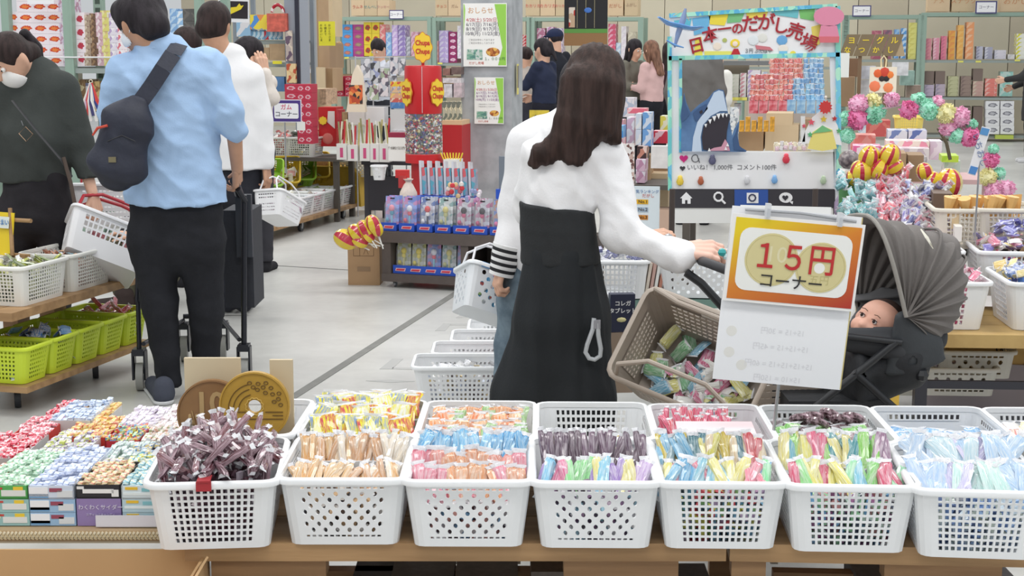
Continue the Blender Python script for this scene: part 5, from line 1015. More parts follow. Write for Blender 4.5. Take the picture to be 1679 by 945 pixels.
# ---- P8 man behind: white top with striped cuffs, jeans
def man_stripe():
 Y = 5.45; s = S(Y); m = 1/s; D = lambda px, py, dy=0: P(px, py, Y+dy); X = (1, 0, 0); t = px_person('person in a white top with black striped cuffs and jeans behind the long haired woman', Y)
 hf = (.3, .9, -.2); hp, L, R = head_prims(D(958, 150), hf, UP, .95, D(930, 205), .05)
 pr = hp+[('c', D(926, 225), D(895, 400), .05, .10)]+arm_prims(D(858, 240), D(838, 340), D(824, 432, -.08), .045, .036, .024)+arm_prims(D(985, 245), D(1010, 330, .05), D(1052, 389, -.02), .045, .034, .022)
 pr += [('c', D(850, 440), D(838, 560), .07, .05), ('c', D(838, 560), F(828, 738)+UP*.08, .05, .035), ('c', D(920, 440), D(915, 560), .07, .05), ('c', D(915, 560), F(915, 735)+UP*.08, .05, .035)]
 a, q = sdf(pr, .009, .025); parts = [(a, q, SK)]; a, q = hand(D(824, 432, -.08), (-.25, -.1, -1), (-1, -.3, 0), (.2, .9, 0), .95, 1.5); parts.append((a, q, SK)); a, q = hand(D(1052, 389, -.02), (1, -.05, .12), (0, -.4, 1), (0, 1, .2), .95, 1.2); parts.append((a, q, SK)); ob('body', nmesh(parts), t)
 pr = [('t', D(915, 240), D(893, 430), (75*m, .12), (62*m, .13), X), ('t', D(915, 240), D(930, 200), (75*m, .11), (30*m, .07), X), ('c', D(862, 240), D(841, 340), 30*m, 24*m), ('c', D(841, 340), D(833, 405, -.05), 22*m, 23*m), ('c', D(980, 245), D(1008, 330, .05), 28*m, 20*m), ('c', D(1008, 330, .05), D(1045, 388, 0), 20*m, 12*m)]
 a, q = sdf(pr, .0095, .03, [(D(893, 445), (0, 0, -1))]); ob('top', nmesh([(a, q, cloth((238, 238, 240), .2, .02))], wr=folds(.005, (10, 10, 16), 41, .7)), t)
 for k in range(9):
  c0 = D(834-k*1.3, 402+k*5.5, -.05-.003*k); c1 = D(834-(k+1)*1.3, 402+(k+1)*5.5, -.05-.003*k); mb = MB(); dd = unit(c1-c0); q_ = V((0, -.05, 0)); mb.tube([c0, c1], [(26-.6*k)*m, (26-.6*k-.4)*m], mat((34, 34, 38), .8) if k % 2 else mat((238, 238, 238), .8), 18); ob('cuff_stripe' if k % 2 else 'cuff_band', mb, t)
 jm = mat((120, 138, 150), .8, .3, 16, .2, 120, c2=(92, 110, 124))
 pr = [('t', D(885, 425), D(885, 470), (60*m, .11), (66*m, .12), X), ('c', D(852, 465), D(838, 570), 36*m, 27*m), ('c', D(838, 570), F(826, 738)+UP*.05, 27*m, 22*m), ('c', D(915, 465), D(915, 570), 36*m, 27*m), ('c', D(915, 570), F(915, 738)+UP*.05, 27*m, 22*m)]
 a, q = sdf(pr, .010, .03); ob('jeans', nmesh([(a, q, jm)], wr=folds(.005, (10, 10, 24), 6)), t)
 a, q = sdf([('e', L(0, -.018, .032), (.088, .104, .098), R), ('-e', L(0, .105, -.045), (.068, .075, .085), R)], .008, .02); ob('hair', nmesh([(a, q, HB)]), t); eyes(t, D(958, 150), hf, UP, (.072, .088))
 for px in (826, 915):
  a0 = F(px, 750); a, q = sdf([('c', a0+UP*.05, a0+V((0, .16, .04)), .044, .038)], .009, .02, [(a0, -UP)]); ob('shoe', nmesh([(a, q, cloth((206, 206, 206)))]), t)
man_stripe()
# ---- P7 long haired woman
def woman_hair():
 Y = 4.92; s = S(Y); m = 1/s; D = lambda px, py, dy=0: P(px, py, Y+dy); X = (1, .12, 0); t = px_person('long haired woman in a white blouse and black high waisted trousers pushing the buggy', Y)
 hf = (.55, .8, -.25); hp, L, R = head_prims(D(978, 138, .02), hf, (.05, 0, 1), 1.0, D(955, 215), .05)
 pr = hp+[('c', D(952, 235), D(920, 400), .05, .09)]+arm_prims(D(1000, 258), D(1020, 395, -.08), D(1116, 414, -.15), .042, .035, .024)+arm_prims(D(880, 255), D(870, 360, .12), D(930, 400, .32), .042, .035, .024)
 pr += [('c', D(885, 480), D(870, 620), .07, .05), ('c', D(870, 620), F(868, 790)+UP*.08, .05, .035), ('c', D(950, 480), D(955, 620), .07, .05), ('c', D(955, 620), F(955, 790)+UP*.08, .05, .035)]
 a, q = sdf(pr, .0085, .025); parts = [(a, q, SKP)]; a, q = hand(D(1118, 411, -.16), (1, -.05, .02), (.05, -.55, .85), (.1, .8, .5), 1.12, 1.2, h=.0036); parts.append((a, q, SKP)); a, q = hand(D(930, 400, .32), (.8, .5, 0), (0, 0, 1), (0, 1, 0), .9, .9); parts.append((a, q, SKP)); ob('body', nmesh(parts), t)
 pr = [('t', D(948, 245), D(918, 335), (72*m, .105), (54*m, .104), X), ('t', D(948, 245), D(955, 208), (76*m, .10), (26*m, .06), X), ('c', D(1000, 262), D(1020, 372, -.08), 31*m, 32*m), ('c', D(1016, 385, -.08), D(1112, 418, -.15), 31*m, 23*m), ('c', D(1098, 414, -.14), D(1122, 421, -.16), 25*m, 22*m),
          ('c', D(882, 258), D(868, 345, .10), 30*m, 27*m), ('c', D(868, 345, .10), D(925, 395, .28), 26*m, 20*m), ('t', D(917, 312), D(915, 334), (57*m, .108), (55*m, .108), X)]
 a, q = sdf(pr, .0075, .03, [(D(915, 346), (.0, 0, -1)), (D(1137, 430), (1, 0, -.3))][1:]); f1 = folds(.0085, (12, 10, 15), 51, 1.0); f2 = folds(.0035, (26, 22, 36), 52, .6)
 ob('blouse', nmesh([(a, q, mat((244, 244, 246), .8, .02, 8, .25, 150, spec=.2))], wr=lambda p: f1(p)+f2(p)), t)
 bk = mat((40, 43, 46), .75, .12, 6, .25, 110, spec=.25)
 pr = [('t', D(912, 334), D(919, 432), (61*m, .122), (66*m, .130), X)]
 a, q = sdf(pr, .0085, .02, [(D(912, 337), (.1, 0, 1)), (D(919, 432), -UP)]); ob('corset_waist', nmesh([(a, q, mat((48, 50, 52), .75, .08, 30, .35, 160, spec=.25))], wr=folds(.002, (8, 8, 70), 3, .1)), t)
 pr = [('t', D(919, 425), D(919, 520), (64*m, .125), (82*m, .15), X), ('t', D(919, 520), D(880, 650, .02), (72*m, .14), (72*m, .15), X), ('t', D(880, 650, .02), F(872, 790)+UP*.04, (70*m, .15), (72*m, .15), X), ('t', D(925, 520), D(945, 650, -.02), (74*m, .14), (66*m, .15), X), ('t', D(945, 650, -.02), F(948, 790)+UP*.04, (64*m, .15), (68*m, .15), X)]
 a, q = sdf(pr, .0095, .03); g = folds(.012, (26, 22, 3), 61, .1); ob('wide_trousers', nmesh([(a, q, bk)], wr=g), t)
 # hair
 hr = [('e', L(0, -.015, .032), (.094, .110, .104), R), ('t', D(972, 140, -.06), D(962, 200, -.09), (54*m, .075), (50*m, .05), X), ('t', D(955, 200, -.085), D(893, 258, -.10), (34*m, .045), (17*m, .02), X), ('t', D(955, 205, -.09), D(938, 262, -.115), (40*m, .045), (22*m, .02), X), ('c', D(1006, 165, -.02), D(1000, 222, -.05), 20*m, 16*m), ('c', D(998, 215, -.05), D(1012, 232, -.06), 15*m, 5*m), ('c', D(884, 252, -.10), D(876, 268, -.1), 16*m, 10*m), ('-c', D(903, 290, -.12), D(922, 240, -.14), .016, .006), ('-e', L(0, .112, -.045), (.068, .072, .085), R)]
 a, q = sdf(hr, .0062, .022); f3 = folds(.0030, (90, 60, 6), 71, 1.2); f4 = folds(.0022, (160, 90, 9), 72, 1.0); ob('hair', nmesh([(a, q, HBR)], wr=lambda p: f3(p)+f4(p)), t); eyes(t, D(978, 138, .02), hf, UP, (.076, .093))
 gm_ = mat((190, 194, 198), .45); mb = MB(); mb.tube([D(974, 522, -.16), D(972, 540, -.165), D(963, 565, -.165), D(960, 578, -.165), D(966, 588, -.165), D(975, 590, -.165), D(984, 584, -.165), D(985, 572, -.165), D(981, 550, -.165), D(980, 530, -.165)], .0075, gm_, 8); mb.box(D(979, 532, -.165), (.022, .014, .028), mat((150, 150, 156), .4)); ob('phone_loop', mb, t)
 for px in (868, 955):
  a0 = F(px, 800); a, q = sdf([('c', a0+UP*.05, a0+V((.03, .16, .04)), .042, .036)], .009, .02, [(a0, -UP)]); ob('shoe', nmesh([(a, q, cloth((60, 56, 56)))]), t)
woman_hair()
# ================================================= CENTRE: toy lollipop display, pillar, candy tower
def kloc(px, py, K): return PU(px, py, K)
D0 = F(627, 471); yd = -.33; dsp = emp('display_shelf', D0, 'brown grey two tier display shelf on casters full of toy lollipop packs', 'shelf', (0, 0, yd)); brn = mat((92, 82, 78), .6, .1, 20)
DW = 1.36
for nm, c, sz in [('deck', (DW/2, .18, .325), (DW, .38, .07)), ('bottom_shelf', (DW/2, .18, .065), (DW, .38, .05)), ('side_panel', (.03, .18, .19), (.06, .36, .2)), ('side_panel', (DW-.03, .18, .19), (.06, .36, .2)), ('divider', (.56, .18, .19), (.05, .36, .2)), ('back_panel', (DW/2, .355, .19), (DW, .012, .2))]:
 mb = MB(); mb.box(c, sz, brn); ob(nm, mb, dsp)
for x in (.07, 1.28):
 for y in (.05, .31): caster(dsp, x, y, .018, 0, .045, steel, .012)
Md = Matrix.Translation(D0) @ Matrix.Rotation(yd, 4, 'Z')
blue = mat((42, 84, 190), .4); blister = mat((225, 230, 236), .08, alpha=.14, coat=1)
def toy_mesh(c1, c2, cstick, bg, bg2):
 card = MB(); card.box((0, .012, .105), (.092, .004, .21), vmat((bg, bg, bg2, bg2, tuple(min(255, q+30) for q in bg)), 45, .35)); card.box((0, .009, .196), (.03, .003, .008), mat((40, 40, 44), .5)); 
 pop = MB(); pop.ball((.004, -.008, .135), .020, mat(c1, .3), 10, (1, .7, 1.1)); pop.ball((.004, -.006, .105), .015, mat(c2, .3), 8, (1, .7, 1.1)); pop.cyl((.004, -.004, .03), (.004, -.004, .1), .006, mat(cstick, .4), n=6)
 sm = MB(); sm.ball((-.026, -.004, .06), .013, mat(c2, .3), 8, (1, .6, 1.2)); 
 bl = MB(); bl.prism(rrect(.076, .155, .02, 3), -.028, .008, blister, None, (0, 0, .10))
 return card.mesh('card'), pop.mesh('toy'), sm.mesh('sachet'), bl.mesh('blister')
KINDS = [((232, 150, 170), (90, 160, 190), (150, 205, 225), (140, 160, 220), (200, 150, 200), 'blue and pink'), ((226, 226, 236), (216, 90, 110), (140, 200, 220), (130, 150, 215), (206, 150, 195), 'pale blue and red'),
         ((216, 70, 70), (236, 236, 240), (60, 60, 80), (196, 200, 214), (120, 140, 190), 'red and white'), ((212, 200, 120), (190, 190, 130), (210, 205, 150), (206, 210, 212), (150, 180, 180), 'yellow on grey'), ((60, 50, 56), (206, 90, 130), (226, 206, 200), (206, 206, 214), (206, 150, 176), 'black and pink'),
         ((220, 130, 120), (230, 120, 170), (206, 110, 160), (120, 150, 215), (206, 160, 140), 'orange and magenta'), ((226, 206, 60), (226, 210, 90), (230, 222, 160), (206, 210, 200), (200, 200, 140), 'bright yellow')]
TM = [toy_mesh(*k[:5]) for k in KINDS]
def pack(k, x, y, z, label, rz=0, grp='toy lollipop packs'):
 t = emp('toy_lollipop_pack', Md @ V((x, y, z)), label, 'toy', (-.08, 0, yd+rz), grp)
 for nm, me in zip(('card', 'toy', 'sachet', 'blister'), TM[k]): ob(nm, me, t)
def ptray(x, y, z, label):
 t = emp('blue_tray', Md @ V((x, y, z)), label, 'tray', (0, 0, yd), 'blue toy trays'); mb = MB(); mb.box((0, -.032, .026), (.104, .004, .052), blue); mb.box((0, 0, .002), (.104, .064, .004), blue); mb.box((-.05, 0, .02), (.004, .064, .04), blue); mb.box((.05, 0, .02), (.004, .064, .04), blue); ob('tray_body', mb, t)
 mb = MB(); mb.prism([(-.036, -.010), (.030, -.012), (.038, .009), (-.03, .008)], -.0365, -.034, mat((226, 190, 196), .5), None, (0, 0, .026)); mb.prism([(-.030, -.006), (.024, -.008), (.032, .005), (-.024, .004)], -.0380, -.0363, mat((206, 60, 80), .5), None, (0, 0, .026)); ob('printed_label', mb, t)
PO = ['first', 'second', 'third', 'fourth', 'fifth', 'sixth', 'seventh', 'eighth', 'ninth', 'tenth', 'eleventh']
for i, k in enumerate([0, 1, 2, 3, 4, 4, 5, 6, 2, 3, 0]):
 x = .045+.122*i; ptray(x, .045, .362, 'blue tray, %s from the left on top of the display shelf' % PO[i])
 for r in range(2): pack(k, x, .05+.055*r, .368, '%s toy lollipop pack, %s on the top tier, %s' % (KINDS[k][5], PO[i], 'front' if r == 0 else 'one behind it'))
for i, k in enumerate([6, 6, 1, 3, 0, None, 4, 6, 2, 3]):
 if k is None: continue
 x = .12+.103*i+(.02 if i > 5 else 0); ptray(x, .05, .092, 'blue tray, %s from the left inside the lower tier' % PO[i]); pack(k, x, .06, .096, '%s toy lollipop pack, %s in the lower tier' % (KINDS[k][5], PO[i]))
# tall back tray with clear sleeves
t = emp('back_tray', Md @ V((.16, .26, .362)), 'wide blue tray of tall clear toy sleeves behind the lollipop packs', 'tray', (0, 0, yd)); mb = MB(); mb.box((.18, 0, .08), (.34, .16, .16), mat((150, 150, 160), .6)); ob('riser', mb, t); mb = MB(); mb.box((.18, -.01, .185), (.36, .17, .05), blue); ob('tray_body', mb, t)
mb = MB(); mb.prism([(.06, .17), (.28, .172), (.30, .200), (.08, .198)], -.1, -.0955, mat((206, 60, 90), .5)); ob('printed_label', mb, t)
slv = mat((226, 228, 236), .15, alpha=.8, coat=1)
for i in range(7):
 q = emp('toy_sleeve', Md @ V((.18+.056*i, .25, .572)), 'clear sleeved long toy, %s from the left in the wide blue tray' % PO[i], 'toy', (-.12, -.08, yd), 'tall clear toy sleeves'); mb = MB(); mb.box((0, 0, .11), (.014, .05, .22), slv); ob('sleeve', mb, q); mb = MB(); mb.box((.024, 0, .09), (.030, .04, .17), vmat(((150, 160, 180), (96, 170, 190), (216, 100, 110), (170, 170, 190)), 30)); ob('insert', mb, q)
# drawstring pouch, red cap, flowers
p0 = Md @ V((.06, .30, .362)); mb = MB(); mb.box((0, 0, .06), (.2, .12, .12), mat((120, 110, 120), .6)); ob('goods_box', mb, None, p0, (0, 0, yd), 'low grey box behind the packs under the cream pouch', 'box')
mb = MB(); n = 20; vs = []; prof = [(.05, 0), (.066, .03), (.055, .1), (.03, .15), (.016, .165), (.034, .185)]
mb.lathe(prof, mat((232, 218, 206), .8, .1, 40, .6, 60), 16); o = ob('drawstring_pouch', mb, None, p0+V((0, 0, .12)), (0, 0, 0), 'cream cloth drawstring pouch standing behind the toy packs', 'pouch')
mb = MB(); mb.box((0, 0, 0), (.09, .05, .05), mat((206, 50, 50), .5)); mb.box((0, -.02, -.05), (.05, .03, .08), mat((190, 60, 60), .5)); ob('red_cap_toy', mb, None, PU(660, 285, 9.15), (0, 0, 0), 'small red toy cap beside the cream pouch', 'toy')
def floret(c, r, cols, label, seed, n=12, cat='candy flowers', kind=None):
 rr = random.Random(seed); t = emp('candy_flower_bunch', c, label, cat)
 for i in range(n):
  mb = MB(); q = V((rr.uniform(-1, 1), rr.uniform(-.6, .6), rr.uniform(-.8, .8)))*r; mb.ball(q, r*.30, mat(cols[i % len(cols)], .5), 6, (1, .7, 1)); ob('flower', mb, t)
floret(PU(748, 312, 8.9), .055, [(214, 60, 70), (230, 200, 150), (220, 130, 140), (236, 226, 220)], 'bunch of red and cream wrapped flowers at the foot of the pillar', 3)
floret(PU(775, 322, 8.7), .05, [(206, 150, 190), (150, 160, 200), (230, 220, 226)], 'bunch of lilac wrapped flowers before the pillar', 4)
mb = MB(); mb.box((0, 0, .03), (.09, .06, .06), blue); mb.box((0, 0, .16), (.06, .03, .2), mat((120, 128, 140), .4)); ob('small_blue_stand', mb, None, PU(827, 326, 8.75), (0, 0, yd), 'small blue toy stand at the right of the pillar', 'stand')
# carton beside the shelf, with balloon lollipops
cp = F(570, 468); ct = emp('tall_carton', cp, 'tall brown carton with printed marks beside the display shelf', 'box', (0, 0, -.05)); mb = MB(); mb.box((.105, .14, .175), (.205, .26, .35), mat((178, 144, 108), .75, .06, 5)); ob('carton_body', mb, ct)
mk = mat((122, 96, 72), .7); mb = MB()
for a in [((.04, .26), (.17, .26)), ((.04, .19), (.17, .19)), ((.04, .19), (.04, .26)), ((.17, .19), (.17, .26)), ((.08, .19), (.08, .26)), ((.105, .20), (.12, .24)), ((.12, .24), (.135, .2))]:
 d = V((a[1][0]-a[0][0], 0, a[1][1]-a[0][1])); mb.tube([V((a[0][0], .009, a[0][1])), V((a[1][0], .009, a[1][1]))], .0014, mk, 4)
ob('printed_marks', mb, ct, kind='stuff'); mb = MB(); mb.box((.105, .009, .105), (.085, .002, .03), mat((150, 122, 94), .7)); ob('printed_label', mb, ct)
twist = lambda: vmat(((226, 196, 50), (200, 40, 60), (236, 210, 70), (196, 50, 80)), 22, .25, (2.2, 2.2, .35), .8)
def balloon(c, r, d, label, group, sc=1.35):
 t = emp('balloon_lollipop', c, label, 'lollipop', Vector(d).to_track_quat('Z', 'Y').to_euler(), group); mb = MB(); n = 12; vs = []; fs = []
 ym, rm_ = mat((230, 200, 50), .25, coat=.8), mat((190, 36, 62), .25, coat=.8); K_ = 9
 for i in range(K_+1):
  a = math.pi*i/K_; rr = math.sin(a)*r+.002
  for k in range(16): vs.append((rr*(1+.06*(k % 2))*math.cos(2*math.pi*k/16+.5*i/K_), rr*(1+.06*(k % 2))*math.sin(2*math.pi*k/16+.5*i/K_), -math.cos(a)*r*sc))
 fy = []; fr = []
 for i in range(K_):
  for k in range(16): (fr if k % 3 == 0 else fy).append((i*16+k, i*16+(k+1) % 16, (i+1)*16+(k+1) % 16, (i+1)*16+k))
 mb.add(vs, fy, ym); mb.add(vs, fr, rm_); ob('balloon', mb, t); mb = MB(); mb.cyl((0, 0, -r*sc), (0, 0, -r*sc-.08), .004, mat((236, 236, 230), .4), n=6); ob('stick', mb, t); return t
for i, (px, py, r, d) in enumerate([(567, 393, .050, (-1, 0, .45)), (585, 383, .042, (-.8, -.3, .7)), (598, 376, .038, (-.6, .2, .9)), (611, 368, .038, (-.4, -.2, 1)), (618, 376, .03, (-.3, 0, 1)), (590, 396, .035, (-1, -.4, .3)), (603, 388, .03, (-.7, -.5, .5))]):
 balloon(PU(px, py, 8.65), r*1.2, d, 'red and yellow twisted balloon lollipop, %s from the left over the tall carton' % PO[i], 'balloon lollipops over the carton')
# ---- pillar
pm = mat((176, 180, 184), .8, .18, 7, .2, 14, c2=(156, 160, 164)); PL = PU(757, 300, 11.8); pw = (PU(839, 300, 11.8)-PL).dot(V_); plr = emp('pillar', (PL.x, PL.y, 0), 'bare grey concrete pillar with two posters', 'pillar', (0, 0, -PSI))
mb = MB(); mb.box((pw/2, .22, 2.6), (pw, .44, 5.2), pm); ob('shaft', mb, plr)
mb = MB(); mb.box((pw/2, .22, .06), (pw+.02, .46, .12), mat((150, 150, 150), .7)); ob('plinth', mb, plr)
Mp = Matrix.Translation(plr.location) @ Matrix.Rotation(-PSI, 4, 'Z')
def poster(px0, px1, py0, py1, label, k):
 a = PU(px0, py1, 11.78); b = PU(px1, py0, 11.78); w = (b-a).dot(V_); h = b.z-a.z; t = emp('poster', a, label, 'poster', (0, 0, -PSI)); mb = MB(); mb.box((w/2, 0, h/2), (w, .003, h), mat((240, 241, 238), .5)); ob('sheet', mb, t)
 mb = MB(); mb.prism([(w*.80, h*.02), (w*.985, h*.02), (w*.985, h*.985), (w*.72, h*.985), (w*.90, h*.3)], -.003, -.0015, mat((150, 206, 84), .5)); ob('green_band', mb, t)
 mb = MB(); mb.prism([(w*.01, h*.5), (w*.05, h*.9), (w*.03, h*.985), (w*.01, h*.985)], -.003, -.0015, mat((160, 210, 100), .5)); ob('green_band', mb, t)
 text('おしらせ', w*.15, (206, 150, 90), t, (w*.40, -.0025, h*.88), depth=.0002); cc = (60, 54, 80) if k == 0 else (120, 60, 130)
 for r, sx_ in enumerate(['4/28(土) 5/20(日)', '6/17(日) 7/16(月)', '8/19(日) 9/17(月)', '10/8(月) 11/23(金)']): text(sx_, w*.105, (190, 70, 80) if r == 0 else cc, t, (w*.44, -.0025, h*(.735-.072*r)), depth=.0002)
 for r in range(2): text('ご来店お待ちしております', w*.05, (160, 160, 160), t, (w*.42, -.0025, h*(.42-.05*r)), depth=.0002)
 mb = MB(); mb.box((w*.26, -.003, h*.19), (w*.36, .002, h*.16), vmat(((120, 170, 150), (170, 196, 180), (90, 140, 130), (200, 210, 206)), 60)); ob('photo', mb, t)
 mb = MB(); mb.ball((w*.68, -.002, h*.23), w*.16, vmat(((190, 120, 60), (150, 80, 40), (226, 180, 90)), 40), 14, (1, .02, .62)); ob('food_picture', mb, t)
 text('１，０００円', w*.08, (40, 110, 60), t, (w*.72, -.0045, h*.12), depth=.0002); text('だがし売場', w*.07, (200, 90, 70), t, (w*.3, -.0025, h*.05), depth=.0002)
poster(760, 831, 5, 109, 'upper green and white notice poster on the pillar', 0); poster(778, 826, 127, 203, 'smaller lower green and white notice poster on the pillar', 1)
mb = MB(); mb.box((0, 0, 0), (.002, .07, .25), mat((226, 214, 120), .5)); mb.box((.002, 0, .02), (.002, .04, .18), mat((110, 104, 110), .5)); ob('narrow_card', mb, None, PU(849, 130, 11.95), (0, 0, -PSI), 'narrow yellow edged card on the side face of the pillar', 'card')
# ---- candy tower
TY = PU(695, 260, 11.1); tw = emp('candy_tower', (TY.x, TY.y, 0), 'round red lollipop dispenser tower with a clear middle full of candy', 'dispenser'); RED = mat((196, 34, 40), .35); rT = .145; z0 = lambda py: PU(695, py, 11.0).z
mb = MB(); mb.lathe([(rT*.98, z0(187)), (rT, z0(185)), (rT, z0(112)), (rT*.95, z0(108)), (.02, z0(107))], RED, 28); ob('red_drum', mb, tw)
mb = MB(); mb.lathe([(rT, z0(268)), (rT, z0(254)), (rT*.97, z0(253))], RED, 28); mb.lathe([(.10, 0), (.10, z0(268))], mat((170, 30, 36), .5), 16); ob('red_base', mb, tw)
mb = MB(); mb.lathe([(rT*.985, z0(254)), (rT*.985, z0(187))], mat((230, 232, 236), .06, alpha=.16, coat=1), 28); ob('clear_window', mb, tw)
mb = MB(); rr = random.Random(4); cm = [mat(c, .35) for c in ((190, 150, 160), (90, 100, 150), (200, 190, 150), (130, 60, 80), (226, 226, 226), (110, 130, 110), (160, 120, 90), (80, 80, 100), (190, 80, 90))]
for i in range(700):
 a = rr.uniform(3.14, 6.28); q = V((math.cos(a)*rT*.88, math.sin(a)*rT*.88, rr.uniform(z0(253)+.01, z0(189)))); mb.box(q, (.012, .02, .035), rr.choice(cm), Euler((rr.uniform(0, 6), rr.uniform(0, 6), 0)).to_matrix())
mb.lathe([(rT*.8, z0(254)), (rT*.8, z0(188))], mat((96, 90, 100), .6), 16); ob('candy_fill', mb, tw, kind='stuff')
yel = mat((240, 206, 60), .4)
def flower(parent, c, r, sx_=1.0, sz_=1.3, txt=True, ts=.4, yo=-.012, Rz=0):
 mb = MB(); pts = [(r*sx_*(1+.07*math.cos(8*a))*math.cos(a), r*sz_*(1+.07*math.cos(8*a))*math.sin(a)) for a in [2*math.pi*i/48 for i in range(48)]]; RR_ = Matrix.Rotation(Rz, 3, 'Z')
 mb.prism([(x*1.06, z*1.05) for x, z in pts], -.004, .004, mat((206, 130, 40), .5), RR_, c); ob('flower_edge', mb, parent); mb = MB(); mb.prism(pts, -.007, -.0045, yel, RR_, c); ob('flower_badge', mb, parent)
 if txt:
  for dz, s_ in ((.32, 'Chupa'), (-.28, 'Chups')): text(s_, r*ts*1.9, (196, 40, 44), parent, V(c)+RR_ @ V((0, -.0085, dz*r*sz_)), rz=Rz, bold=.0018, depth=.0003, sx=.8)
flower(tw, (0, -.02, z0(78)), .070, 1, 1.55)
mb = MB(); mb.cyl((0, 0, z0(109)), (0, 0, z0(98)), .012, RED); ob('stem', mb, tw)
for a in (-.95, .85): d = V((math.sin(a), -math.cos(a), 0)); flower(tw, d*(rT+.004)+UP*z0(152), .072, .95, 1.35, Rz=a)
mb = MB(); mb.box((0, -rT-.002, z0(147)), (.003, .003, z0(110)-z0(186)), mat((226, 226, 230), .3)); ob('seam', mb, tw)
# ---- gondola around the tower
wtm = mat((228, 226, 222), .5)
def bx_(px0, px1, py0, py1, K, dep, m, nm, label, cat, group=None): return upbox(nm, px0, px1, py0, py1, K, dep, m, label, cat, group)
t = plaintable('goods_table', 'dark table under the sticks and toys left of the candy tower', PU(684, 300, 12.3), .82, .6, .55, -PSI, mat((56, 54, 60), .7)); 
bx_(606, 664, 290, 345, 12.0, .04, mat((48, 46, 52), .7), 'dark_board', 'dark front panel under the goods table', 'panel')
o, w, h = upbox('stick_crate', 503, 552, 258, 289, 12.75, .3, mat((206, 160, 110), .5, .3, 60), 'tan woven crate of orange tubes on the gold cloth', 'crate', None, 1)
for k in range(7): mb = MB(); mb.ball((w*(k+.5)/7, .03, h+.004), .014, mat((236, 130, 70), .5), 7); ob('orange_tube', mb, o)
wb2 = basket_mesh(.26, .3, .15, 9, 6, dots, .86, mat((238, 236, 226), .4), th=0)
for i, px in enumerate((572, 594)): make_basket('%s dotted white basket on the gold cloth' % ('left' if i == 0 else 'right'), None, wb2, PU(px, 290, 12.75)+V((0, .1, 0)), -PSI)
make_basket('tiny white slotted basket hanging at the dark table corner', None, basket_mesh(.12, .1, .12, 4, 3, lambda i, j, n, z: 1, .7, PLASTIC, th=0), PU(622, 295, 11.7), -PSI)
def holder(px0, px1, py0, py1, K, label, seed, cols, lng, n):
 o, w, h = upbox('stick_holder', px0, px1, py0, py1, K, .09, wtm, label, 'holder', 'white card stick holders', 1); mb = MB(); mb.box((w/2, -.001, h*.45), (w*.3, .002, h*.6), mat((206, 80, 130), .5)); ob('printed_label', mb, o)
 mb = MB(); mb.prism([(0, h), (w, h), (w*.5, h*1.35)], .085, .09, wtm); ob('peaked_back', mb, o); r = random.Random(seed)
 for k in range(n):
  mb = MB(); x = w*(k+.5)/n; mb.tube([V((x, .045, .02)), V((x+r.uniform(-.04, .04), .045+r.uniform(-.02, .02), h+lng*r.uniform(.7, 1.05)))], .008, mat(cols[k % len(cols)], .4), 6, flat=.5); ob('long_candy', mb, o)
lc = [(226, 226, 200), (150, 150, 110), (200, 50, 60), (236, 236, 230), (190, 180, 120), (120, 120, 90)]
for i, (a, b, c, d) in enumerate([(552, 568, 236, 262), (570, 586, 238, 264), (590, 606, 236, 264), (607, 621, 236, 266), (622, 638, 236, 266)]): holder(a, b, c, d, 11.9, 'white stick holder, %s from the left before the candy tower' % PO[i], i, lc, .22, 5)
o, w, h = upbox('white_notice', 637, 667, 226, 264, 11.7, .004, mat((240, 240, 236), .5), 'white handwritten notice hanging left of the candy tower', 'notice', None, 1)
for k in range(6): text(['ゲーム', 'おかし', 'あたり', 'くじ', '１０円', 'どうぞ'][k], .028, (110, 100, 96), o, (w*(.14+.145*k), -.004, h*.55), roll=0, depth=.0002, sx=.6)
bx_(637, 667, 218, 226, 11.8, .1, mat((150, 40, 70), .5), 'crimson_box', 'flat crimson box lid above the handwritten notice', 'box'); bx_(640, 664, 214, 226, 12.2, .1, mat((226, 224, 230), .5, .3, 40), 'white_pack', 'white pack behind the handwritten notice', 'pack')
# hanging toy rack
rk = emp('toy_rack', PU(628, 292, 12.6), 'tall white wire rack hung with silver bags and small toys', 'rack', (0, 0, -PSI)); wr_ = mat((206, 208, 212), .4, metal=.4); zz = lambda py: PU(628, py, 12.6).z-rk.location.z
for x in (-.24, -.08, .08, .22): mb = MB(); mb.cyl((x, 0, -.5), (x, 0, zz(92)), .006, wr_, n=6); ob('upright', mb, rk)
for py in (94, 110, 126, 142, 158, 174, 190): mb = MB(); mb.cyl((-.24, 0, zz(py)), (.22, 0, zz(py)), .004, wr_, n=6); ob('cross_wire', mb, rk)
rr = random.Random(9); hc = [((226, 226, 232), (170, 176, 186), (120, 120, 130)), ((206, 210, 216), (60, 60, 66), (150, 160, 200)), ((170, 186, 160), (226, 226, 226), (120, 90, 110)), ((226, 220, 226), (90, 90, 110), (200, 206, 216))]
for i, (x0, x1, y0, y1) in enumerate([(592, 606, 96, 128), (608, 622, 100, 136), (624, 638, 112, 140), (640, 652, 94, 122), (652, 664, 96, 124), (598, 610, 132, 156), (606, 620, 140, 164), (620, 636, 128, 158), (636, 650, 124, 140)]):
 bx_(x0, x1, y0, y1, 12.45+.02*(i % 3), .02, vmat(hc[i % 4], 26, .2, (1, 1, 1), 1), 'hanging_toy_bag', 'clear and silver toy bag, %s one hung on the wire rack' % PO[i], 'toy bag', 'hanging toy bags')
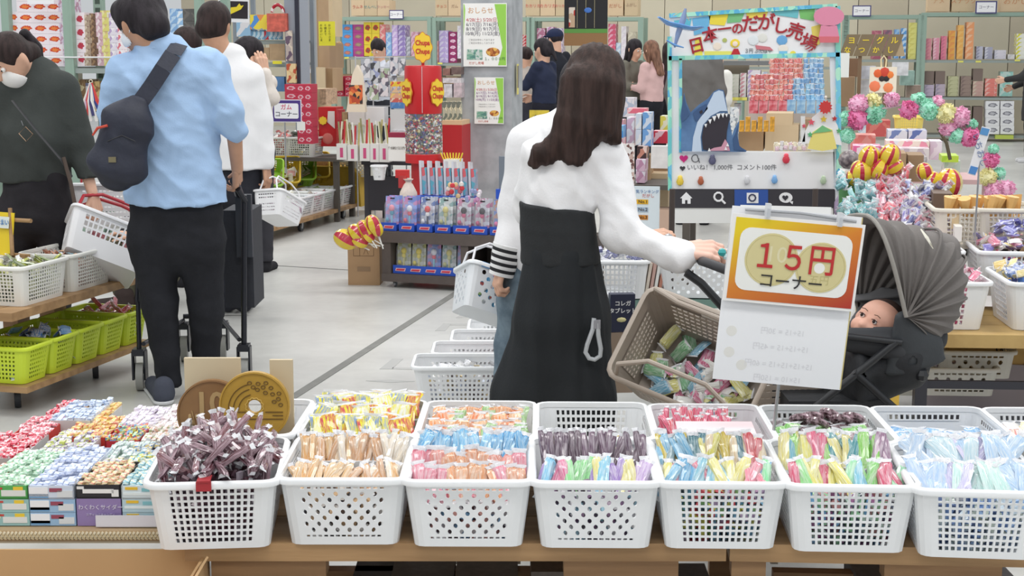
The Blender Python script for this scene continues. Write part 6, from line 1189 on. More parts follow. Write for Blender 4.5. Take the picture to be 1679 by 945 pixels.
for i, (y0, y1, cc) in enumerate([(134, 142, ((236, 196, 60), (214, 90, 70), (240, 220, 120))), (142, 152, ((226, 190, 150), (170, 160, 170), (200, 200, 210))), (153, 161, ((226, 170, 140), (236, 200, 120))), (161, 168, ((206, 100, 90), (230, 210, 190))), (168, 178, ((80, 130, 190), (110, 150, 200)))]): bx_(640, 664, y0, y1, 12.3, .05, vmat(cc, 40), 'small_candy_box', 'small striped candy box, %s layer right on the wire rack' % PO[i], 'candy box')
for i, (x0, x1, y0, y1, c) in enumerate([(571, 600, 178, 204, (236, 234, 232)), (598, 630, 176, 206, (234, 234, 236)), (640, 665, 180, 222, (214, 214, 214))]): bx_(x0, x1, y0, y1, 12.3, .12, mat(c, .5), 'white_carton', 'plain white carton, %s from the left on the goods table rack' % PO[i], 'box')
o = emp('paper_bag', PU(584, 180, 12.1), 'cream paper bag with orange printing left of the wire rack', 'bag', (0, 0, -PSI)); mb = MB(); mb.prism([(-.09, -.02), (.08, -.02), (.05, .30), (.01, .38), (-.03, .30)], 0, .06, mat((236, 222, 200), .7)); ob('bag_body', mb, o); mb = MB(); mb.box((.0, -.002, .13), (.12, .003, .16), vmat(((226, 110, 60), (190, 80, 50), (236, 160, 90), (60, 50, 50)), 30)); ob('print', mb, o)
# red shelf right of tower, jars
bx_(726, 757, 205, 300, 11.5, .3, mat((190, 44, 48), .45), 'red_cabinet', 'red cabinet between candy tower and pillar', 'cabinet')
for i in range(4): bx_(726+7.6*i, 733+7.6*i, 166, 198, 11.6, .04, vmat(((190, 190, 170), (120, 130, 120), (226, 222, 190)), 30, .2), 'jar', 'glass jar of candy, %s of four above the red cabinet' % PO[i], 'jar', 'jars above the red cabinet')
bx_(725, 757, 198, 205, 11.5, .28, mat((226, 190, 150), .5), 'shelf_tray', 'cream tray under the jars beside the pillar', 'tray')
for i, (x0, x1, y0, y1, c) in enumerate([(726, 738, 112, 124, (150, 110, 100)), (740, 756, 110, 122, (120, 100, 96)), (726, 756, 128, 136, (226, 222, 226)), (728, 741, 138, 160, (226, 224, 230)), (744, 757, 136, 160, (216, 200, 206))]): bx_(x0, x1, y0, y1, 11.7, .1, mat(c, .5, .3, 30), 'small_box', 'small box, %s one between the tower and the pillar' % PO[i], 'box')
o, w, h = upbox('basket_of_sticks', 727, 752, 262, 280, 11.0, .14, wtm, 'small white box of yellow sticks right of the candy tower base', 'box', None, 1)
for k in range(8): mb = MB(); mb.tube([V((w*(k+.5)/8, .04, h*.6)), V((w*(k+.5)/8+.01*(k-4), .04, h+.05))], .006, mat((232, 206, 60), .5), 5); ob('yellow_stick', mb, o)
mb = MB(); mb.cyl(PU(752, 262, 10.2), PU(754, 305, 10.2), .005, mat((226, 226, 226), .5)); o = ob('white_pole', mb, None, label='thin white pole before the pillar', cat='pole')
# red promo unit with flower badge
o, w, h = upbox('red_promo_stand', 523, 551, 176, 240, 12.4, .2, RED, 'red promotional stand with a yellow flower badge', 'stand', None, 1); flower(o, (w*.3, -.02, h*.66), .035, 1, 1, False); mb = MB(); mb.prism([(w*.5, h*.62), (w*.92, h*.45), (w*.92, h*.9), (w*.55, h*.9)], -.004, -.001, wtm); ob('white_panel', mb, o); mb = MB(); mb.ball((w*.5, 0, h*.2), .05, mat((214, 120, 110), .5), 12, (1, .1, 1)); ob('round_print', mb, o)
for i, (x0, x1, y0, y1) in enumerate([(552, 560, 180, 210), (561, 569, 184, 212), (552, 562, 212, 240), (563, 572, 214, 240)]): bx_(x0, x1, y0, y1, 12.3, .1, mat([(190, 60, 70), (180, 150, 110), (196, 70, 66), (186, 60, 60)][i], .5, .3, 40), 'red_candy_box', 'slim red candy box, %s one right of the red promotional stand' % PO[i], 'candy box')
# gum corner sign
sg = emp('gum_corner_sign', PU(470, 182, 11.2), 'purple framed gum corner sign standing on the baskets', 'sign', (0, 0, -PSI)); m = 11.2/2400*1.0
mb = MB(); mb.box((0, 0, 0), (54*m, .006, 39*m), mat((228, 224, 232), .4)); ob('outer_frame', mb, sg); mb = MB(); mb.box((0, -.004, 0), (51*m, .003, 36*m), mat((74, 52, 130), .4)); ob('purple_frame', mb, sg); mb = MB(); mb.prism(rrect(44*m, 26*m, 3*m), -.008, -.006, mat((240, 240, 244), .4)); ob('white_field', mb, sg)
text('ガム', 10.5*m, (206, 60, 100), sg, (0, -.0085, 6*m), depth=.0002, bold=.0006); text('コーナー', 10.5*m, (50, 50, 70), sg, (0, -.0085, -6*m), depth=.0002, bold=.0006)
mb = MB(); mb.cyl((-.02, .006, -19*m), (-.02, .006, -.5), .006, steel); ob('post', mb, sg)
# upper table with three front baskets left of the gold cloth
ub = basket_mesh(.30, .3, .17, 10, 7, grid, .86, mat((228, 230, 226), .4), th=0)
tc = PU(462, 280, 12.4); plaintable('gum_table', 'grey table carrying full baskets under the gum corner sign', tc, 1.25, .5, .56, -PSI, tbm)
for i, (px, cols) in enumerate([(418, [(150, 190, 220), (226, 226, 230), (206, 160, 200)]), (452, [(214, 60, 50), (226, 226, 220), (206, 120, 110)]), (489, [(70, 90, 80), (206, 206, 120), (236, 236, 230)])]):
 c = PU(px+4, 276, 12.25); c.z = .56; b = make_basket('white basket of %s, %s under the gum corner sign' % (['pale blue candy', 'red candy', 'green and yellow candy'][i], PO[i]), 'baskets under the gum corner sign', ub, c+U_*.1, -PSI)
 fill(b, cols, .02, .17, 60, 'packed candy in the %s basket under the gum corner sign' % PO[i], w=.24, d=.24, sz=.05); piles(b, 16, cols, .17, '%s basket under the gum corner sign' % PO[i], 200+i, (.08, .04, .02), (.11, .11), top=.04)
# ================================================= RACKS
GRN = mat((146, 170, 156), .5); SHG = mat((120, 124, 122), .5)
def blobm(bg, blob, ring=None, per=1.0):       # a round printed motif on every box face
 key = ('blob', bg, blob, ring)
 if key in MC: return MC[key]
 m = bpy.data.materials.new('motif_%d' % len(MC)); m.use_nodes = True; nt = m.node_tree; b = nt.nodes['Principled BSDF']
 tc = nt.nodes.new('ShaderNodeTexCoord'); sb = nt.nodes.new('ShaderNodeVectorMath'); sb.operation = 'SUBTRACT'; sb.inputs[1].default_value = (.5, .0, .5)
 ml = nt.nodes.new('ShaderNodeVectorMath'); ml.operation = 'MULTIPLY'; ml.inputs[1].default_value = (1, 0, 1.25); ln = nt.nodes.new('ShaderNodeVectorMath'); ln.operation = 'LENGTH'
 nz = nt.nodes.new('ShaderNodeTexNoise'); nz.inputs['Scale'].default_value = 9; ad = nt.nodes.new('ShaderNodeMath'); ad.operation = 'MULTIPLY_ADD'; ad.inputs[1].default_value = .38
 nt.links.new(tc.outputs['Generated'], sb.inputs[0]); nt.links.new(sb.outputs[0], ml.inputs[0]); nt.links.new(ml.outputs[0], ln.inputs[0]); nt.links.new(tc.outputs['Generated'], nz.inputs['Vector'])
 nt.links.new(nz.outputs[0], ad.inputs[0]); nt.links.new(ln.outputs['Value'], ad.inputs[2]); r = nt.nodes.new('ShaderNodeValToRGB'); r.color_ramp.interpolation = 'CONSTANT'; e = r.color_ramp.elements
 e[0].position = 0; e[0].color = lin(ring or blob); e[1].position = .38; e[1].color = lin(blob); q = e.new(.50); q.color = lin(bg)
 nt.links.new(ad.outputs[0], r.inputs[0]); nt.links.new(r.outputs[0], b.inputs['Base Color']); b.inputs['Roughness'].default_value = .45; MC[key] = m; return m
STK = [0]
def stack(x0, x1, y0, y1, n, K, m, desc, where, dep=.22, cat='candy box', gap=.985):
 a = PU(x0, y1, K); b = PU(x1, y0, K); w = max((b-a).dot(V_), .02); h = (b.z-a.z)/n; mb = MB(); mb.box((w/2, dep/2, h*gap/2), (w*.97, dep, h*gap), m); me = mb.mesh('candy_box')
 for i in range(n):
  ob('candy_box' if K < 15.6 else 'back_candy_box', me, None, (a.x, a.y, a.z+h*i), (0, 0, -PSI+random.uniform(-.02, .02)), '%s, %s from top, %s' % (desc, 'first' if i == n-1 else PO[n-1-i] if n-1-i < 11 else 'low one', where), cat, '%s %s' % (desc, where))  # candy boxes near and far alike; the name only changes with distance
def rack(x0, x1, K, levels, ytop, label, dep=.5, pw=.05, ht=None, col=None, posts=None, beamtop=True):
 a = F(0, 500); p0 = PU(x0, 100, K); p1 = PU(x1, 100, K); w = (p1-p0).dot(V_); t = emp('storage_rack', (p0.x, p0.y, 0), label, 'rack', (0, 0, -PSI)); H = ht or PU(x0, ytop, K).z; col = col or GRN
 for x in (posts or (0, w)):
  for y in (0, dep): mb = MB(); mb.box((x, y, H/2), (pw, pw, H), col); ob('post', mb, t)
 if beamtop:
  for y in (0, dep): mb = MB(); mb.box((w/2, y-.003, H-.03), (w, pw*.8, .06), col); ob('beam', mb, t)
 for lv in levels:
  z = PU((x0+x1)/2, lv, K).z; mb = MB(); mb.box((w/2, dep/2, z-.012), (w-pw, dep, .024), SHG); ob('shelf_board', mb, t); mb = MB(); mb.box((w/2, -.006, z-.02), (w-pw, .012, .04), mat((150, 160, 156), .5)); ob('shelf_edge', mb, t)
 return t
def tags(K, lst, where):
 for i, (x, y) in enumerate(lst):
  mb = MB(); mb.box((0, -.02, 0), (.085, .003, .03), mat((232, 226, 110), .5)); ob('price_tag', mb, None, PU(x, y, K), (0, 0, -PSI), 'yellow price tag, %s from the left %s' % (PO[i % 11], where), 'tag', 'yellow price tags '+where)
# ---- near left rack
KL = 10.6
rack(-70, 14, KL, [110, 190], -40, 'sage green steel rack bay at the far left edge', .5, .055, 2.1)
rack(15.5, 115, KL, [110, 185], -40, 'sage green steel rack with red flower printed boxes', .5, .06, 2.1)
rack(118, 330, KL, [112, 185], -40, 'sage green steel rack behind the blue shirted man', .5, .06, 2.1)
fl = blobm((238, 228, 234), (206, 70, 40), (232, 130, 60))
for i, (a, b, y0, n) in enumerate([(19, 30, 19, 5), (32, 54, -16, 7), (55.5, 77, -16, 7), (78.5, 99, -16, 7)]): stack(a, b, y0, 108, n, KL+.03, fl, 'white box with red flower', 'left rack, %s column' % PO[i], .15)
stack(100, 109, -10, 108, 6, KL+.03, vmat(((216, 200, 220), (190, 150, 170), (230, 226, 232)), 40), 'slim lilac printed box', 'beside the rack post')
cols6 = [((236, 226, 230), (216, 120, 130), (240, 236, 240)), ((170, 150, 130), (206, 190, 170), (140, 110, 100)), ((110, 84, 66), (150, 120, 90), (90, 66, 56)), ((206, 170, 180), (226, 210, 214), (190, 150, 160)), ((214, 206, 120), (226, 220, 160), (206, 180, 130)), ((222, 216, 226), (180, 160, 196), (236, 232, 236))]
for i, (a, b, y0, n) in enumerate([(126, 138, 20, 4), (139, 149, 24, 9), (150, 159, 22, 9), (160, 167, 20, 8), (168, 178, 17, 8), (179, 192, 20, 7), (193, 206, 14, 7)]): stack(a, b, y0, 108, n, KL+.03, vmat(cols6[i % 6], 36) if i else blobm((238, 226, 232), (190, 60, 80)), ['white and pink', 'brown and cream', 'dark brown', 'dusty pink', 'mustard yellow', 'white and lilac', 'pearl grey'][i]+' printed box', 'left of the blue shirted man\'s head')
for i, (a, b, y0, n, c) in enumerate([(280, 290, 14, 5, ((130, 170, 214), (180, 206, 230))), (291, 300, 18, 5, ((150, 190, 226), (220, 230, 240))), (300, 308, 50, 2, ((214, 120, 150), (190, 90, 120))), (301, 330, 14, 3, ((92, 90, 88), (110, 106, 102)))]): stack(a, b, y0, 75, n, KL+.03, vmat(c, 36), ['sky blue', 'pale blue', 'rose pink', 'dark grey'][i]+' printed box', 'right of the blue shirted man\'s head')
mb = MB(); a = PU(62, 94, KL-.03); b = PU(200, 94, KL-.03); mb.cyl(a, b, .006, mat((226, 228, 230), .4)); ob('white_rail', mb, None, label='thin white rail across the boxes of the left rack', cat='rail')
upbox('price_card', 45, 88, -4, 7, KL-.04, .006, mat((236, 236, 240), .5), 'white price card with a violet frame at the top of the left rack', 'card')
for i, (a, b) in enumerate([(76, 88), (89, 100), (101, 112)]): stack(a, b, 112, 134, 3, KL+.05, vmat(((236, 236, 232), (206, 206, 190)), 40), 'plain off-white box', 'under the flower boxes, %s pile' % PO[i])
for i, (a, b, y0, c) in enumerate([(128, 140, 130, ((150, 120, 90), (226, 210, 170))), (142, 152, 136, ((206, 206, 216), (120, 120, 150))), (153, 163, 133, ((210, 180, 120), (150, 110, 70))), (128, 138, 160, ((216, 90, 90), (230, 220, 220))), (139, 150, 165, ((226, 200, 210), (170, 150, 190)))]): stack(a, b, y0, 182, 2, KL+.08, vmat(c, 34), 'small mixed printed box', 'low left rack shelf, %s pile' % PO[i])
# bundle hanging from the rack
hb_ = emp('hanging_bundle', PU(149, 138, 9.9), 'bundle of red, blue and white straps on a ring hanging beside the grey hoodie', 'straps'); mb = MB(); mb.tube([V((.012*math.cos(k*.785), 0, .02+.012*math.sin(k*.785))) for k in range(8)], .0035, mat((226, 214, 190), .4), 6, close=True); ob('ring', mb, hb_)
for i, (dx, c) in enumerate([(-.10, (226, 222, 214)), (-.07, (206, 60, 60)), (-.045, (232, 228, 226)), (-.02, (60, 60, 110)), (.0, (236, 234, 230)), (.03, (226, 222, 214)), (.05, (50, 60, 130)), (.07, (216, 70, 50)), (.09, (206, 60, 60)), (-.085, (200, 170, 190))]):
 mb = MB(); mb.tube([V((0, .0, .01)), V((dx*.5, -.01, -.12)), V((dx+.03, -.01+.01*(i % 3), -.27+.04*(i % 2)))], .011, mat(c, .6), 6, flat=.3); ob('strap', mb, hb_)
# ---- black poster with yellow shape
o = emp('dark_poster', PU(383, 18, 11.6), 'white edged black poster with a yellow ship shape above the dark haired man', 'poster', (0, .03, -PSI)); m = 11.6/2400
mb = MB(); mb.box((0, 0, 0), (56*m, .004, 38*m), mat((236, 236, 240), .5)); ob('sheet', mb, o); mb = MB(); mb.box((0, -.004, 2*m), (52*m, .003, 29*m), mat((40, 34, 40), .5)); ob('black_field', mb, o); mb = MB(); mb.prism([(-8*m, -7*m), (14*m, 3*m), (19*m, 10*m), (14*m, 9*m), (11*m, 13*m), (6*m, 7*m), (-4*m, 6*m)], -.008, -.006, mat((236, 214, 50), .5)); ob('yellow_shape', mb, o)
# ---- second rack
K2 = 13.2
rack(388, 487, K2, [66, 103, 140], -40, 'grey steel rack with hanging cloth bags and cartons', .45, .04, 2.15, col=mat((140, 148, 156), .5))
upbox('rack_side_panel', 469, 487, -30, 138, K2-.1, .3, mat((150, 156, 168), .5), 'blue grey side panel of the second rack', 'panel'); upbox('dark_edge_strip', 486, 488.5, -30, 140, K2-.12, .02, mat((44, 44, 60), .5), 'dark vertical edge strip of the second rack', 'strip')
for i, (a, b, y0, y1, c) in enumerate([(410, 442, 24, 48, ((240, 220, 80), (90, 150, 220), (232, 150, 90))), (465, 481, 22, 48, ((190, 196, 210), (216, 130, 90), (150, 160, 180))), (388, 410, 26, 60, ((150, 190, 220), (226, 226, 230)))]):
 upbox('snack_pouch', a, b, y0, y1, K2-.06, .05, vmat(c, 14, .3), '%s pouch on the top shelf of the second rack' % ['yellow and blue', 'silver and orange', 'pale blue'][i], 'pouch')
o, w, h = upbox('cloth_bag', 438, 470, 22, 52, K2-.14, .08, mat((226, 112, 96), .7, .3, 20), 'coral red cloth bag with a striped round handle', 'bag', None, 1); mb = MB(); mb.tube([V((w*.5+w*.28*math.cos(a_), .03, h+.01+.07*math.sin(a_))) for a_ in [k*math.pi/8 for k in range(9)]], .016, vmat(((180, 30, 50), (236, 226, 226)), 24), 8); ob('handle', mb, o)
for k in range(7): upbox('blue_snack_bag', 412+7*k, 419+7*k, 49+(k % 2)*2, 65, K2-.03, .05, vmat(((120, 170, 200), (190, 214, 226), (90, 120, 150)) if k != 3 else ((190, 50, 60), (120, 150, 180)), 24, .2), 'blue snack bag, %s from the left on the second rack' % PO[k], 'snack bag', 'blue snack bags on the second rack')
for i, (a, b, y0, y1) in enumerate([(424, 441, 78, 98), (442, 467, 72, 99)]): upbox('carton', a, b, y0, y1, K2-.02, .3, mat((186, 158, 124), .7, .1, 20), '%s brown carton on the middle shelf of the second rack' % ['smaller', 'larger'][i], 'box')
upbox('yellow_price_label', 447, 462, 100, 105, K2-.06, .004, mat((236, 226, 60), .5), 'yellow price label under the larger brown carton', 'label')
stack(470, 484, 104, 136, 1, K2-.16, vmat(((236, 210, 160), (196, 90, 60), (226, 190, 140)), 26), 'cream and orange patterned tall box', 'against the blue grey panel'); upbox('card_strip', 469, 479, 50, 100, K2-.14, .01, vmat(((190, 176, 170), (110, 90, 110), (220, 206, 190)), 20), 'long strip of small hanging cards by the blue grey panel', 'card strip')
upbox('blue_box', 431, 466, 126, 150, K2-.02, .2, mat((96, 140, 190), .5, .2, 9), 'blue box low on the second rack', 'box')
redm = blobm((190, 50, 76), (226, 190, 200), (200, 70, 90))
for i, (a, b, y0, y1, n) in enumerate([(467, 487, 138, 164, 2), (488, 499, 138, 236, 7), (500, 511, 138, 236, 7)]): stack(a, b, y0, y1, n, 11.9, redm, 'crimson candy box', 'right of the gum corner sign, %s column' % PO[i], .14)
upbox('sign_card', 487, 500, 200, 214, 11.1, .004, mat((226, 226, 222), .5), 'small white price card below the gum corner sign', 'card')
# ---- stacked cardboard at the corridor end
crt = mat((176, 146, 112), .75, .1, 3); crt2 = mat((160, 132, 102), .75, .1, 3); crt3 = mat((206, 184, 150), .75, .08, 3)
for i, (a, b, y0, y1, K, m_) in enumerate([(489, 499, -40, 150, 14.6, mat((160, 160, 160), .7)), (500, 520, -40, 112, 15.2, crt), (520, 544, -40, 60, 16.4, crt3), (511, 533, 55, 112, 15.6, crt2), (520, 546, 70, 112, 16, crt), (533, 547, 72, 112, 15.9, crt2), (492, 515, 111, 175, 14.6, crt3), (516, 530, 112, 152, 15, crt2), (531, 545, 112, 150, 15.1, crt), (508, 524, 146, 215, 14, crt3), (505, 523, 213, 240, 13.6, crt), (524, 534, 146, 172, 13.8, mat((206, 170, 140), .6, .4, 40))]):
 upbox('carton', a, b, y0, y1, K, .35, m_, '%s carton stack left of the back shelves, %s from the aisle' % (['grey', 'tall brown', 'tall pale tan', 'mid brown', 'wide brown', 'narrow dark', 'pale labelled', 'dark square', 'square brown', 'slim upright pale', 'squat brown', 'striped'][i], PO[i] if i < 11 else 'last'), 'box')
upbox('white_label', 520, 528, 95, 101, 15.55, .003, mat((226, 226, 220), .5), 'white label on the mid brown carton stack', 'label'); upbox('white_label', 501, 511, 113, 120, 14.55, .003, mat((230, 228, 224), .5), 'white label on the pale carton stack', 'label')
upbox('yellow_sheet', 523, 549, 35, 75, 14.5, .004, mat((240, 232, 60), .5), 'bright yellow sheet with black vertical writing', 'sheet', None, 1)
ys_ = bpy.data.objects['yellow_sheet']
for k, s_ in enumerate(['おひとりさま', '十個まで', 'おねがいします']):
 for j, ch in enumerate(s_[:6]): text(ch, .028, (60, 56, 30), ys_, (.118-.045*k, -.004, .205-.030*j), depth=.0002)
# ---- back wall and back shelves
KB = 25.2; WL = mat((206, 198, 176), .75, .05, 1.5); WL2 = mat((196, 186, 164), .75, .05, 1.5)
wp = PU(300, 100, 27.5); wend = PU(2000, 100, 27.5); wd = (wend-wp).dot(V_); wall = emp('wall_back', (wp.x, wp.y, 0), None, None, (0, 0, -PSI)); wall['kind'] = 'structure'
n = 22
for i in range(n): mb = MB(); mb.box((wd/n*(i+.5), .05, 1.9), (wd/n-.012, .1, 3.8), WL if i % 3 else WL2); ob('wall_panel', mb, wall)
mb = MB(); mb.box((wd/2, .12, 1.9), (wd, .03, 3.8), mat((150, 144, 130), .8)); ob('wall_backing', mb, wall)
wside = emp('wall_left', (0, 0, 0), None, None); wside['kind'] = 'structure'
rack(546, 706, KB, [94, 150], 28, 'sage green back shelf bay between the cardboard stacks and the candy tower', .6, .09)
rack(712, 868, KB, [104, 150], 29, 'sage green back shelf bay behind the pillar', .6, .09)
rack(873, 1050, KB, [100, 150], 29, 'sage green back shelf bay behind the chalkboard poster', .6, .09)
rack(1215, 1384, KB, [110, 162], 26, 'sage green back shelf bay behind the photo frame', .6, .09)
rack(1386, 1507, KB, [98, 160], 25, 'sage green back shelf bay behind the brown roof sign', .6, .09)
rack(1512, 1760, KB, [99, 160, 222], 21, 'sage green back shelf bay at the upper right', .6, .09)
bs_ = [(552, 560, 68, 94, 2, ((226, 180, 130), (236, 210, 170)), 'peach'), (561, 578, 40, 93, 4, 'b1', 'bright blue'), (579, 596, 40, 93, 4, 'b2', 'magenta'), (597, 609, 36, 92, 3, 'b3', 'yellow and red'), (610, 622, 36, 92, 3, 'b3', 'red capped yellow'), (623, 632, 40, 92, 4, ((226, 130, 130), (236, 190, 180)), 'coral'), (633, 642, 53, 92, 3, ((140, 180, 226), (190, 214, 236)), 'light blue'), (643, 652, 41, 92, 5, ((206, 180, 230), (226, 210, 240)), 'lilac'), (653, 665, 41, 92, 6, ((150, 130, 190), (200, 190, 220)), 'violet'), (666, 673, 60, 92, 4, ((160, 160, 170), (196, 196, 204)), 'grey'), (674, 686, 52, 92, 4, ((226, 190, 206), (206, 150, 170)), 'rose'), (687, 700, 56, 92, 4, ((226, 110, 120), (236, 200, 190)), 'salmon')]
SP = {'b1': blobm((84, 160, 222), (160, 120, 130), (216, 130, 100)), 'b2': blobm((176, 66, 140), (150, 120, 110), (170, 150, 120)), 'b3': blobm((232, 206, 60), (196, 50, 40), (130, 90, 60))}
for a, b, y0, y1, n, c, nm in bs_: stack(a, b, y0, y1, n, KB+.05, SP[c] if isinstance(c, str) else vmat(c, 24), nm+' candy box', 'on the left back shelf', .3)
for a, b, y0, y1, n, c, nm in [(713, 719, 67, 103, 4, ((226, 150, 150), (236, 180, 180)), 'pink'), (720, 735, 50, 103, 6, ((190, 170, 220), (216, 206, 232)), 'lavender'), (736, 749, 52, 103, 5, 'c', 'crimson and white'), (750, 756, 42, 96, 5, ((236, 232, 238), (220, 210, 226)), 'white'), (857, 867, 57, 78, 4, ((206, 60, 70), (232, 190, 190)), 'red banded')]: stack(a, b, y0, y1, n, KB+.05, blobm((150, 40, 100), (236, 220, 232), (226, 160, 190)) if c == 'c' else vmat(c, 24), nm+' candy box', 'on the shelf bay behind the pillar', .3)
for a, b, y0, y1, n, c, nm in [(880, 894, 46, 98, 5, ((190, 120, 150), (220, 190, 206)), 'mauve'), (896, 908, 44, 98, 6, ((236, 220, 232), (206, 150, 190)), 'white and pink'), (909, 922, 46, 98, 6, ((232, 226, 236), (190, 170, 210)), 'white and lilac'), (997, 1010, 39, 90, 6, ((214, 90, 120), (232, 170, 190)), 'raspberry'), (1010, 1018, 70, 98, 3, ((180, 200, 220), (210, 220, 230)), 'pale steel blue'), (1018, 1027, 43, 98, 5, ((236, 230, 236), (226, 216, 226)), 'milk white'), (1029, 1043, 52, 98, 4, ((200, 190, 170), (220, 212, 190)), 'beige')]: stack(a, b, y0, y1, n, KB+.05, vmat(c, 24), nm+' candy box', 'on the back shelf beside the chalkboard poster', .3)
for i, (a, b) in enumerate([(554, 575), (576, 600), (716, 730), (731, 750), (1000, 1022)]): upbox('carton', a, b, 122 if i < 2 else 126, 150, KB+.1, .4, crt2, 'dim brown carton on the lower back shelf, %s from the left' % PO[i], 'box')
for i, (a, b, y0, y1, n) in enumerate([(552, 563, 125, 158, 4), (565, 577, 125, 158, 4), (578, 586, 128, 158, 4)]): stack(a, b, y0, y1, n, 15.5, redm, 'small crimson candy box', 'below the left back shelf, %s pile' % PO[i])
for i, (a, b, y0, t_, c) in enumerate([(576, 597, 0, 'ラムネ', (200, 90, 80)), (598, 618, 0, 'せんべい', (100, 150, 150)), (619, 638, 0, 'クッキー', (190, 130, 130)), (714, 734, -2, 'チョコ', (200, 110, 80)), (735, 756, -2, 'ガム', (150, 120, 100)), (862, 885, -3, 'カカリカ', (206, 80, 80)), (886, 910, -3, 'カカリカ', (206, 80, 80)), (911, 930, -3, 'カリカリ', (206, 80, 80)), (996, 1022, -3, 'だがし', (190, 120, 90)), (1024, 1046, -6, 'ふがし', (150, 120, 100)), (1520, 1558, -12, 'アメ', (200, 150, 110)), (1560, 1600, -12, 'スナック', (200, 140, 100)), (1640, 1690, -12, 'おかし', (200, 140, 100))]):
 o, w, h = upbox('carton', a, b, y0, 26 if a < 1400 else 19, KB, .4, crt3 if i % 2 else mat((216, 190, 156), .75, .06, 3), 'closed lettered carton on top of the back shelves, %s of the row' % (PO[i] if i < 11 else ['twelfth', 'thirteenth'][i-11]), 'box', None, 1); text(t_, min(w*.28, .13), c, o, (w/2, -.003, h*.55), depth=.0003)
tags(KB, [(556, 95), (569, 95), (722, 104)], 'on the left back shelf edge'); tags(KB-.02, [(1174, 103), (1190, 103), (1222, 103), (1236, 103), (1290, 103)], 'on the upper shelf edge seen through the frame')
for i, (x, y, w_, h_) in enumerate([(650, 24, .26, .16), (1413, 18, .30, .18), (1617, 12, .33, .2)]):
 o = emp('shelf_label', PU(x, y, KB-.08), 'white shelf label with a violet frame, %s of three on the back beams' % PO[i], 'label', (0, 0, -PSI)); mb = MB(); mb.box((0, 0, 0), (w_, .01, h_), mat((70, 66, 120), .5)); ob('frame', mb, o); mb = MB(); mb.box((0, -.008, 0), (w_*.88, .006, h_*.8), mat((240, 240, 242), .5)); ob('card', mb, o); text('コーナー', .06, (90, 80, 110), o, (0, -.012, 0), depth=.0003)
rt = [(1428, 1446, 50, 97, 3, ((170, 90, 110), (190, 120, 130)), 'maroon'), (1447, 1463, 49, 97, 4, ((160, 100, 120), (120, 90, 110)), 'plum'), (1465, 1475, 48, 96, 5, ((110, 160, 216), (150, 190, 226)), 'mid blue'), (1476, 1487, 46, 96, 5, ((90, 150, 210), (190, 214, 236)), 'blue and white'), (1488, 1504, 37, 97, 7, ((226, 220, 130), (214, 206, 110)), 'pale yellow'),
      (1517, 1528, 63, 98, 6, ((226, 150, 160), (216, 130, 150)), 'dusty pink'), (1529, 1541, 62, 98, 7, ((224, 150, 170), (232, 190, 200)), 'rose pink'), (1542, 1553, 59, 98, 7, ((226, 130, 150), (206, 110, 140)), 'deep pink'), (1554, 1567, 50, 98, 5, ((232, 170, 80), (226, 150, 80)), 'amber'), (1568, 1581, 41, 97, 6, ((236, 176, 90), (240, 190, 110)), 'orange'), (1582, 1598, 36, 97, 6, ((236, 160, 110), (240, 190, 150)), 'apricot'), (1600, 1612, 76, 97, 4, ((190, 190, 206), (150, 150, 170)), 'silver blue'), (1614, 1628, 77, 97, 4, ((170, 170, 190), (210, 210, 220)), 'slate lilac'), (1630, 1650, 82, 97, 3, ((220, 216, 226), (200, 200, 212)), 'pearl'), (1652, 1664, 89, 97, 1, ((226, 222, 220), (206, 206, 206)), 'flat white'), (1665, 1684, 55, 97, 6, ((236, 236, 226), (220, 214, 70)), 'white and yellow')]
for a, b, y0, y1, n, c, nm in rt: stack(a, b, y0, y1, n, KB+.05, vmat(c, 20), nm+' candy box', 'on the upper right back shelf', .3)
for a, b, y0, y1, n, c, nm in [(1515, 1532, 139, 158, 3, ((190, 176, 196), (170, 160, 180)), 'greyish mauve'), (1533, 1550, 138, 158, 3, ((186, 172, 186), (160, 150, 170)), 'ash mauve'), (1553, 1572, 125, 158, 5, ((190, 190, 150), (170, 170, 130)), 'khaki'), (1574, 1593, 125, 158, 5, ((150, 130, 120), (130, 110, 104)), 'taupe'), (1594, 1613, 133, 158, 4, ((196, 160, 150), (206, 190, 170)), 'tan pink'), (1614, 1636, 129, 158, 4, ((226, 130, 120), (232, 180, 170)), 'salmon'), (1638, 1662, 117, 158, 1, ((150, 200, 190), (190, 214, 206)), 'large aqua')]: stack(a, b, y0, y1, n, KB+.05, vmat(c, 20), nm+' candy box', 'on the second right back shelf', .3)
for i, (a, b, y0, y1) in enumerate([(1515, 1532, 117, 138), (1533, 1550, 117, 138), (1595, 1612, 113, 132), (1574, 1592, 175, 221), (1594, 1612, 175, 221)]): upbox('carton', a, b, y0, y1, KB+.06, .3, mat((128, 112, 104), .7), 'dim brown carton low on the right back shelves, %s one' % PO[i], 'box')
for i in range(2):
 for j in range(4): upbox('white_goods_box', 1616+24*i, 1639+24*i, 166+13.6*j, 179.2+13.6*j, KB-.1, .3, blobm((232, 232, 234), (120, 120, 130), (190, 190, 196)), 'white goods box, %s row, %s column below the right back shelf' % (PO[j], PO[i]), 'box', 'white goods boxes below the right back shelf')
tags(KB-.03, [(1575, 101), (1604, 101), (1668, 99)], 'on the upper right shelf edge'); upbox('green_mat', 1632, 1662, 222, 228, KB-.15, .2, mat((190, 206, 90), .6), 'lime mat edge under the white goods boxes', 'mat')
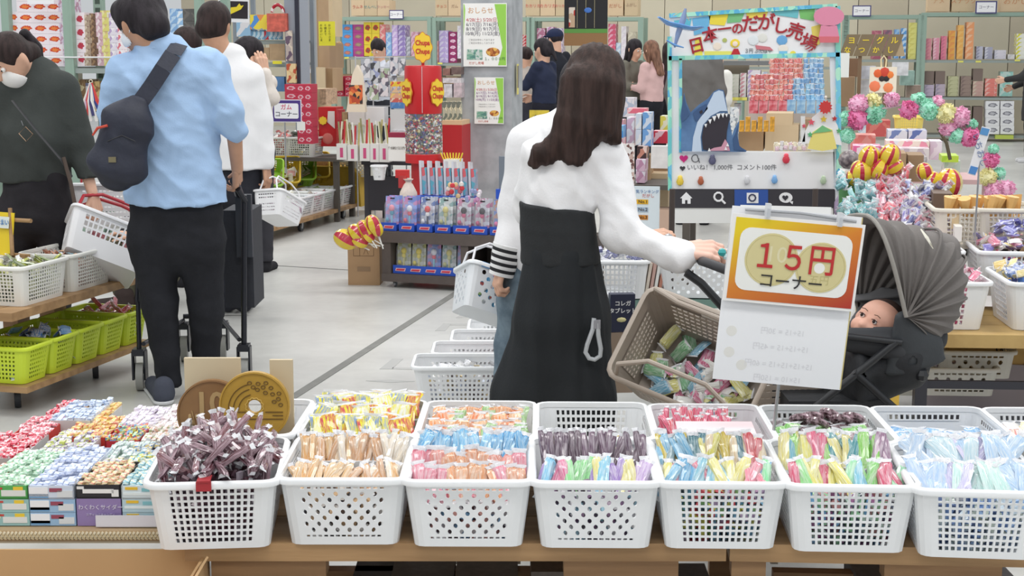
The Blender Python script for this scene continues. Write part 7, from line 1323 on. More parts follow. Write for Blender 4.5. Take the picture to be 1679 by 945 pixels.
# ---- chalkboard poster
o = emp('chalkboard_poster', PU(925, 75, 13.4), 'tall black hanging poster with yellow katakana and a green and brown foot', 'poster', (0, 0, -PSI)); m = 13.4/2420; w, h = 72*m, 96*m
mb = MB(); mb.box((w/2, 0, h/2), (w, .006, h), mat((30, 30, 34), .6)); ob('board', mb, o); mb = MB(); mb.box((w/2, -.0045, h*.11), (w, .002, h*.22), mat((150, 112, 72), .6)); ob('brown_field', mb, o); mb = MB(); mb.box((w/2, -.0055, h*.25), (w, .002, h*.07), mat((96, 150, 70), .6)); ob('green_field', mb, o)
text('チョコバットストラックアウト', .052, (206, 180, 90), o, (w/2, -.0045, h*.85), depth=.0003, bold=.0008); text('あたり', .05, (220, 190, 120), o, (w*.5, -.0045, h*.97), depth=.0003); mb = MB(); mb.box((w*.18, -.006, h*.48), (w*.14, .004, h*.34), vmat(((200, 170, 140), (190, 60, 50), (226, 214, 200)), 22)); ob('pack_picture', mb, o)
for k in range(3): mb = MB(); mb.box((w*(.3+.2*k), -.0045, h*.55), (.003, .002, h*.5), mat((200, 190, 150), .6)); ob('grid_line', mb, o)
mb = MB(); mb.ball((w*.55, -.006, h*.60), .035, mat((70, 120, 200), .5), 10, (1, .1, .7)); ob('blue_spot', mb, o)
# ================================================= PHOTO FRAME (cut-out board with headline, shark and icons)
YP = 7.6; SP_ = S(YP, 1.2); m = 1/SP_
pf = emp('photo_frame_board', (P(1235, 340, YP).x, YP, F(0, 553).z), 'large photo frame board with handwritten headline, a shark cut-out and a dark icon bar', 'photo board'); o0 = V(pf.location)
Q = lambda px, py, dy=0: P(px, py, YP+dy)-o0
def poly(pts, y0, y1, m_, name, parent=pf, Y=YP):
 mb = MB(); pp = [P(x, y, Y)-V(parent.location) for x, y in pts]; pl = [(q.x, q.z) for q in pp]; yb = Y-parent.location.y
 A = sum(pl[i][0]*pl[(i+1) % len(pl)][1]-pl[(i+1) % len(pl)][0]*pl[i][1] for i in range(len(pl)))
 if A < 0: pl.reverse()
 mb.prism(pl, yb+y0, yb+y1, m_); return ob(name, mb, parent)
wht = mat((238, 238, 240), .5); tl = vmat(((110, 200, 205), (140, 220, 200), (90, 180, 220), (180, 236, 210), (120, 200, 230)), 40, .2, (1, 1, .5), .6)
poly([(1098, 27), (1371, 9), (1374, 92), (1100, 98)], 0, .02, wht, 'banner')
poly([(1098, 95), (1114, 95), (1114, 249), (1099, 249)], 0, .02, wht, 'side_strip'); poly([(1361, 92), (1376, 92), (1377, 330), (1369, 330)], 0, .0195, mat((226, 230, 236), .5), 'side_strip')
poly([(1098, 249), (1368, 249), (1368, 312), (1098, 312)], 0, .02, wht, 'caption_panel'); poly([(1100, 310), (1369, 310), (1369, 341), (1100, 341)], -.004, .02, mat((56, 54, 60), .5), 'icon_bar'); poly([(1204, 311), (1259, 311), (1259, 340), (1204, 340)], -.007, -.0045, mat((48, 84, 160), .5), 'blue_key')
poly([(1104, 341), (1366, 341), (1366, 366), (1106, 366)], 0, .02, mat((232, 232, 230), .5), 'lower_panel')
for a in ([(1094, 60), (1101, 60), (1101, 312), (1095, 312)], [(1096, 92), (1376, 86), (1376, 93), (1096, 99)], [(1097, 22), (1372, 6), (1372, 12), (1097, 29)], [(1369, 10), (1377, 10), (1379, 312), (1371, 312)], [(1113, 96), (1118, 96), (1118, 250), (1113, 250)]): poly(a, -.012, -.001, tl, 'tinsel_strip')
for i, (a, c) in enumerate([([(1135, 30), (1165, 26), (1160, 52), (1138, 58)], (110, 180, 220)), ([(1162, 25), (1195, 22), (1188, 42), (1164, 40)], (236, 216, 70)), ([(1194, 22), (1222, 19), (1214, 36), (1192, 38)], (120, 190, 130)), ([(1222, 18), (1260, 16), (1256, 28), (1226, 30)], (236, 210, 90)), ([(1262, 16), (1310, 13), (1308, 30), (1268, 24)], (110, 190, 200)), ([(1310, 14), (1336, 12), (1334, 34), (1312, 30)], (120, 190, 110)), ([(1105, 34), (1134, 30), (1130, 50), (1108, 44)], (100, 190, 210)), ([(1330, 44), (1345, 40), (1344, 72), (1334, 78)], (236, 220, 110)), ([(1140, 62), (1150, 60), (1152, 92), (1138, 93)], (240, 224, 90)), ([(1155, 84), (1200, 84), (1200, 92), (1155, 93)], (232, 226, 110))]): poly(a, -.0035, -.001, mat(c, .6), 'crayon_patch')
# little plain figures drawn along the banner
for (x, y, r, c) in [(1176, 76, 7, (240, 226, 210)), (1188, 66, 4, (180, 190, 110)), (1205, 71, 8, (240, 216, 70)), (1250, 62, 8, (226, 226, 220)), (1282, 66, 9, (110, 170, 220)), (1284, 80, 8, (236, 230, 220)), (1284, 86, 7, (120, 190, 226)), (1300, 88, 5, (236, 216, 80)), (1235, 66, 9, (226, 232, 236))]:
 mb = MB(); mb.ball(Q(x, y)+V((0, -.003, 0)), r*m, mat(c, .6), 10, (1, .03, .9)); ob('drawn_spot', mb, pf)
poly([(1198, 90), (1203, 80), (1210, 80), (1214, 90)], -.006, -.003, mat((190, 40, 50), .6), 'red_dress'); mb = MB(); mb.ball(Q(1205, 72)+V((0, -.007, 0)), 4.5*m, mat((244, 226, 210), .6), 8, (1, .1, 1)); ob('drawn_face_spot', mb, pf)
poly([(1238, 74), (1262, 77), (1268, 83), (1240, 81)], -.006, -.003, mat((206, 120, 130), .6), 'pink_stroke')
text('３円 ふたばや', 9*m, (60, 60, 66), pf, Q(1243, 84)+V((0, -.004, 0)), sx=.8)
hl = [('日', 1142, 76, 26, .25), ('本', 1165, 59, 26, .25), ('一', 1188, 49, 22, .12), ('の', 1209, 48, 19, .1), ('だ', 1230, 41, 28, .05), ('が', 1256, 38, 28, -.03), ('し', 1280, 44, 27, -.15), ('売', 1304, 53, 27, -.3), ('場', 1326, 72, 27, -.35)]
for ch, x, y, sz, rl in hl: text(ch, sz*m*1.05, (168, 40, 52), pf, Q(x, y)+V((0, -.005, 0)), roll=rl, bold=.0016, depth=.001)
text('いいね！ 1,000件  コメント100件', 10.2*m, (100, 100, 106), pf, Q(1126, 275)+V((0, -.001, 0)), align='LEFT')
def heart(cx, cy, r, c, y=-.004, name='heart_icon'):
 pts = [];
 for i in range(24): t_ = 2*math.pi*i/24; pts.append((cx+r*math.sin(t_)**3, cy-r*(.81*math.cos(t_)-.31*math.cos(2*t_)-.125*math.cos(3*t_)-.06*math.cos(4*t_))))
 poly(pts, y, y+.003, mat(c, .5), name)
heart(1121, 260, 7, (214, 40, 130)); heart(1119, 276, 4.5, (60, 60, 64))
mb = MB(); mb.tube([Q(1140+6*math.cos(k*.524), 260+6*math.sin(k*.524), -.002) for k in range(11)]+[Q(1147, 267, -.002)], .0022, mat((90, 90, 96), .5), 5); ob('speech_icon', mb, pf)
# icons on the bar
poly([(1115, 325), (1125, 315), (1135, 325), (1132, 325), (1132, 334), (1127, 334), (1127, 328), (1123, 328), (1123, 334), (1118, 334), (1118, 325)], -.008, -.005, wht, 'house_icon')
mb = MB(); mb.tube([Q(1178+7*math.cos(k*.628), 323+7*math.sin(k*.628), -.006) for k in range(10)], .0055, wht, 6, close=True); mb2 = MB(); mb2.cyl(Q(1183, 328, -.006), Q(1189, 334, -.006), .006, wht, n=6); ob('lens_ring', mb, pf); ob('lens_handle', mb2, pf)
poly(rrc := [(1224, 316), (1243, 316), (1243, 333), (1224, 333)], -.010, -.007, wht, 'square_icon'); mb = MB(); mb.tube([Q(1233.5+5.5*math.cos(k*.628), 324.5+5.5*math.sin(k*.628), -.011) for k in range(10)], .004, mat((56, 60, 90), .5), 6, close=True); ob('ring_icon', mb, pf)
poly([(1288+11*math.cos(a), 324+8.5*math.sin(a)) for a in [k*math.pi/9 for k in range(18)]], -.008, -.005, wht, 'bubble_icon'); poly([(1293, 330), (1300, 330), (1299, 335)], -.008, -.005, wht, 'bubble_tail'); heart(1287, 324, 5, (50, 50, 56), -.011)
for i, (x, y, r, c) in enumerate([(1115, 298, 7, (226, 196, 70)), (1149, 298, 6, (170, 90, 60)), (1225, 297, 6, (206, 206, 210)), (1270, 296, 6, (120, 170, 220)), (1168, 264, 7, (90, 90, 120)), (1289, 262, 7, (214, 60, 80)), (1350, 297, 6, (180, 200, 170))]):
 mb = MB(); q = Q(x, y, -.012); mb.ball(q, r*m, mat(c, .5), 8, (.9, .7, 1)); mb.ball(q+V((0, 0, r*m)), r*m*.6, mat(tuple(min(255, w+30) for w in c), .5), 8, (1, .8, .9)); ob('tiny_pinned_doll', mb, pf)
mb = MB(); mb.cyl(Q(1102, 300, .02), V((Q(1102, 300).x, .02, 0)), .012, mat((52, 40, 38), .5)); ob('support_pole', mb, pf); mb = MB(); mb.cyl(Q(1366, 300, .03), V((Q(1366, 300).x, .03, 0)), .012, mat((52, 40, 38), .5)); ob('support_pole', mb, pf)
mb = MB(); mb.box((0, .03, .02), (.95, .3, .03), mat((60, 56, 56), .6)); ob('base_board', mb, pf)
# shark cut-out on the board
sh = emp('shark_cutout', P(1160, 248, YP-.02), 'painted shark cut-out with a gaping toothed mouth standing in the photo frame', 'cutout'); c1, c2, c3, c4 = mat((96, 132, 176), .5, .3, 8, c2=(70, 102, 146)), mat((196, 212, 232), .5), mat((60, 88, 130), .5), mat((50, 44, 54), .5); YS2 = YP-.02
def sp(pts, k, m_, nm): poly(pts, -.012-.003*k, -.0095-.003*k, m_, nm, sh, YS2)
sp([(1116, 248), (1117, 205), (1115, 190), (1119, 165), (1121, 152), (1125, 168), (1132, 184), (1145, 172), (1160, 162), (1170, 150), (1178, 146), (1186, 148), (1189, 160), (1193, 185), (1197, 205), (1200, 222), (1203, 212), (1210, 200), (1212, 198), (1209, 222), (1212, 240), (1224, 247), (1222, 249)], 0, c1, 'body')
sp([(1118, 200), (1117, 180), (1121, 155), (1124, 172), (1130, 187), (1124, 195)], 1, c3, 'fin'); sp([(1170, 152), (1178, 148), (1185, 150), (1188, 165), (1192, 182), (1180, 182), (1165, 190), (1152, 205), (1148, 225), (1150, 248), (1134, 248), (1136, 225), (1143, 200), (1155, 182)], 1, c2, 'pale_snout')
sp([(1138, 195), (1136, 185), (1146, 176), (1158, 170), (1160, 178), (1150, 190), (1142, 200)], 1, c3, 'dark_cheek'); sp([(1146, 183), (1150, 180), (1152, 184), (1148, 187)], 2, c4, 'eye_patch'); sp([(1203, 246), (1201, 228), (1207, 214), (1211, 202), (1208, 222), (1211, 238), (1220, 247)], 1, c3, 'tail_fin')
sp([(1152, 245), (1150, 225), (1153, 207), (1163, 194), (1178, 186), (1192, 185), (1195, 195), (1191, 215), (1190, 232), (1184, 243), (1170, 247)], 2, c4, 'mouth'); sp([(1160, 247), (1170, 242), (1182, 240), (1188, 228), (1193, 236), (1196, 247)], 3, mat((206, 150, 170), .5), 'gum')
for i, (x, y, s_) in enumerate([(1156, 205, 4), (1163, 198, 5), (1170, 193, 6), (1177, 189, 6), (1184, 188, 5), (1190, 188, 4), (1192, 238, 4), (1189, 244, 4), (1162, 246, 4)]): sp([(x-s_*.6, y-s_*.4), (x+s_*.6, y-s_*.6), (x+.5, y+s_)] if i < 6 else [(x-s_*.6, y+s_*.4), (x+s_*.6, y+s_*.4), (x, y-s_)], 4, wht, 'tooth')
# plain pink board and party-hat card (no characters)
pk = emp('pink_paper_cutout', P(1357, 70, YP-.02), 'plain pink paper cut-out with round top on the right corner of the photo board', 'cutout'); pm_ = mat((222, 140, 168), .55)
def sq(pts, k, m_, nm, par, Y): poly(pts, -.03-.003*k, -.0275-.003*k, m_, nm, par, Y)
circ = lambda cx, cy, rx, ry, n=20: [(cx+rx*math.cos(2*math.pi*i/n), cy+ry*math.sin(2*math.pi*i/n)) for i in range(n)]
sq(circ(1357, 27, 25, 16), 1, pm_, 'round_top', pk, YP); sq([(1344, 42), (1370, 42), (1374, 62), (1340, 62)], 1, pm_, 'middle', pk, YP); sq([(1340, 60), (1374, 60), (1373, 70), (1342, 70)], 2, mat((214, 110, 120), .55), 'lower_band', pk, YP)
hc_ = emp('party_hat_card', P(1345, 240, YP-.03), 'white paper party hat with coloured stars and a red pompom on the photo board', 'cutout'); sq([(1312, 236), (1318, 215), (1330, 192), (1345, 180), (1360, 186), (1371, 205), (1378, 238), (1345, 232)], 1, wht, 'hat', hc_, YP); sq([(1311, 190), (1318, 190), (1318, 232), (1311, 232)], 1, mat((226, 226, 226), .5), 'side_card', hc_, YP)
sq([(1322, 243), (1330, 216), (1346, 206), (1362, 212), (1370, 243), (1346, 247)], 2, mat((236, 222, 130), .55), 'yellow_fringe', hc_, YP); sq([(1330, 218), (1346, 205), (1362, 214), (1350, 216)], 3, mat((120, 190, 130), .55), 'green_band', hc_, YP)
st5 = lambda cx, cy, r: [(cx+(r if i % 2 == 0 else r*.45)*math.sin(math.pi*i/5), cy-(r if i % 2 == 0 else r*.45)*math.cos(math.pi*i/5)) for i in range(10)]
for cx, cy, r, c in [(1348, 195, 6, (236, 206, 70)), (1328, 200, 6, (226, 90, 110)), (1366, 194, 5, (190, 50, 50)), (1326, 220, 5, (90, 180, 120)), (1373, 214, 5, (90, 170, 110)), (1316, 206, 4, (214, 80, 100))]: sq(st5(cx, cy, r), 3, mat(c, .55), 'star', hc_, YP)
mb = MB(); mb.lathe([(.001, -.01)]+[(10*m*.9, 0)]+[(.001, .01)], mat((200, 60, 60), .7), 16); vs = [((10*m*(1.15 if i % 2 else .85))*math.cos(i*math.pi/12), (10*m*(1.15 if i % 2 else .85))*math.sin(i*math.pi/12)) for i in range(24)]; mb = MB(); q = P(1349, 175, YP)-V(hc_.location); mb.prism(vs, -.04, -.03, mat((200, 60, 60), .7), None, (q.x, 0, q.z)); ob('pompom', mb, hc_)
# blue toy glider
gl = emp('toy_glider', P(1118, 55, YP-.12), 'translucent blue toy glider fixed on the top left corner of the photo board', 'toy plane'); gb_ = mat((100, 160, 226), .25, alpha=.9, coat=.6); g0 = V(gl.location); QQ = lambda px, py, dy=0: P(px, py, YP-.12+dy)-g0
mb = MB(); mb.tube([QQ(1124, 14), QQ(1120, 32), QQ(1112, 55), QQ(1106, 78)], [.006, .016, .014, .005], mat((130, 150, 190), .3), 10); ob('fuselage', mb, gl)
mb = MB(); mb.tube([QQ(1080, 28, -.03), QQ(1095, 38), QQ(1118, 44), QQ(1136, 47), QQ(1153, 44, -.05)], [.012, .032, .038, .030, .010], gb_, 12, flat=.3); ob('wing', mb, gl); mb = MB(); mb.tube([QQ(1093, 66), QQ(1106, 74), QQ(1121, 78)], [.014, .022, .010], gb_, 10, flat=.3); ob('tailplane', mb, gl)
mb = MB(); mb.tube([QQ(1104, 26), QQ(1122, 16), QQ(1130, 34)], .002, mat((206, 190, 150), .6), 5); ob('thread', mb, gl)
# ================================================= goods seen behind and beside the frame
KF = 12.6
def packrows(x0, x1, y0, y1, K, cols, nx, ny, desc, where, seed, w=8, h=9):
 r = random.Random(seed)
 for j in range(ny):
  for i in range(nx):
   x = x0+(x1-x0)*(i+.5)/nx+r.uniform(-1, 1); y = y0+(y1-y0)*(j+.6)/ny+r.uniform(-1, 1); c = r.choice(cols); p = PU(x, y, K-.03*j)
   me = stick_mesh(c[:3], h*K/2400*1.15, w*K/2400, .03, ends=.14, seed=r.randrange(2), c2=tuple(c[3:6]) if len(c) > 3 else None)
   ob('snack_bag', me, None, p, (r.uniform(-.3, .1), r.uniform(-.25, .25), -PSI+r.uniform(-.3, .3)), '%s, %s' % (desc, where), 'snack bag', '%s, %s' % (desc, where))
packrows(1262, 1316, 96, 128, KF+.3, [(206, 56, 60, 240, 200, 180), (214, 70, 60)], 7, 4, 'small red snack bag', 'upper cluster seen through the photo frame', 1)
packrows(1230, 1300, 122, 164, KF, [(206, 56, 60, 240, 200, 180), (214, 80, 70), (190, 40, 50)], 9, 5, 'red snack bag', 'lower left cluster seen through the photo frame', 2)
packrows(1318, 1350, 96, 128, KF+.3, [(90, 160, 210, 210, 230, 240), (70, 140, 200)], 4, 4, 'small blue snack bag', 'upper cluster seen through the photo frame', 3)
packrows(1288, 1352, 128, 164, KF, [(96, 170, 220, 220, 235, 240), (70, 140, 200), (110, 180, 220)], 8, 4, 'blue snack bag', 'lower right cluster seen through the photo frame', 4)
upbox('snack_display_shelf', 1226, 1356, 160, 200, KF+.25, .5, mat((206, 196, 186), .6), 'beige display step under the red and blue snack bags', 'display')
for i in range(4): upbox('red_tray', 1228+16*i, 1243+16*i, 166, 186, KF-.2, .1, mat((226, 150, 160), .5, .5, 20, c2=(190, 40, 60)), 'pink and red tray, %s from the left under the red bags' % PO[i], 'tray', 'pink and red trays')
for i in range(4): upbox('blue_tray', 1290+16*i, 1305+16*i, 164, 186, KF-.2, .1, mat((170, 206, 230), .5, .5, 20, c2=(110, 160, 206)), 'pale blue tray, %s from the left under the blue bags' % PO[i], 'tray', 'pale blue trays')
for i, (a, b, y0, y1, n, c) in enumerate([(1181, 1196, 121, 160, 5, ((206, 216, 226), (226, 230, 236))), (1197, 1212, 122, 160, 6, ((206, 206, 196), (190, 196, 180))), (1213, 1224, 120, 160, 6, ((226, 220, 220), (206, 150, 160))), (1225, 1247, 115, 160, 6, ((232, 226, 232), (190, 170, 210))), (1248, 1258, 118, 160, 5, ((230, 230, 226), (180, 190, 210))), (1184, 1196, 170, 190, 3, ((226, 226, 226), (190, 190, 190))), (1203, 1214, 170, 190, 3, ((206, 200, 210), (226, 226, 226)))]): stack(a, b, y0, y1, n, 15.0, vmat(c, 24), 'pale carton with small print', 'seen through the photo frame, %s pile' % PO[i], .2)
upbox('frame_shelf', 1178, 1262, 160, 165, 14.9, .4, mat((110, 112, 112), .6), 'grey shelf board with yellow tags seen through the frame', 'shelf'); tags(14.85, [(1199, 162), (1210, 162), (1218, 162)], 'on the grey shelf board'); upbox('frame_shelf', 1172, 1300, 100, 107, 15.1, .4, mat((120, 122, 122), .6), 'upper grey shelf board seen through the frame', 'shelf')
upbox('dark_gap_panel', 1178, 1228, 107, 122, 15.6, .1, mat((130, 120, 104), .7), 'dim brown panel above the pale cartons', 'panel'); upbox('silver_fringe', 1196, 1212, 176, 232, 11.8, .05, vmat(((206, 214, 220), (150, 160, 170), (226, 230, 232)), 50, .2), 'silver tinsel fringe beside the shark', 'tinsel')
for i in range(6): upbox('cup_jar', 1212+10*i, 1220+10*i, 198-(i % 2)*6, 216, 11.7, .08, mat((232, 170, 60), .35, .4, 30), 'orange and yellow jar, %s from the left above the brown cartons' % PO[i], 'jar', 'orange jars')
for i, (a, b, y0, y1) in enumerate([(1208, 1252, 216, 247), (1254, 1310, 206, 247), (1312, 1332, 196, 247), (1256, 1300, 186, 206)]): upbox('carton', a, b, y0, y1, 11.9, .4, [crt, crt3, crt2, crt3][i], 'brown carton seen through the frame, %s of the low row' % PO[i], 'box')
upbox('sweet_heap_tray', 1268, 1330, 238, 249, 9.0, .2, mat((236, 220, 190), .5), 'cream tray at the bottom of the frame opening', 'tray'); packrows(1270, 1330, 232, 246, 8.95, [(240, 230, 190), (236, 190, 206), (232, 226, 226)], 8, 2, 'cream and pink sweet bag', 'at the bottom of the frame opening', 8, 7, 7)
# brown roof sign
rf = emp('roof_sign', PU(1405, 92, 12.6), 'brown board sign in four slanted panels with yellow kana', 'sign', (0, 0, -PSI)); m12 = 12.6/2420
for i, (a, b) in enumerate(zip('ヨーグル', 'なつかし')):
 x0 = (-28+22*i)*m12*1.0; mb = MB(); mb.prism([(x0, 0), (x0+21*m12, 0), (x0+33*m12, 34*m12), (x0+12*m12, 34*m12)], -.004, .004, mat((124, 108, 82), .6)); ob('board', mb, rf)
 text(a, 12*m12, (232, 206, 60), rf, (x0+19*m12, -.006, 24*m12), bold=.001, depth=.0004); text(b, 11*m12, (232, 206, 60), rf, (x0+13*m12, -.006, 9*m12), bold=.001, depth=.0004)
mb = MB(); mb.prism([(60*m12, 0), (74*m12, 0), (66*m12, 34*m12)], .0, .1, mat((170, 150, 120), .6)); ob('gable', mb, rf)
mb = MB(); mb.box((5*m12, .02, -.25), (.03, .02, .5), mat((120, 96, 72), .6)); mb.box((45*m12, .02, -.25), (.03, .02, .5), mat((120, 96, 72), .6)); ob('legs', mb, rf, kind='stuff')
upbox('hanging_note', 1373, 1393, 87, 127, 12.2, .003, mat((226, 230, 226), .5), 'pale note with a yellow edge hanging under the roof sign', 'note'); upbox('brown_carton_stack', 1376, 1402, 126, 175, 12.8, .3, crt2, 'brown carton under the roof sign', 'box'); upbox('brown_carton_stack', 1390, 1412, 96, 126, 13.0, .3, mat((130, 100, 76), .7), 'dark brown carton just under the roof sign', 'box')
for i, (a, b, y0, y1, c) in enumerate([(1411, 1436, 108, 130, (216, 220, 232)), (1408, 1426, 131, 158, (226, 226, 230)), (1462, 1490, 102, 124, (220, 222, 226)), (1476, 1500, 116, 140, (150, 180, 170)), (1486, 1510, 140, 160, (150, 132, 120))]): upbox('display_card', a, b, y0, y1, 13.2+.1*i, .02 if i < 3 else .2, mat(c, .5, .25, 18), '%s below the roof sign' % ['blue framed white card', 'white shop card', 'white calendar sheet', 'green glass jar', 'taupe carton'][i], 'card' if i < 3 else 'box')
o, w, h = upbox('tote_bag', 1425, 1471, 110, 152, 12.3, .06, mat((236, 226, 206), .7), 'cream tote bag printed with orange flowers beside the paper arch', 'bag', None, 1); mb = MB(); mb.tube([V((w*.42, .02, h)), V((w*.40, .02, h+.06)), V((w*.5, .02, h+.09)), V((w*.6, .02, h+.06)), V((w*.58, .02, h))], .006, mat((232, 214, 170), .6), 6); ob('handle', mb, o)
for (x, y, r, c) in [(.3, .75, .035, (226, 100, 50)), (.55, .8, .04, (206, 70, 50)), (.75, .7, .03, (236, 130, 60)), (.2, .25, .045, (240, 130, 90)), (.7, .2, .04, (240, 140, 90)), (.45, .55, .025, (50, 40, 40)), (.62, .55, .025, (40, 36, 40))]: mb = MB(); mb.ball((w*x, -.002, h*y), r, mat(c, .6), 8, (1, .1, 1)); ob('flower_print', mb, o)
# ================================================= PAPER POMPOM ARCH
PM = {}
def pompom(c):
 if c in PM: return PM[c]
 mb = MB(); r = random.Random(hash(c) % 999); m_ = mat(c, .8, .06, 30, .2, 60)
 for i in range(90):
  d = Vector((r.gauss(0, 1), r.gauss(0, 1), r.gauss(0, 1))).normalized(); a = d.orthogonal().normalized(); b = d.cross(a); ph = r.uniform(0, 6); a, b = a*math.cos(ph)+b*math.sin(ph), b*math.cos(ph)-a*math.sin(ph)
  L = r.uniform(.85, 1.08); w = r.uniform(.22, .34); vs = [d*.25]+[d*(L*q)+a*(w*s_)+b*(.10*(-1)**k) for k, (q, s_) in enumerate([(.8, -1), (.98, -.5), (.9, 0), (1.0, .5), (.8, 1)])]
  mb.add(vs, [(0, 1, 2), (0, 2, 3), (0, 3, 4), (0, 4, 5)], m_)
 mb.ball((0, 0, 0), .84, m_, 10); PM[c] = mb.mesh('pompom', 30); return PM[c]
MINT, PINK, MAG, YLW = (176, 236, 212), (246, 190, 218), (240, 140, 188), (244, 238, 186)
arch = emp('arch_wire', (0, 0, 0), 'thin bent wire of the paper pompom arch', 'wire'); al_ = [(1398, 300), (1392, 240), (1398, 200), (1430, 182), (1480, 172), (1530, 178), (1575, 205), (1612, 245), (1625, 290), (1640, 330), (1635, 372)]; mb = MB(); mb.tube([PU(x, y, 8.6) for x, y in al_]+[V((PU(1635, 372, 8.6).x, PU(1635, 372, 8.6).y, 0))], .006, mat((206, 180, 190), .5), 6); ob('wire', mb, arch)
pmn = {MINT: 'mint green', PINK: 'light pink', MAG: 'bright pink', YLW: 'pale yellow'}
for i, (x, y, r, c) in enumerate([(1385, 195, 13, MINT), (1388, 222, 13, MINT), (1408, 172, 17, PINK), (1404, 196, 18, MAG), (1432, 170, 17, YLW), (1434, 184, 20, MINT), (1462, 163, 13, PINK), (1489, 180, 16, MAG), (1508, 164, 13, MINT), (1523, 180, 18, MINT), (1536, 168, 12, PINK), (1549, 186, 17, YLW), (1573, 192, 18, PINK), (1556, 208, 17, PINK), (1594, 204, 9, MINT), (1566, 222, 13, MINT), (1590, 224, 17, MAG), (1626, 244, 9, MINT), (1624, 262, 14, MAG), (1618, 290, 15, YLW), (1638, 284, 11, MINT), (1628, 312, 17, PINK), (1648, 310, 15, PINK), (1640, 328, 15, YLW), (1661, 333, 12, MINT), (1632, 345, 14, PINK), (1625, 362, 13, YLW)]):
 p = PU(x, y, 8.6); s_ = r*8.9/2400*.98; ob('paper_pompom', pompom(c), None, p+V((0, random.uniform(-.03, .03), 0)), (i*.7, i*1.3, i*2.1), '%s paper pompom, %s along the arch from its left foot' % (pmn[c], (PO+['twelfth', 'thirteenth', 'fourteenth', 'fifteenth', 'sixteenth', 'seventeenth', 'eighteenth', 'nineteenth', 'twentieth', 'twenty-first', 'twenty-second', 'twenty-third', 'twenty-fourth', 'twenty-fifth', 'twenty-sixth', 'twenty-seventh'])[i]), 'pompom', 'paper pompoms of the arch', sc=(s_, s_, s_))
# ================================================= RIGHT TABLES
# lollipop table behind the buggy
plaintable('lollipop_table', 'dark table heaped with wrapped lollipops behind the buggy', PU(1470, 330, 7.0), 1.5, .75, .62, -PSI, tbm)
for i, (a, b, y0, y1, K, c) in enumerate([(1440, 1486, 252, 300, 7.4, crt), (1487, 1515, 255, 298, 7.5, crt2), (1375, 1420, 300, 345, 7.0, mat((110, 170, 110), .6)), (1528, 1562, 318, 372, 6.6, mat((110, 90, 76), .6))]): upbox('open_box', a, b, y0, y1, K, .25, c, '%s among the wrapped lollipops' % ['tan carton', 'grey brown carton', 'green box', 'dark brown box'][i], 'box')
def cluster(x0, x1, y0, y1, K, cols, n, desc, seed, sz=(.065, .03, .014), name='wrapped_lollipop', yj=.12):
 r = random.Random(seed)
 for i in range(n):
  x = r.uniform(x0, x1); y = r.uniform(y0, y1); t_ = (y-y0)/max(1, (y1-y0)); p = PU(x, y, K+.3-.45*t_+r.uniform(-.02, .02)); c = r.choice(cols)
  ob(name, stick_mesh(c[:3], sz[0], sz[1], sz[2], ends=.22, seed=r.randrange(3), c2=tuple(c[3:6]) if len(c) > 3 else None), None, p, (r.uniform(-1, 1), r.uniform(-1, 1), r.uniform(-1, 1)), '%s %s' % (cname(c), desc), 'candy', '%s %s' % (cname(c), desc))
cluster(1378, 1436, 285, 355, 6.75, [(110, 190, 200, 226, 240, 240), (130, 206, 206), (90, 170, 180)], 85, 'wrapped lollipop in the left heap behind the buggy hood', 1)
cluster(1428, 1490, 275, 365, 6.75, [(206, 80, 110, 240, 220, 230), (216, 60, 80), (226, 150, 170)], 95, 'wrapped lollipop in the middle heap behind the buggy hood', 2)
cluster(1478, 1556, 300, 405, 6.55, [(120, 110, 190, 230, 226, 240), (90, 100, 170), (200, 110, 130), (226, 226, 226)], 120, 'wrapped lollipop in the right heap behind the buggy hood', 3)
hm_ = MB()
for (x, y, K, rx, rz) in [(1405, 342, 7.2, .11, .11), (1460, 340, 7.2, .13, .12), (1515, 372, 7.0, .15, .15)]: hm_.ball(PU(x, y, K), 1, mat((170, 150, 180), .6, .3, 30), 14, (rx, .14, rz))
ob('lollipop_heap_core', hm_, None, label='dense inner mass of wrapped lollipops behind the buggy hood', cat='candy', kind='stuff')
for i, (x, y, r, d) in enumerate([(1425, 258, .045, (0, -.3, 1)), (1459, 255, .045, (.2, -.3, 1)), (1412, 283, .050, (-.2, -.3, 1)), (1441, 279, .045, (.3, -.2, 1)), (1467, 274, .035, (.9, -.2, .8)), (1516, 282, .035, (-.4, 0, 1)), (1528, 296, .035, (.3, 0, 1)), (1555, 302, .060, (0, -.2, 1)), (1398, 292, .03, (-.5, 0, 1))]): balloon(PU(x, y, 7.0), r, d, 'red and yellow twisted balloon lollipop, %s from the left over the lollipop heaps' % PO[i], 'balloon lollipops over the heaps', 1.25)
mb = MB(); mb.ball((0, 0, 0), .055, mat((96, 86, 92), .3, .5, 40, c2=(160, 150, 150)), 12, (1, 1, .9)); ob('dark_candy_ball', mb, None, PU(1392, 262, 7.6), (0, 0, 0), 'dark foil wrapped ball left of the balloon lollipops', 'candy')
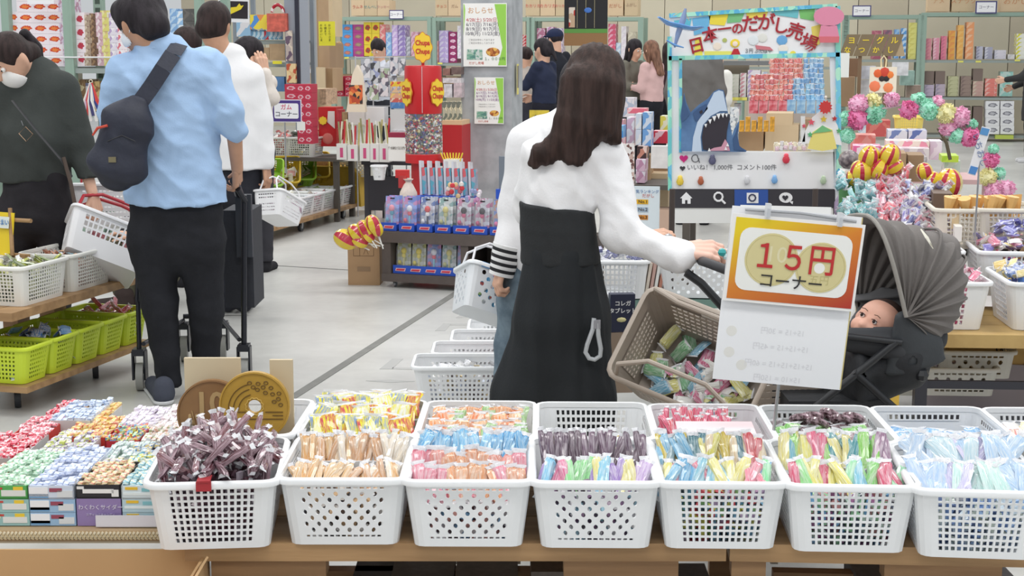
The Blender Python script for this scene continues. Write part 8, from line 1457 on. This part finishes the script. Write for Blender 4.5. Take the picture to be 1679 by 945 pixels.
# farther pink / white display
plaintable('sweets_table', 'table of pink and white goods under the paper arch', PU(1470, 270, 10.2), 1.3, .6, .66, -PSI, mat((206, 170, 170), .6))
for i, (a, b, y0, y1, K, c, lb) in enumerate([(1395, 1436, 222, 246, 10.6, ((232, 160, 150), (226, 130, 120)), 'salmon boxes tray'), (1420, 1460, 198, 224, 11.2, ((196, 90, 90), (206, 120, 110)), 'dusty red box'), (1470, 1508, 192, 218, 10.9, 'g', 'yellow grid basket'), (1455, 1488, 214, 234, 10.5, ((226, 230, 236), (120, 140, 190)), 'stack of white packets'), (1489, 1520, 214, 234, 10.5, ((226, 226, 236), (100, 120, 180)), 'second stack of white packets'), (1398, 1444, 240, 262, 10.0, ((232, 110, 160), (240, 220, 226)), 'pink printed tray'), (1452, 1524, 232, 250, 10.1, ((236, 220, 206), (232, 150, 170), (226, 226, 230)), 'cream printed tray'), (1446, 1524, 244, 262, 9.9, ((226, 214, 216), (200, 180, 190)), 'pale slotted tray'), (1524, 1545, 232, 262, 10.2, ((220, 206, 220), (236, 230, 236)), 'lilac plastic bag'), (1408, 1420, 205, 218, 10.4, ((206, 226, 230), (180, 200, 210)), 'small glass cube'), (1548, 1575, 264, 284, 9.7, ((206, 214, 206), (230, 230, 226)), 'grey white carton'), (1544, 1572, 256, 266, 9.6, ((190, 216, 70), (170, 206, 60)), 'lime green paper tuft')]):
 if c == 'g': make_basket('yellow grid basket under the paper arch', None, basket_mesh(.2, .2, .12, 8, 5, grid, .9, mat((236, 214, 110), .4), th=0), PU((a+b)/2, y1, K), -PSI)
 else: upbox('goods_box', a, b, y0, y1, K, .25, vmat(c, 22), lb+' on the sweets table under the arch', 'box')
upbox('slot_basket', 1490, 1520, 258, 285, 8.4, .2, mat((214, 206, 206), .5, .5, 40), 'grey slotted basket right of the balloon lollipops', 'basket')
mb = MB(); mb.tube([PU(1538, 210, 9.4), PU(1552, 235, 9.4), PU(1558, 262, 9.4)], .012, mat((90, 80, 60), .6), 6); ob('curved_branch', mb, None, label='curved dark branch under the paper arch', cat='branch')
# tan table with big baskets at the right edge
tb = F(1500, 560, .46); tn = mat((196, 164, 104), .5, .2, 6, c2=(176, 144, 88)); dkf = mat((50, 50, 58), .5)
gt = emp('goods_stand', (1.86, 5.62, 0), 'tan topped stand with a dark metal frame at the right edge', 'stand', (0, 0, -.06)); zt = .445
for k in range(3): mb = MB(); mb.box((.35, -.16+.21*k, zt-.025), (1.6, .205, .05), tn); ob('plank', mb, gt)
for x in (-.30, 1.1):
 for y in (-.22, .40): mb = MB(); mb.box((x, y, (zt-.05)/2), (.045, .045, zt-.05), dkf); ob('leg', mb, gt)
for z, y in ((.245, -.22), (.12, -.22), (.245, .4)): mb = MB(); mb.box((.4, y, z), (1.4, .02, .03), dkf); ob('rail', mb, gt)
rbig = basket_mesh(.31, .40, .185, 11, 7, lambda i, j, n, z: 1 if 1 < i < n-2 else 0, .84, PLASTIC, ny=12, hf=.7); Mg = Matrix.Translation(gt.location) @ Matrix.Rotation(-.06, 4, 'Z')
RBG = []
pinks = [(232, 130, 160, 250, 230, 236), (226, 90, 130), (240, 200, 210)]; blues = [(90, 130, 210, 240, 240, 244), (70, 120, 200), (226, 190, 90), (240, 220, 150)]; mixw = [(238, 234, 238), (232, 170, 190), (226, 226, 236)]; vio = [(120, 110, 200), (226, 120, 150), (240, 210, 120), (240, 240, 236)]
for i, (x, y, cols, nm) in enumerate([(-.20, .0, pinks, 'pink sachets'), (.185, .0, blues, 'blue wrapped sweets'), (.56, .0, vio, 'mixed sweets'), (-.195, .42, mixw, 'white and pink sweets'), (.185, .42, vio, 'violet and yellow sweets'), (.56, .42, blues, 'blue and yellow sweets')]):
 q = Mg @ V((x, y, zt+.002+(.06 if y > .2 else 0))); b = make_basket('white basket of %s on the tan stand, %s row' % (nm, 'front' if y < .2 else 'back'), 'white baskets on the tan stand', rbig, q, -.06-.02*i); RBG.append(b)
 fill(b, [c[:3] for c in cols]+[(60, 70, 120) if i == 1 else (200, 120, 140)], .01, .17, 200, 'packed %s in the basket on the tan stand, %s row' % (nm, 'front' if y < .2 else 'back'), w=.25, d=.33); piles(b, 46, cols, .175, 'basket of %s on the tan stand' % nm, 300+i, (.055, .035, .014), (.13, .17), 'wrapped_sweet', .05, 'wrapped sweet')
piles(RBG[4], 16, [(110, 110, 200)], .24, 'violet heap on the tan stand', 320, (.06, .035, .014), (.08, .08), 'wrapped_sweet', .05, 'wrapped sweet')
fl_ = MB()
bk2 = basket_mesh(.30, .3, .17, 11, 7, grid, .88, mat((226, 220, 206), .4), th=0)
for i, px in enumerate((1582, 1650)):
 b = make_basket('%s cream grid basket of ice cream toys behind the tan stand' % ['left', 'right'][i], None, bk2, PU(px, 402, 6.55), -.15)
 for k in range(9): 
  mb = MB(); mb.cyl((0, 0, 0), (0, 0, .10), .006, mat((236, 190, 120), .5), .028, n=8); me = mb.mesh('cone'); o = ob('cone_toy', me, None, b.location+V((-.11+.028*k, -.08+.02*(k % 3), .12)), (random.uniform(-.3, .3), random.uniform(-.3, .3), 0), 'tan cone toy standing in the %s cream grid basket' % ['left', 'right'][i], 'toy', 'tan cone toys')
plaintable('cream_table', 'plain table behind the tan stand under the cream grid baskets', PU(1620, 402, 6.7), .9, .45, PU(1582, 402, 6.55).z-.002, -.15, tbm)
upbox('toy_tub', 1560, 1573, 345, 375, 6.4, .1, mat((214, 190, 150), .5), 'tall tan tub left of the cream baskets', 'tub'); upbox('toy_tub', 1565, 1578, 372, 396, 6.3, .1, mat((236, 232, 226), .5), 'small white tub on the tan stand edge', 'tub')
# under the stand
t_ = carton('carton', 'tan carton with black bracketed kanji lying under the tan stand', (1.88+.35, 5.95, .22), (.9, .3, .14), -.06, (196, 160, 96), tape=False); text('（株）', .05, (60, 50, 40), t_, (-.22, -.152, .08), bold=.001)
bsm = basket_mesh(.30, .22, .11, 9, 4, dots, .9, mat((226, 224, 216), .4), th=0)
for i, (px, py, Y) in enumerate([(1562, 640, 5.7), (1628, 575, 6.2), (1480, 640, 6.0), (1590, 612, 5.75)]): make_basket('%s low dotted basket under the tan stand' % ['nearest', 'far right', 'leftmost', 'upper'][i], None, bsm, P(px, py, Y), -.06)
upbox('yellow_carton_edge', 1455, 1475, 640, 664, 5.55, .2, mat((232, 190, 80), .5), 'orange yellow printed carton corner by the stand leg', 'box')
for i in range(10): ob('wrapped_sweet', stick_mesh((190, 150, 200), .05, .03, .012, c2=(240, 236, 240)), None, P(1535+5*(i % 6), 590+4*(i//4), 5.72), (i, i*.7, i*.3), 'lilac wrapped sweet in the low basket under the tan stand', 'candy', 'lilac sweets under the stand')
upbox('grey_floor_panel', 1510, 1700, 600, 680, 6.1, .02, mat((170, 160, 166), .6), 'greyish mauve panel standing behind the frame of the tan stand', 'panel')
# slanted flag sign on its pole
fs = emp('flag_sign', P(1605, 380, 5.9), 'slanted white and blue strip sign on a thin steel pole', 'sign'); f0 = V(fs.location); G = lambda px, py, dy=0: P(px, py, 5.9+dy)-f0
mb = MB(); mb.cyl(G(1598, 395, .02), G(1608, 225, .02), .004, steel, n=8); ob('pole', mb, fs)
def quadp(pts, m_, nm, dy):
 mb = MB(); vs = [G(x, y, dy) for x, y in pts]+[G(x, y, dy+.002) for x, y in pts]; mb.add(vs, [(0, 1, 2, 3), (7, 6, 5, 4), (0, 4, 5, 1), (1, 5, 6, 2), (2, 6, 7, 3), (3, 7, 4, 0)], m_); ob(nm, mb, fs)
quadp([(1610, 207), (1625, 211), (1599, 289), (1586, 285)], wht, 'strip', 0); quadp([(1610, 209), (1623, 212), (1619, 223), (1606, 220)], mat((90, 150, 206), .5), 'blue_end', -.003); quadp([(1592, 272), (1604, 275), (1599, 287), (1588, 284)], mat((80, 140, 206), .5), 'blue_end', -.003)
text('いちおし', .035, (110, 130, 170), fs, G(1606, 246, -.004), roll=-1.25, depth=.0003)
# ================================================= between the women and the frame
for i, (a, b, y0, y1, K, c, nm, cat) in enumerate([(1005, 1022, 196, 240, 9.6, ((232, 170, 190), (236, 226, 230)), 'pink and white pack', 'pack'), (1027, 1040, 192, 240, 9.4, ((236, 232, 236), (214, 180, 200)), 'milky pack stack', 'pack'), (1042, 1052, 186, 238, 9.3, ((206, 214, 226), (226, 226, 226)), 'pale blue carton', 'box'), (1053, 1068, 184, 240, 9.3, ((110, 160, 214), (206, 216, 230)), 'blue striped carton', 'box'), (1006, 1022, 206, 226, 9.2, ((70, 140, 206), (120, 180, 220)), 'bright blue pouch', 'pouch'), (1069, 1096, 215, 235, 9.5, ((206, 50, 70), (232, 190, 196)), 'red ribboned pack', 'pack'), (1028, 1060, 178, 186, 9.6, ((226, 110, 130), (240, 200, 200)), 'flat pink pack', 'pack'), (1082, 1096, 190, 215, 9.9, ((214, 206, 90), (226, 226, 200)), 'yellow green pack', 'pack'), (1020, 1040, 160, 192, 10.2, ((226, 220, 226), (180, 190, 210)), 'white wire pack', 'pack'), (1044, 1060, 240, 262, 9.2, ((60, 40, 40), (190, 130, 110), (226, 200, 190)), 'dark patterned tin', 'tin'), (1042, 1058, 262, 300, 9.1, ((214, 180, 200), (190, 140, 170), (226, 220, 230)), 'mauve carton', 'box')]): stack(a, b, y0, y1, 1 if cat != 'box' else 2, K, vmat(c, 26), nm, 'right of the long haired woman\'s shoulder', .15)
hf_ = mat((226, 220, 218), .7, .6, 90, c2=(90, 60, 56)); upbox('patterned_cloth', 1008, 1040, 236, 305, 8.6, .03, vmat(((232, 226, 224), (232, 226, 224), (110, 70, 66), (200, 170, 160)), 60), 'white cloth with small brown pattern hanging beside the long haired woman', 'cloth')
for i, (a, b, y0, y1, K, m_) in enumerate([(1052, 1066, 255, 300, 9.4, crt), (1060, 1096, 285, 350, 9.5, crt3), (1067, 1096, 262, 300, 9.7, crt2), (1070, 1097, 345, 385, 9.0, mat((200, 170, 150), .7))]): upbox('carton', a, b, y0, y1, K, .2, m_, 'brown carton left of the photo board, %s from the top' % PO[i], 'box')
o, w, h = upbox('white_pouch', 1067, 1096, 240, 276, 9.0, .08, mat((232, 228, 226), .6, .1, 20, .5, 20), 'crumpled white bag left of the photo board', 'bag', None, 1)
o, w, h = upbox('ranking_chart', 1034, 1082, 306, 380, 8.0, .004, mat((226, 236, 242), .4), 'laminated ranking chart with gold, silver and bronze bars', 'chart', None, 1)
for i, (c, s_) in enumerate([((232, 180, 40), 'No.1'), ((170, 190, 210), 'No.2'), ((214, 140, 50), 'No.3')]): mb = MB(); mb.box((w*.38, -.002, h*(.66-.17*i)), (w*.44, .002, h*.10), mat(c, .5)); ob('rank_bar', mb, o); text(s_, h*.10, (70, 50, 40), o, (w*.42, -.0035, h*(.66-.17*i)), depth=.0002, bold=.0005)
text('人気ランキング', h*.085, (60, 110, 170), o, (w*.5, -.003, h*.88), depth=.0002); text('だがし', h*.09, (200, 80, 70), o, (w*.6, -.003, h*.79), depth=.0002)
upbox('yellow_pop', 868, 900, 181, 212, 10.0, .01, mat((232, 206, 70), .5, .3, 14), 'yellow card with dark drawings left of the long haired woman', 'card'); text('くじ', .07, (60, 50, 40), bpy.data.objects['yellow_pop'], (.07, -.002, .065), depth=.0003)
plaintable('back_goods_table', 'table of goods between the women and the photo board', PU(1045, 330, 9.3), .75, .5, PU(1045, 302, 9.1).z, -PSI, tbm)
# baskets near the buggy: blue packs basket, black tablet box, dotted white basket, glass shelf
tb_ = basket_mesh(.26, .30, .16, 9, 6, grid, .88, PLASTIC, ny=10); Yb = 5.9
rt_ = emp('side_rack', (P(1040, 560, 6.0).x, 6.0, 0), 'low rack with a green grey glass shelf behind the buggy handle', 'rack'); mb = MB(); mb.box((.22, .12, P(1100, 497, 6.0).z), (1.15, .3, .035), mat((120, 150, 140), .3)); ob('shelf', mb, rt_)
for x in (-.3, .15, .74): mb = MB(); mb.cyl((x, .02, 0), (x, .02, .93), .012, mat((70, 60, 56), .5)); ob('post', mb, rt_)
zs = P(1100, 495, 6.0).z+.018
b = make_basket('white basket of navy candy packs at the woman\'s elbow', None, tb_, P(1010, 498, 6.0)+V((0, .1, 0)), 0); b.location.z = zs; piles(b, 16, [(60, 66, 120, 150, 150, 190), (76, 80, 140), (206, 206, 216)], .15, 'basket at the woman\'s elbow', 400, (.06, .04, .03), (.1, .12), 'navy_pack', .04, 'pack')
b = make_basket('white round-holed basket behind the buggy handle', None, basket_mesh(.34, .26, .17, 11, 8, lambda i, j, n, z: 1 if j >= 6 else 2 if (i+j) % 2 else 0, .88, PLASTIC, th=0), P(1148, 498, 6.0)+V((0, .1, 0)), -.1); b.location.z = zs; piles(b, 8, [(90, 190, 180, 200, 230, 226), (206, 214, 226)], .14, 'round-holed basket', 401, (.06, .04, .02), (.12, .1))
o = emp('tablet_box', P(1021, 543, 5.75), 'navy black carton of tablets with white katakana under the woman\'s elbow', 'box', (0, 0, .1)); mb = MB(); mb.box((0, .03, .07), (.10, .05, .155), mat((44, 48, 70), .4)); ob('carton_body', mb, o)
for k, s_ in enumerate(['コレガ', 'タブレット']): text(s_, .022, (226, 226, 226), o, (0, .003, .11-.03*k), depth=.0003, bold=.0006)
mb = MB(); mb.ball((-.005, .003, .045), .02, mat((214, 206, 150), .5), 8, (1, .2, .5)); ob('picture', mb, o); mb = MB(); mb.box((0, .03, -.13), (.09, .05, .25), mat((150, 130, 112), .6)); ob('riser', mb, o)
for k in range(6): mb = MB(); mb.box((0, 0, .08), (.012, .16, .17), mat([(232, 230, 226), (226, 214, 200), (206, 170, 160), (236, 236, 232), (190, 130, 110), (120, 110, 106)][k], .5)); ob('thin_packet', mb, None, P(1048+7*k, 497, 5.98)+V((0, .1, 0)), (0, .15, .1), '%s standing packet right of the navy packs' % ['white', 'cream', 'dusty pink', 'second white', 'reddish brown', 'grey'][k], 'packet')
bd = make_basket('white basket with coloured dots held low at the left of the jeans', None, basket_mesh(.30, .22, .17, 9, 6, lambda i, j, n, z: 2 if (i+j) % 2 else 0, .84, mat((232, 236, 240), .4), th=0, mar=(.06, .12)), P(800, 522, 5.55), .25, (-.35, .36)); handles(bd, .30, .22, .17, mat((226, 226, 230), .4), .11, r=.005)
fill(bd, [(100, 170, 210), (200, 90, 80), (150, 180, 110), (230, 230, 230)], .02, .13, 90, 'coloured sweets filling the dotted basket held by the jeans wearer', w=.2, d=.14)
mb = MB(); mb.box((0, 0, 0), (.22, .003, .02), mat((90, 150, 206), .5)); o = ob('blue_printed_strip', mb, bd); o.location = (0, -.115, .165)
# diagonal line of baskets along the floor
fb_ = basket_mesh(.385, .25, .17, 15, 6, grid, .86, PLASTIC, ny=9, th=0, hf=.5, mar=(.07, .16))
NF = ['nearest', 'second', 'third', 'fourth', 'farthest']
for i, (X_, Y_) in enumerate([(-.395, 5.69), (-.33, 5.955), (-.262, 6.22), (-.195, 6.485), (-.14, 6.75)]):
 b = make_basket('%s basket of the floor row left of the jeans' % NF[i], 'floor row baskets left of the jeans', fb_, V((X_+.1925, Y_+.125, .08)))
 cl = [[(226, 228, 236), (190, 200, 220), (206, 180, 120), (236, 236, 236)], [(206, 60, 60, 240, 226, 226), (226, 226, 226)], [(110, 70, 70), (150, 60, 70)], [(226, 220, 220)], [(226, 220, 226)]][i]
 fill(b, [c[:3] for c in cl]+[(120, 110, 110)], .01, .13 if i == 0 else .06, 160, 'loose sweets filling the %s basket of the floor row' % NF[i], w=.3, d=.19); piles(b, 24 if i == 0 else 8, cl, .12 if i == 0 else .06, '%s basket of the floor row' % NF[i], 500+i, (.06, .03, .012), (.15, .09))
fd = emp('floor_row_dolly', (0, 0, 0), 'low board carrying the floor row of baskets left of the jeans', 'dolly'); mb = MB(); mb.box((-.03, 6.35, .067), (.42, 1.42, .022), mat((206, 206, 200), .5), Matrix.Rotation(-.24, 3, 'Z')); ob('board', mb, fd)
for x, y in ((-.25, 5.78), (.02, 5.78), (.0, 6.9), (.2, 6.9)): caster(fd, x, y, .02, .2, .056)
# ================================================= BUGGY, BABY, SHOPPING BASKETS
def buggy():
 Y = 4.62; s_ = S(Y, .9); D = lambda px, py, dy=0: P(px, py, Y+dy); t = emp('baby_buggy', (0, 0, 0), 'baby buggy with a pleated grey hood and black seat pushed by the long haired woman', 'buggy')
 gy = mat((112, 107, 104), .7, .08, 12, .25, 120); bkc = mat((46, 48, 52), .75, .1, 12, .3, 90); fr = mat((40, 42, 46), .4)
 piv = (1486, 520); bows = [(103, 172), (94, 166), (84, 163), (73, 162), (62, 164), (51, 165), (40, 158), (28, 145), (15, 126), (1, 112), (-13, 102), (-27, 88), (-40, 72)]
 W_ = .20; N = 18; rows = []
 for bi in range(len(bows)*3-2):
  k = bi/3; i = int(min(k, len(bows)-1.001)); f = k-i; th = math.radians(bows[i][0]*(1-f)+bows[i+1][0]*f if i+1 < len(bows) else bows[i][0]); R_ = bows[i][1]*(1-f)+bows[min(i+1, len(bows)-1)][1]*f
  if bi % 3: R_ *= .955
  rw_ = []
  for j in range(N+1):
   ph = math.pi*j/N; q = math.sin(ph)**.62 if 0 < j < N else 0; sag = 1-.05*math.sin(ph)*(bi % 3 != 0); w_ = W_*(.92 if bi % 3 else 1.0)
   x = piv[0]+math.cos(th)*R_*q*sag; y = piv[1]-math.sin(th)*R_*q*sag; cy = -math.cos(ph); cy = math.copysign(abs(cy)**.55, cy); rw_.append(D(x, y, w_*cy)+V((-.155*(cy+1)/2, 0, 0)))
  rows.append(rw_)
 vs = [q for r in rows for q in r]; n1 = N+1; fs = [(i*n1+j, i*n1+j+1, (i+1)*n1+j+1, (i+1)*n1+j) for i in range(len(rows)-1) for j in range(N)]
 mb = MB(); mb.add(vs, fs, gy); me = mb.mesh('hood', 80); h = ob('hood', me, t); md = h.modifiers.new('thick', 'SOLIDIFY'); md.thickness = .004; sd_ = h.modifiers.new('smooth', 'SUBSURF'); sd_.levels = sd_.render_levels = 1
 for idx, r0, m_ in ((0, .007, mat((150, 146, 140), .6)), (12, .005, gy), (18, .004, gy), (24, .004, gy)): mb = MB(); mb.tube(rows[idx], r0, m_, 8); ob('hood_bow', mb, t)
 a, q = sdf([('t', D(1552, 400, -.0), D(1545, 440, 0), (.032, .10), (.04, .12), (1, 0, 0)), ('t', D(1530, 395, 0), D(1552, 430, 0), (.03, .10), (.03, .12), (1, 0, .3))], .008, .03); ob('folded_visor', nmesh([(a, q, gy)]), t)
 mb = MB(); mb.add([D(1512, 378, -.175), D(1522, 392, -.20), D(1533, 412, -.21), D(1527, 400, -.215)], [(0, 1, 2, 3)], mat((220, 216, 200), .5)); mb.tube([D(1510, 376, -.18), D(1520, 390, -.205), D(1530, 408, -.212)], [.003, .008, .002], mat((222, 218, 204), .5), 6, flat=.4); ob('hood_piping', mb, t)
 # seat shell
 pr = [('t', D(1395, 600, 0), D(1470, 570, 0), (.16, .05), (.17, .075), (0, 1, 0)), ('t', D(1470, 570, 0), D(1515, 545, 0), (.17, .07), (.165, .06), (0, 1, 0)), ('t', D(1410, 640, 0), D(1480, 600, 0), (.13, .05), (.16, .07), (0, 1, 0)), ('t', D(1390, 570, 0), D(1390, 640, 0), (.17, .03), (.13, .03), (0, 1, 0)), ('-e', D(1432, 535, .02), (.10, .145, .085))]
 a, q = sdf(pr, .009, .04); ob('seat_shell', nmesh([(a, q, bkc)], wr=folds(.004)), t)
 a, q = sdf([('t', D(1482, 520, -.165), D(1500, 600, -.16), (.03, .02), (.10, .02), (1, 0, 0)), ('t', D(1500, 560, -.165), D(1530, 565, -.15), (.06, .02), (.03, .02), (0, 0, 1))], .008, .03); ob('side_panel', nmesh([(a, q, mat((60, 64, 68), .7, .1, 12, .3, 90))]), t)
 a, q = sdf([('t', D(1420, 505, .16), D(1470, 545, .12), (.02, .09), (.02, .12), (0, 1, 0)), ('t', D(1400, 490, .17), D(1475, 480, .17), (.01, .05), (.01, .06), (0, 0, 1))], .008, .02); ob('seat_back_lining', nmesh([(a, q, mat((104, 104, 106), .8))]), t)
 a, q = sdf([('t', D(1392, 553, -.14), D(1475, 556, -.15), (.012, .03), (.012, .04), (0, 1, 0)), ('c', D(1392, 560, -.14), D(1478, 575, -.15), .03, .035)], .007, .02); ob('seat_side', nmesh([(a, q, mat((60, 62, 66), .75))]), t)
 for dy in (-.19, .19):
  for a_, b_, r0 in ((D(1478, 562, dy), D(1325, 545, dy), .011), (D(1325, 490, dy), D(1215, 452, dy), .013), (D(1470, 560, dy), D(1310, 690, dy), .012), (D(1400, 610, dy), D(1500, 700, dy), .012)): mb = MB(); mb.cyl(a_, b_, r0, fr); ob('frame_tube', mb, t)
  for px in (1270, 1530): p = D(px, 700, dy); caster(t, p.x, p.y, .075, math.pi/2*0, .16, mat((60, 60, 62), .5), .03); mb = MB(); mb.cyl((p.x, p.y, .15), D(1310 if px < 1400 else 1500, 692, dy), .011, fr); ob('frame_tube', mb, t)
 mb = MB(); mb.tube([D(1215, 452, .19), D(1186, 434, .19), D(1156, 424, .18), D(1150, 428, .12), D(1162, 432, .0), D(1186, 441, -.12), D(1215, 452, -.19)], .016, mat((58, 58, 62), .6), 10); ob('handle', mb, t)
 mb = MB(); mb.tube([D(1125, 447, .1), D(1150, 465, .1), D(1200, 520, .1)], .014, fr, 8); ob('arm_bar', mb, t); mb = MB(); mb.tube([D(1070, 393, .72), D(1100, 397, .55), D(1130, 410, .35), D(1162, 422, .14)], .013, fr, 8); ob('arm_bar', mb, t)
 mb = MB(); mb.ball(D(1096, 391, .56), .018, steel, 8); ob('brake_button', mb, t)
 mb = MB(); q = D(1355, 665, 0); mb.box(q, (.30, .3, .10), bkc); ob('luggage_basket', mb, t); mb = MB(); mb.ball(D(1512, 615, -.17), .022, fr, 8); ob('hinge', mb, t)
 o = emp('turquoise_clip', D(1184, 414, -.02), 'small turquoise clip toy on the buggy handle', 'clip'); mb = MB(); mb.ball((0, 0, 0), .014, mat((60, 170, 170), .3), 8); mb.ball((.012, 0, -.014), .010, mat((206, 232, 232), .3), 8); ob('clip', mb, o)
 # baby
 bt = emp('person', (0, 0, 0), 'baby lying in the buggy, face turned up to the left under the grey hood', 'person'); hc = D(1436, 531, -.06); hf = unit((-.62, -.70, .34)); hu = unit((.45, -.05, .95)); hu = unit(hu-hf*hu.dot(hf)); sd2 = hf.cross(hu); R = Matrix((sd2, hf, hu)); R = [[R[i][j] for j in range(3)] for i in range(3)]; L = lambda x, y, z: hc+(sd2*x+hf*y+hu*z)
 pr = [('e', L(0, -.012, .018), (.064, .072, .064), R), ('e', L(0, .018, -.026), (.058, .050, .046), R), ('e', L(.030, .040, -.030), (.026, .022, .024), R), ('e', L(-.030, .040, -.030), (.026, .022, .024), R), ('c', L(0, .062, -.010), L(0, .072, -.020), .007, .009), ('c', L(-.010, .062, -.040), L(.010, .062, -.040), .0075, .0075), ('c', L(-.007, .060, -.050), L(.007, .060, -.050), .007, .007), ('c', L(0, .052, -.064), L(0, .050, -.064), .012, .012), ('e', L(.064, -.004, -.008), (.008, .015, .022), R), ('e', L(-.064, -.004, -.008), (.008, .015, .022), R), ('c', L(0, -.01, -.05), D(1425, 575), .03, .04),
          ('-e', L(.024, .066, .006), (.015, .010, .007), R), ('-e', L(-.024, .066, .006), (.015, .010, .007), R), ('-c', L(-.012, .073, -.045), L(.012, .073, -.045), .002, .002)]
 a, q = sdf(pr, .0032, .009); a2, q2 = sdf([('t', D(1425, 570), D(1392, 600), (.06, .05), (.055, .05), (0, 1, 0)), ('c', D(1410, 575, -.05), D(1385, 580, -.08), .02, .016), ('c', D(1395, 602), D(1350, 590), .03, .02)], .008, .02); a3, q3 = hand(D(1384, 580, -.08), (-.8, -.3, .3), (0, -.5, 1), (0, 1, .5), .5, 1.2, h=.0035)
 bs = mat((232, 178, 156), .5, .05, 30); ob('body', nmesh([(a, q, bs), (a2, q2, bs), (a3, q3, bs)]), bt)
 for sg in (-1, 1):
  mb = MB(); p = L(sg*.024, .0575, .005); mb.ball(p, .0085, mat((236, 234, 230), .3), 10); mb.ball(p+hf*.0045, .0060, mat((40, 26, 22), .2), 8); ob('eye', mb, bt); mb = MB(); p = L(sg*.025, .0615, .024); mb.tube([p-sd2*.012, p+hu*.003+hf*.001, p+sd2*.012], .0014, mat((110, 80, 66), .8), 5); ob('eyebrow', mb, bt)
  mb = MB(); p = L(sg*.024, .0625, .0105); mb.tube([p-sd2*.011-hu*.002, p+hu*.001+hf*.002, p+sd2*.011-hu*.002], .0016, mat((90, 60, 52), .6), 5); ob('eyelid', mb, bt)
 mb = MB(); mb.tube([L(-.012, .0655, -.043), L(0, .0705, -.0425), L(.012, .0655, -.043)], .0028, mat((206, 116, 110), .5), 6, flat=.6); mb.tube([L(-.009, .0650, -.0485), L(0, .0685, -.0495), L(.009, .0650, -.0485)], .0030, mat((210, 122, 114), .5), 6, flat=.6); ob('lips', mb, bt)
 a, q = sdf([('e', L(0, -.024, .026), (.0665, .070, .062), R), ('-e', L(0, .075, -.02), (.075, .062, .082), R)], .004, .01); ob('hair', nmesh([(a, q, mat((70, 52, 46), .7, .3, 60))]), bt)
 a, q = sdf([('t', D(1420, 572), D(1388, 604), (.085, .065), (.08, .06), (0, 1, 0)), ('c', D(1420, 570, -.06), D(1392, 580, -.08), .032, .026)], .008, .02); ob('romper', nmesh([(a, q, cloth((74, 76, 82), .3))]), bt)
buggy()
gb2 = mat((166, 154, 142), .45); sbk = basket_mesh(.43, .30, .235, 15, 8, lambda i, j, n, z: 3 if 0 < j < 7 else 0, .80, gb2, ny=11, mar=(.07, .12))
b = make_basket('large greige shopping basket tilted open in front of the buggy', None, sbk, P(1148, 628, 4.42), -.42, (.98, .30), 'shopping_basket')
for sg in (-1, 1): mb = MB(); mb.tube([V((-.19, sg*.14, .23)), V((-.18, sg*.13, .30)), V((-.09, sg*.10, .345)), V((.09, sg*.10, .345)), V((.18, sg*.13, .30)), V((.19, sg*.14, .23))], .0075, gb2, 8); ob('handle', mb, b)
piles(b, 48, [(206, 200, 110), (120, 180, 130), (190, 80, 120), (110, 170, 200), (226, 226, 220)], .02, 'greige shopping basket', 600, (.09, .04, .016), (.14, .10), top=.04)
mb = MB(); mb.box((.0, .143, .19), (.09, .003, .035), mat((226, 222, 214), .5)); o = ob('printed_label', mb, b)
b2 = make_basket('second greige shopping basket lying low behind the first one', None, sbk, P(1240, 700, 4.75), .1, (0, 0), 'shopping_basket'); b2.location.z = .30
mb = MB(); mb.box((0, 0, -.16), (.3, .24, .3), mat((60, 62, 66), .6)); o = ob('support_block', mb, b2)
# ================================================= final pass: empties moved to the base of what they carry
for nme in ('wall_left',): bpy.data.objects.remove(bpy.data.objects[nme])
bpy.context.view_layer.update()
kids = {}
for o in bpy.data.objects:
 if o.parent is not None: kids.setdefault(o.parent.name, []).append(o)
for o in list(bpy.data.objects):
 if o.type == 'EMPTY' and o.parent is None and o.name in kids and o.location.length < 1e-6 and o.rotation_euler.to_quaternion().angle < 1e-6:
  lo = Vector((1e9,)*3); hi = -lo
  for c in kids[o.name]:
   for b in c.bound_box:
    q = c.matrix_basis @ Vector(b); lo = Vector(map(min, lo, q)); hi = Vector(map(max, hi, q))
  base = Vector(((lo.x+hi.x)/2, (lo.y+hi.y)/2, lo.z)); o.location = base
  for c in kids[o.name]: c.location = c.location-base
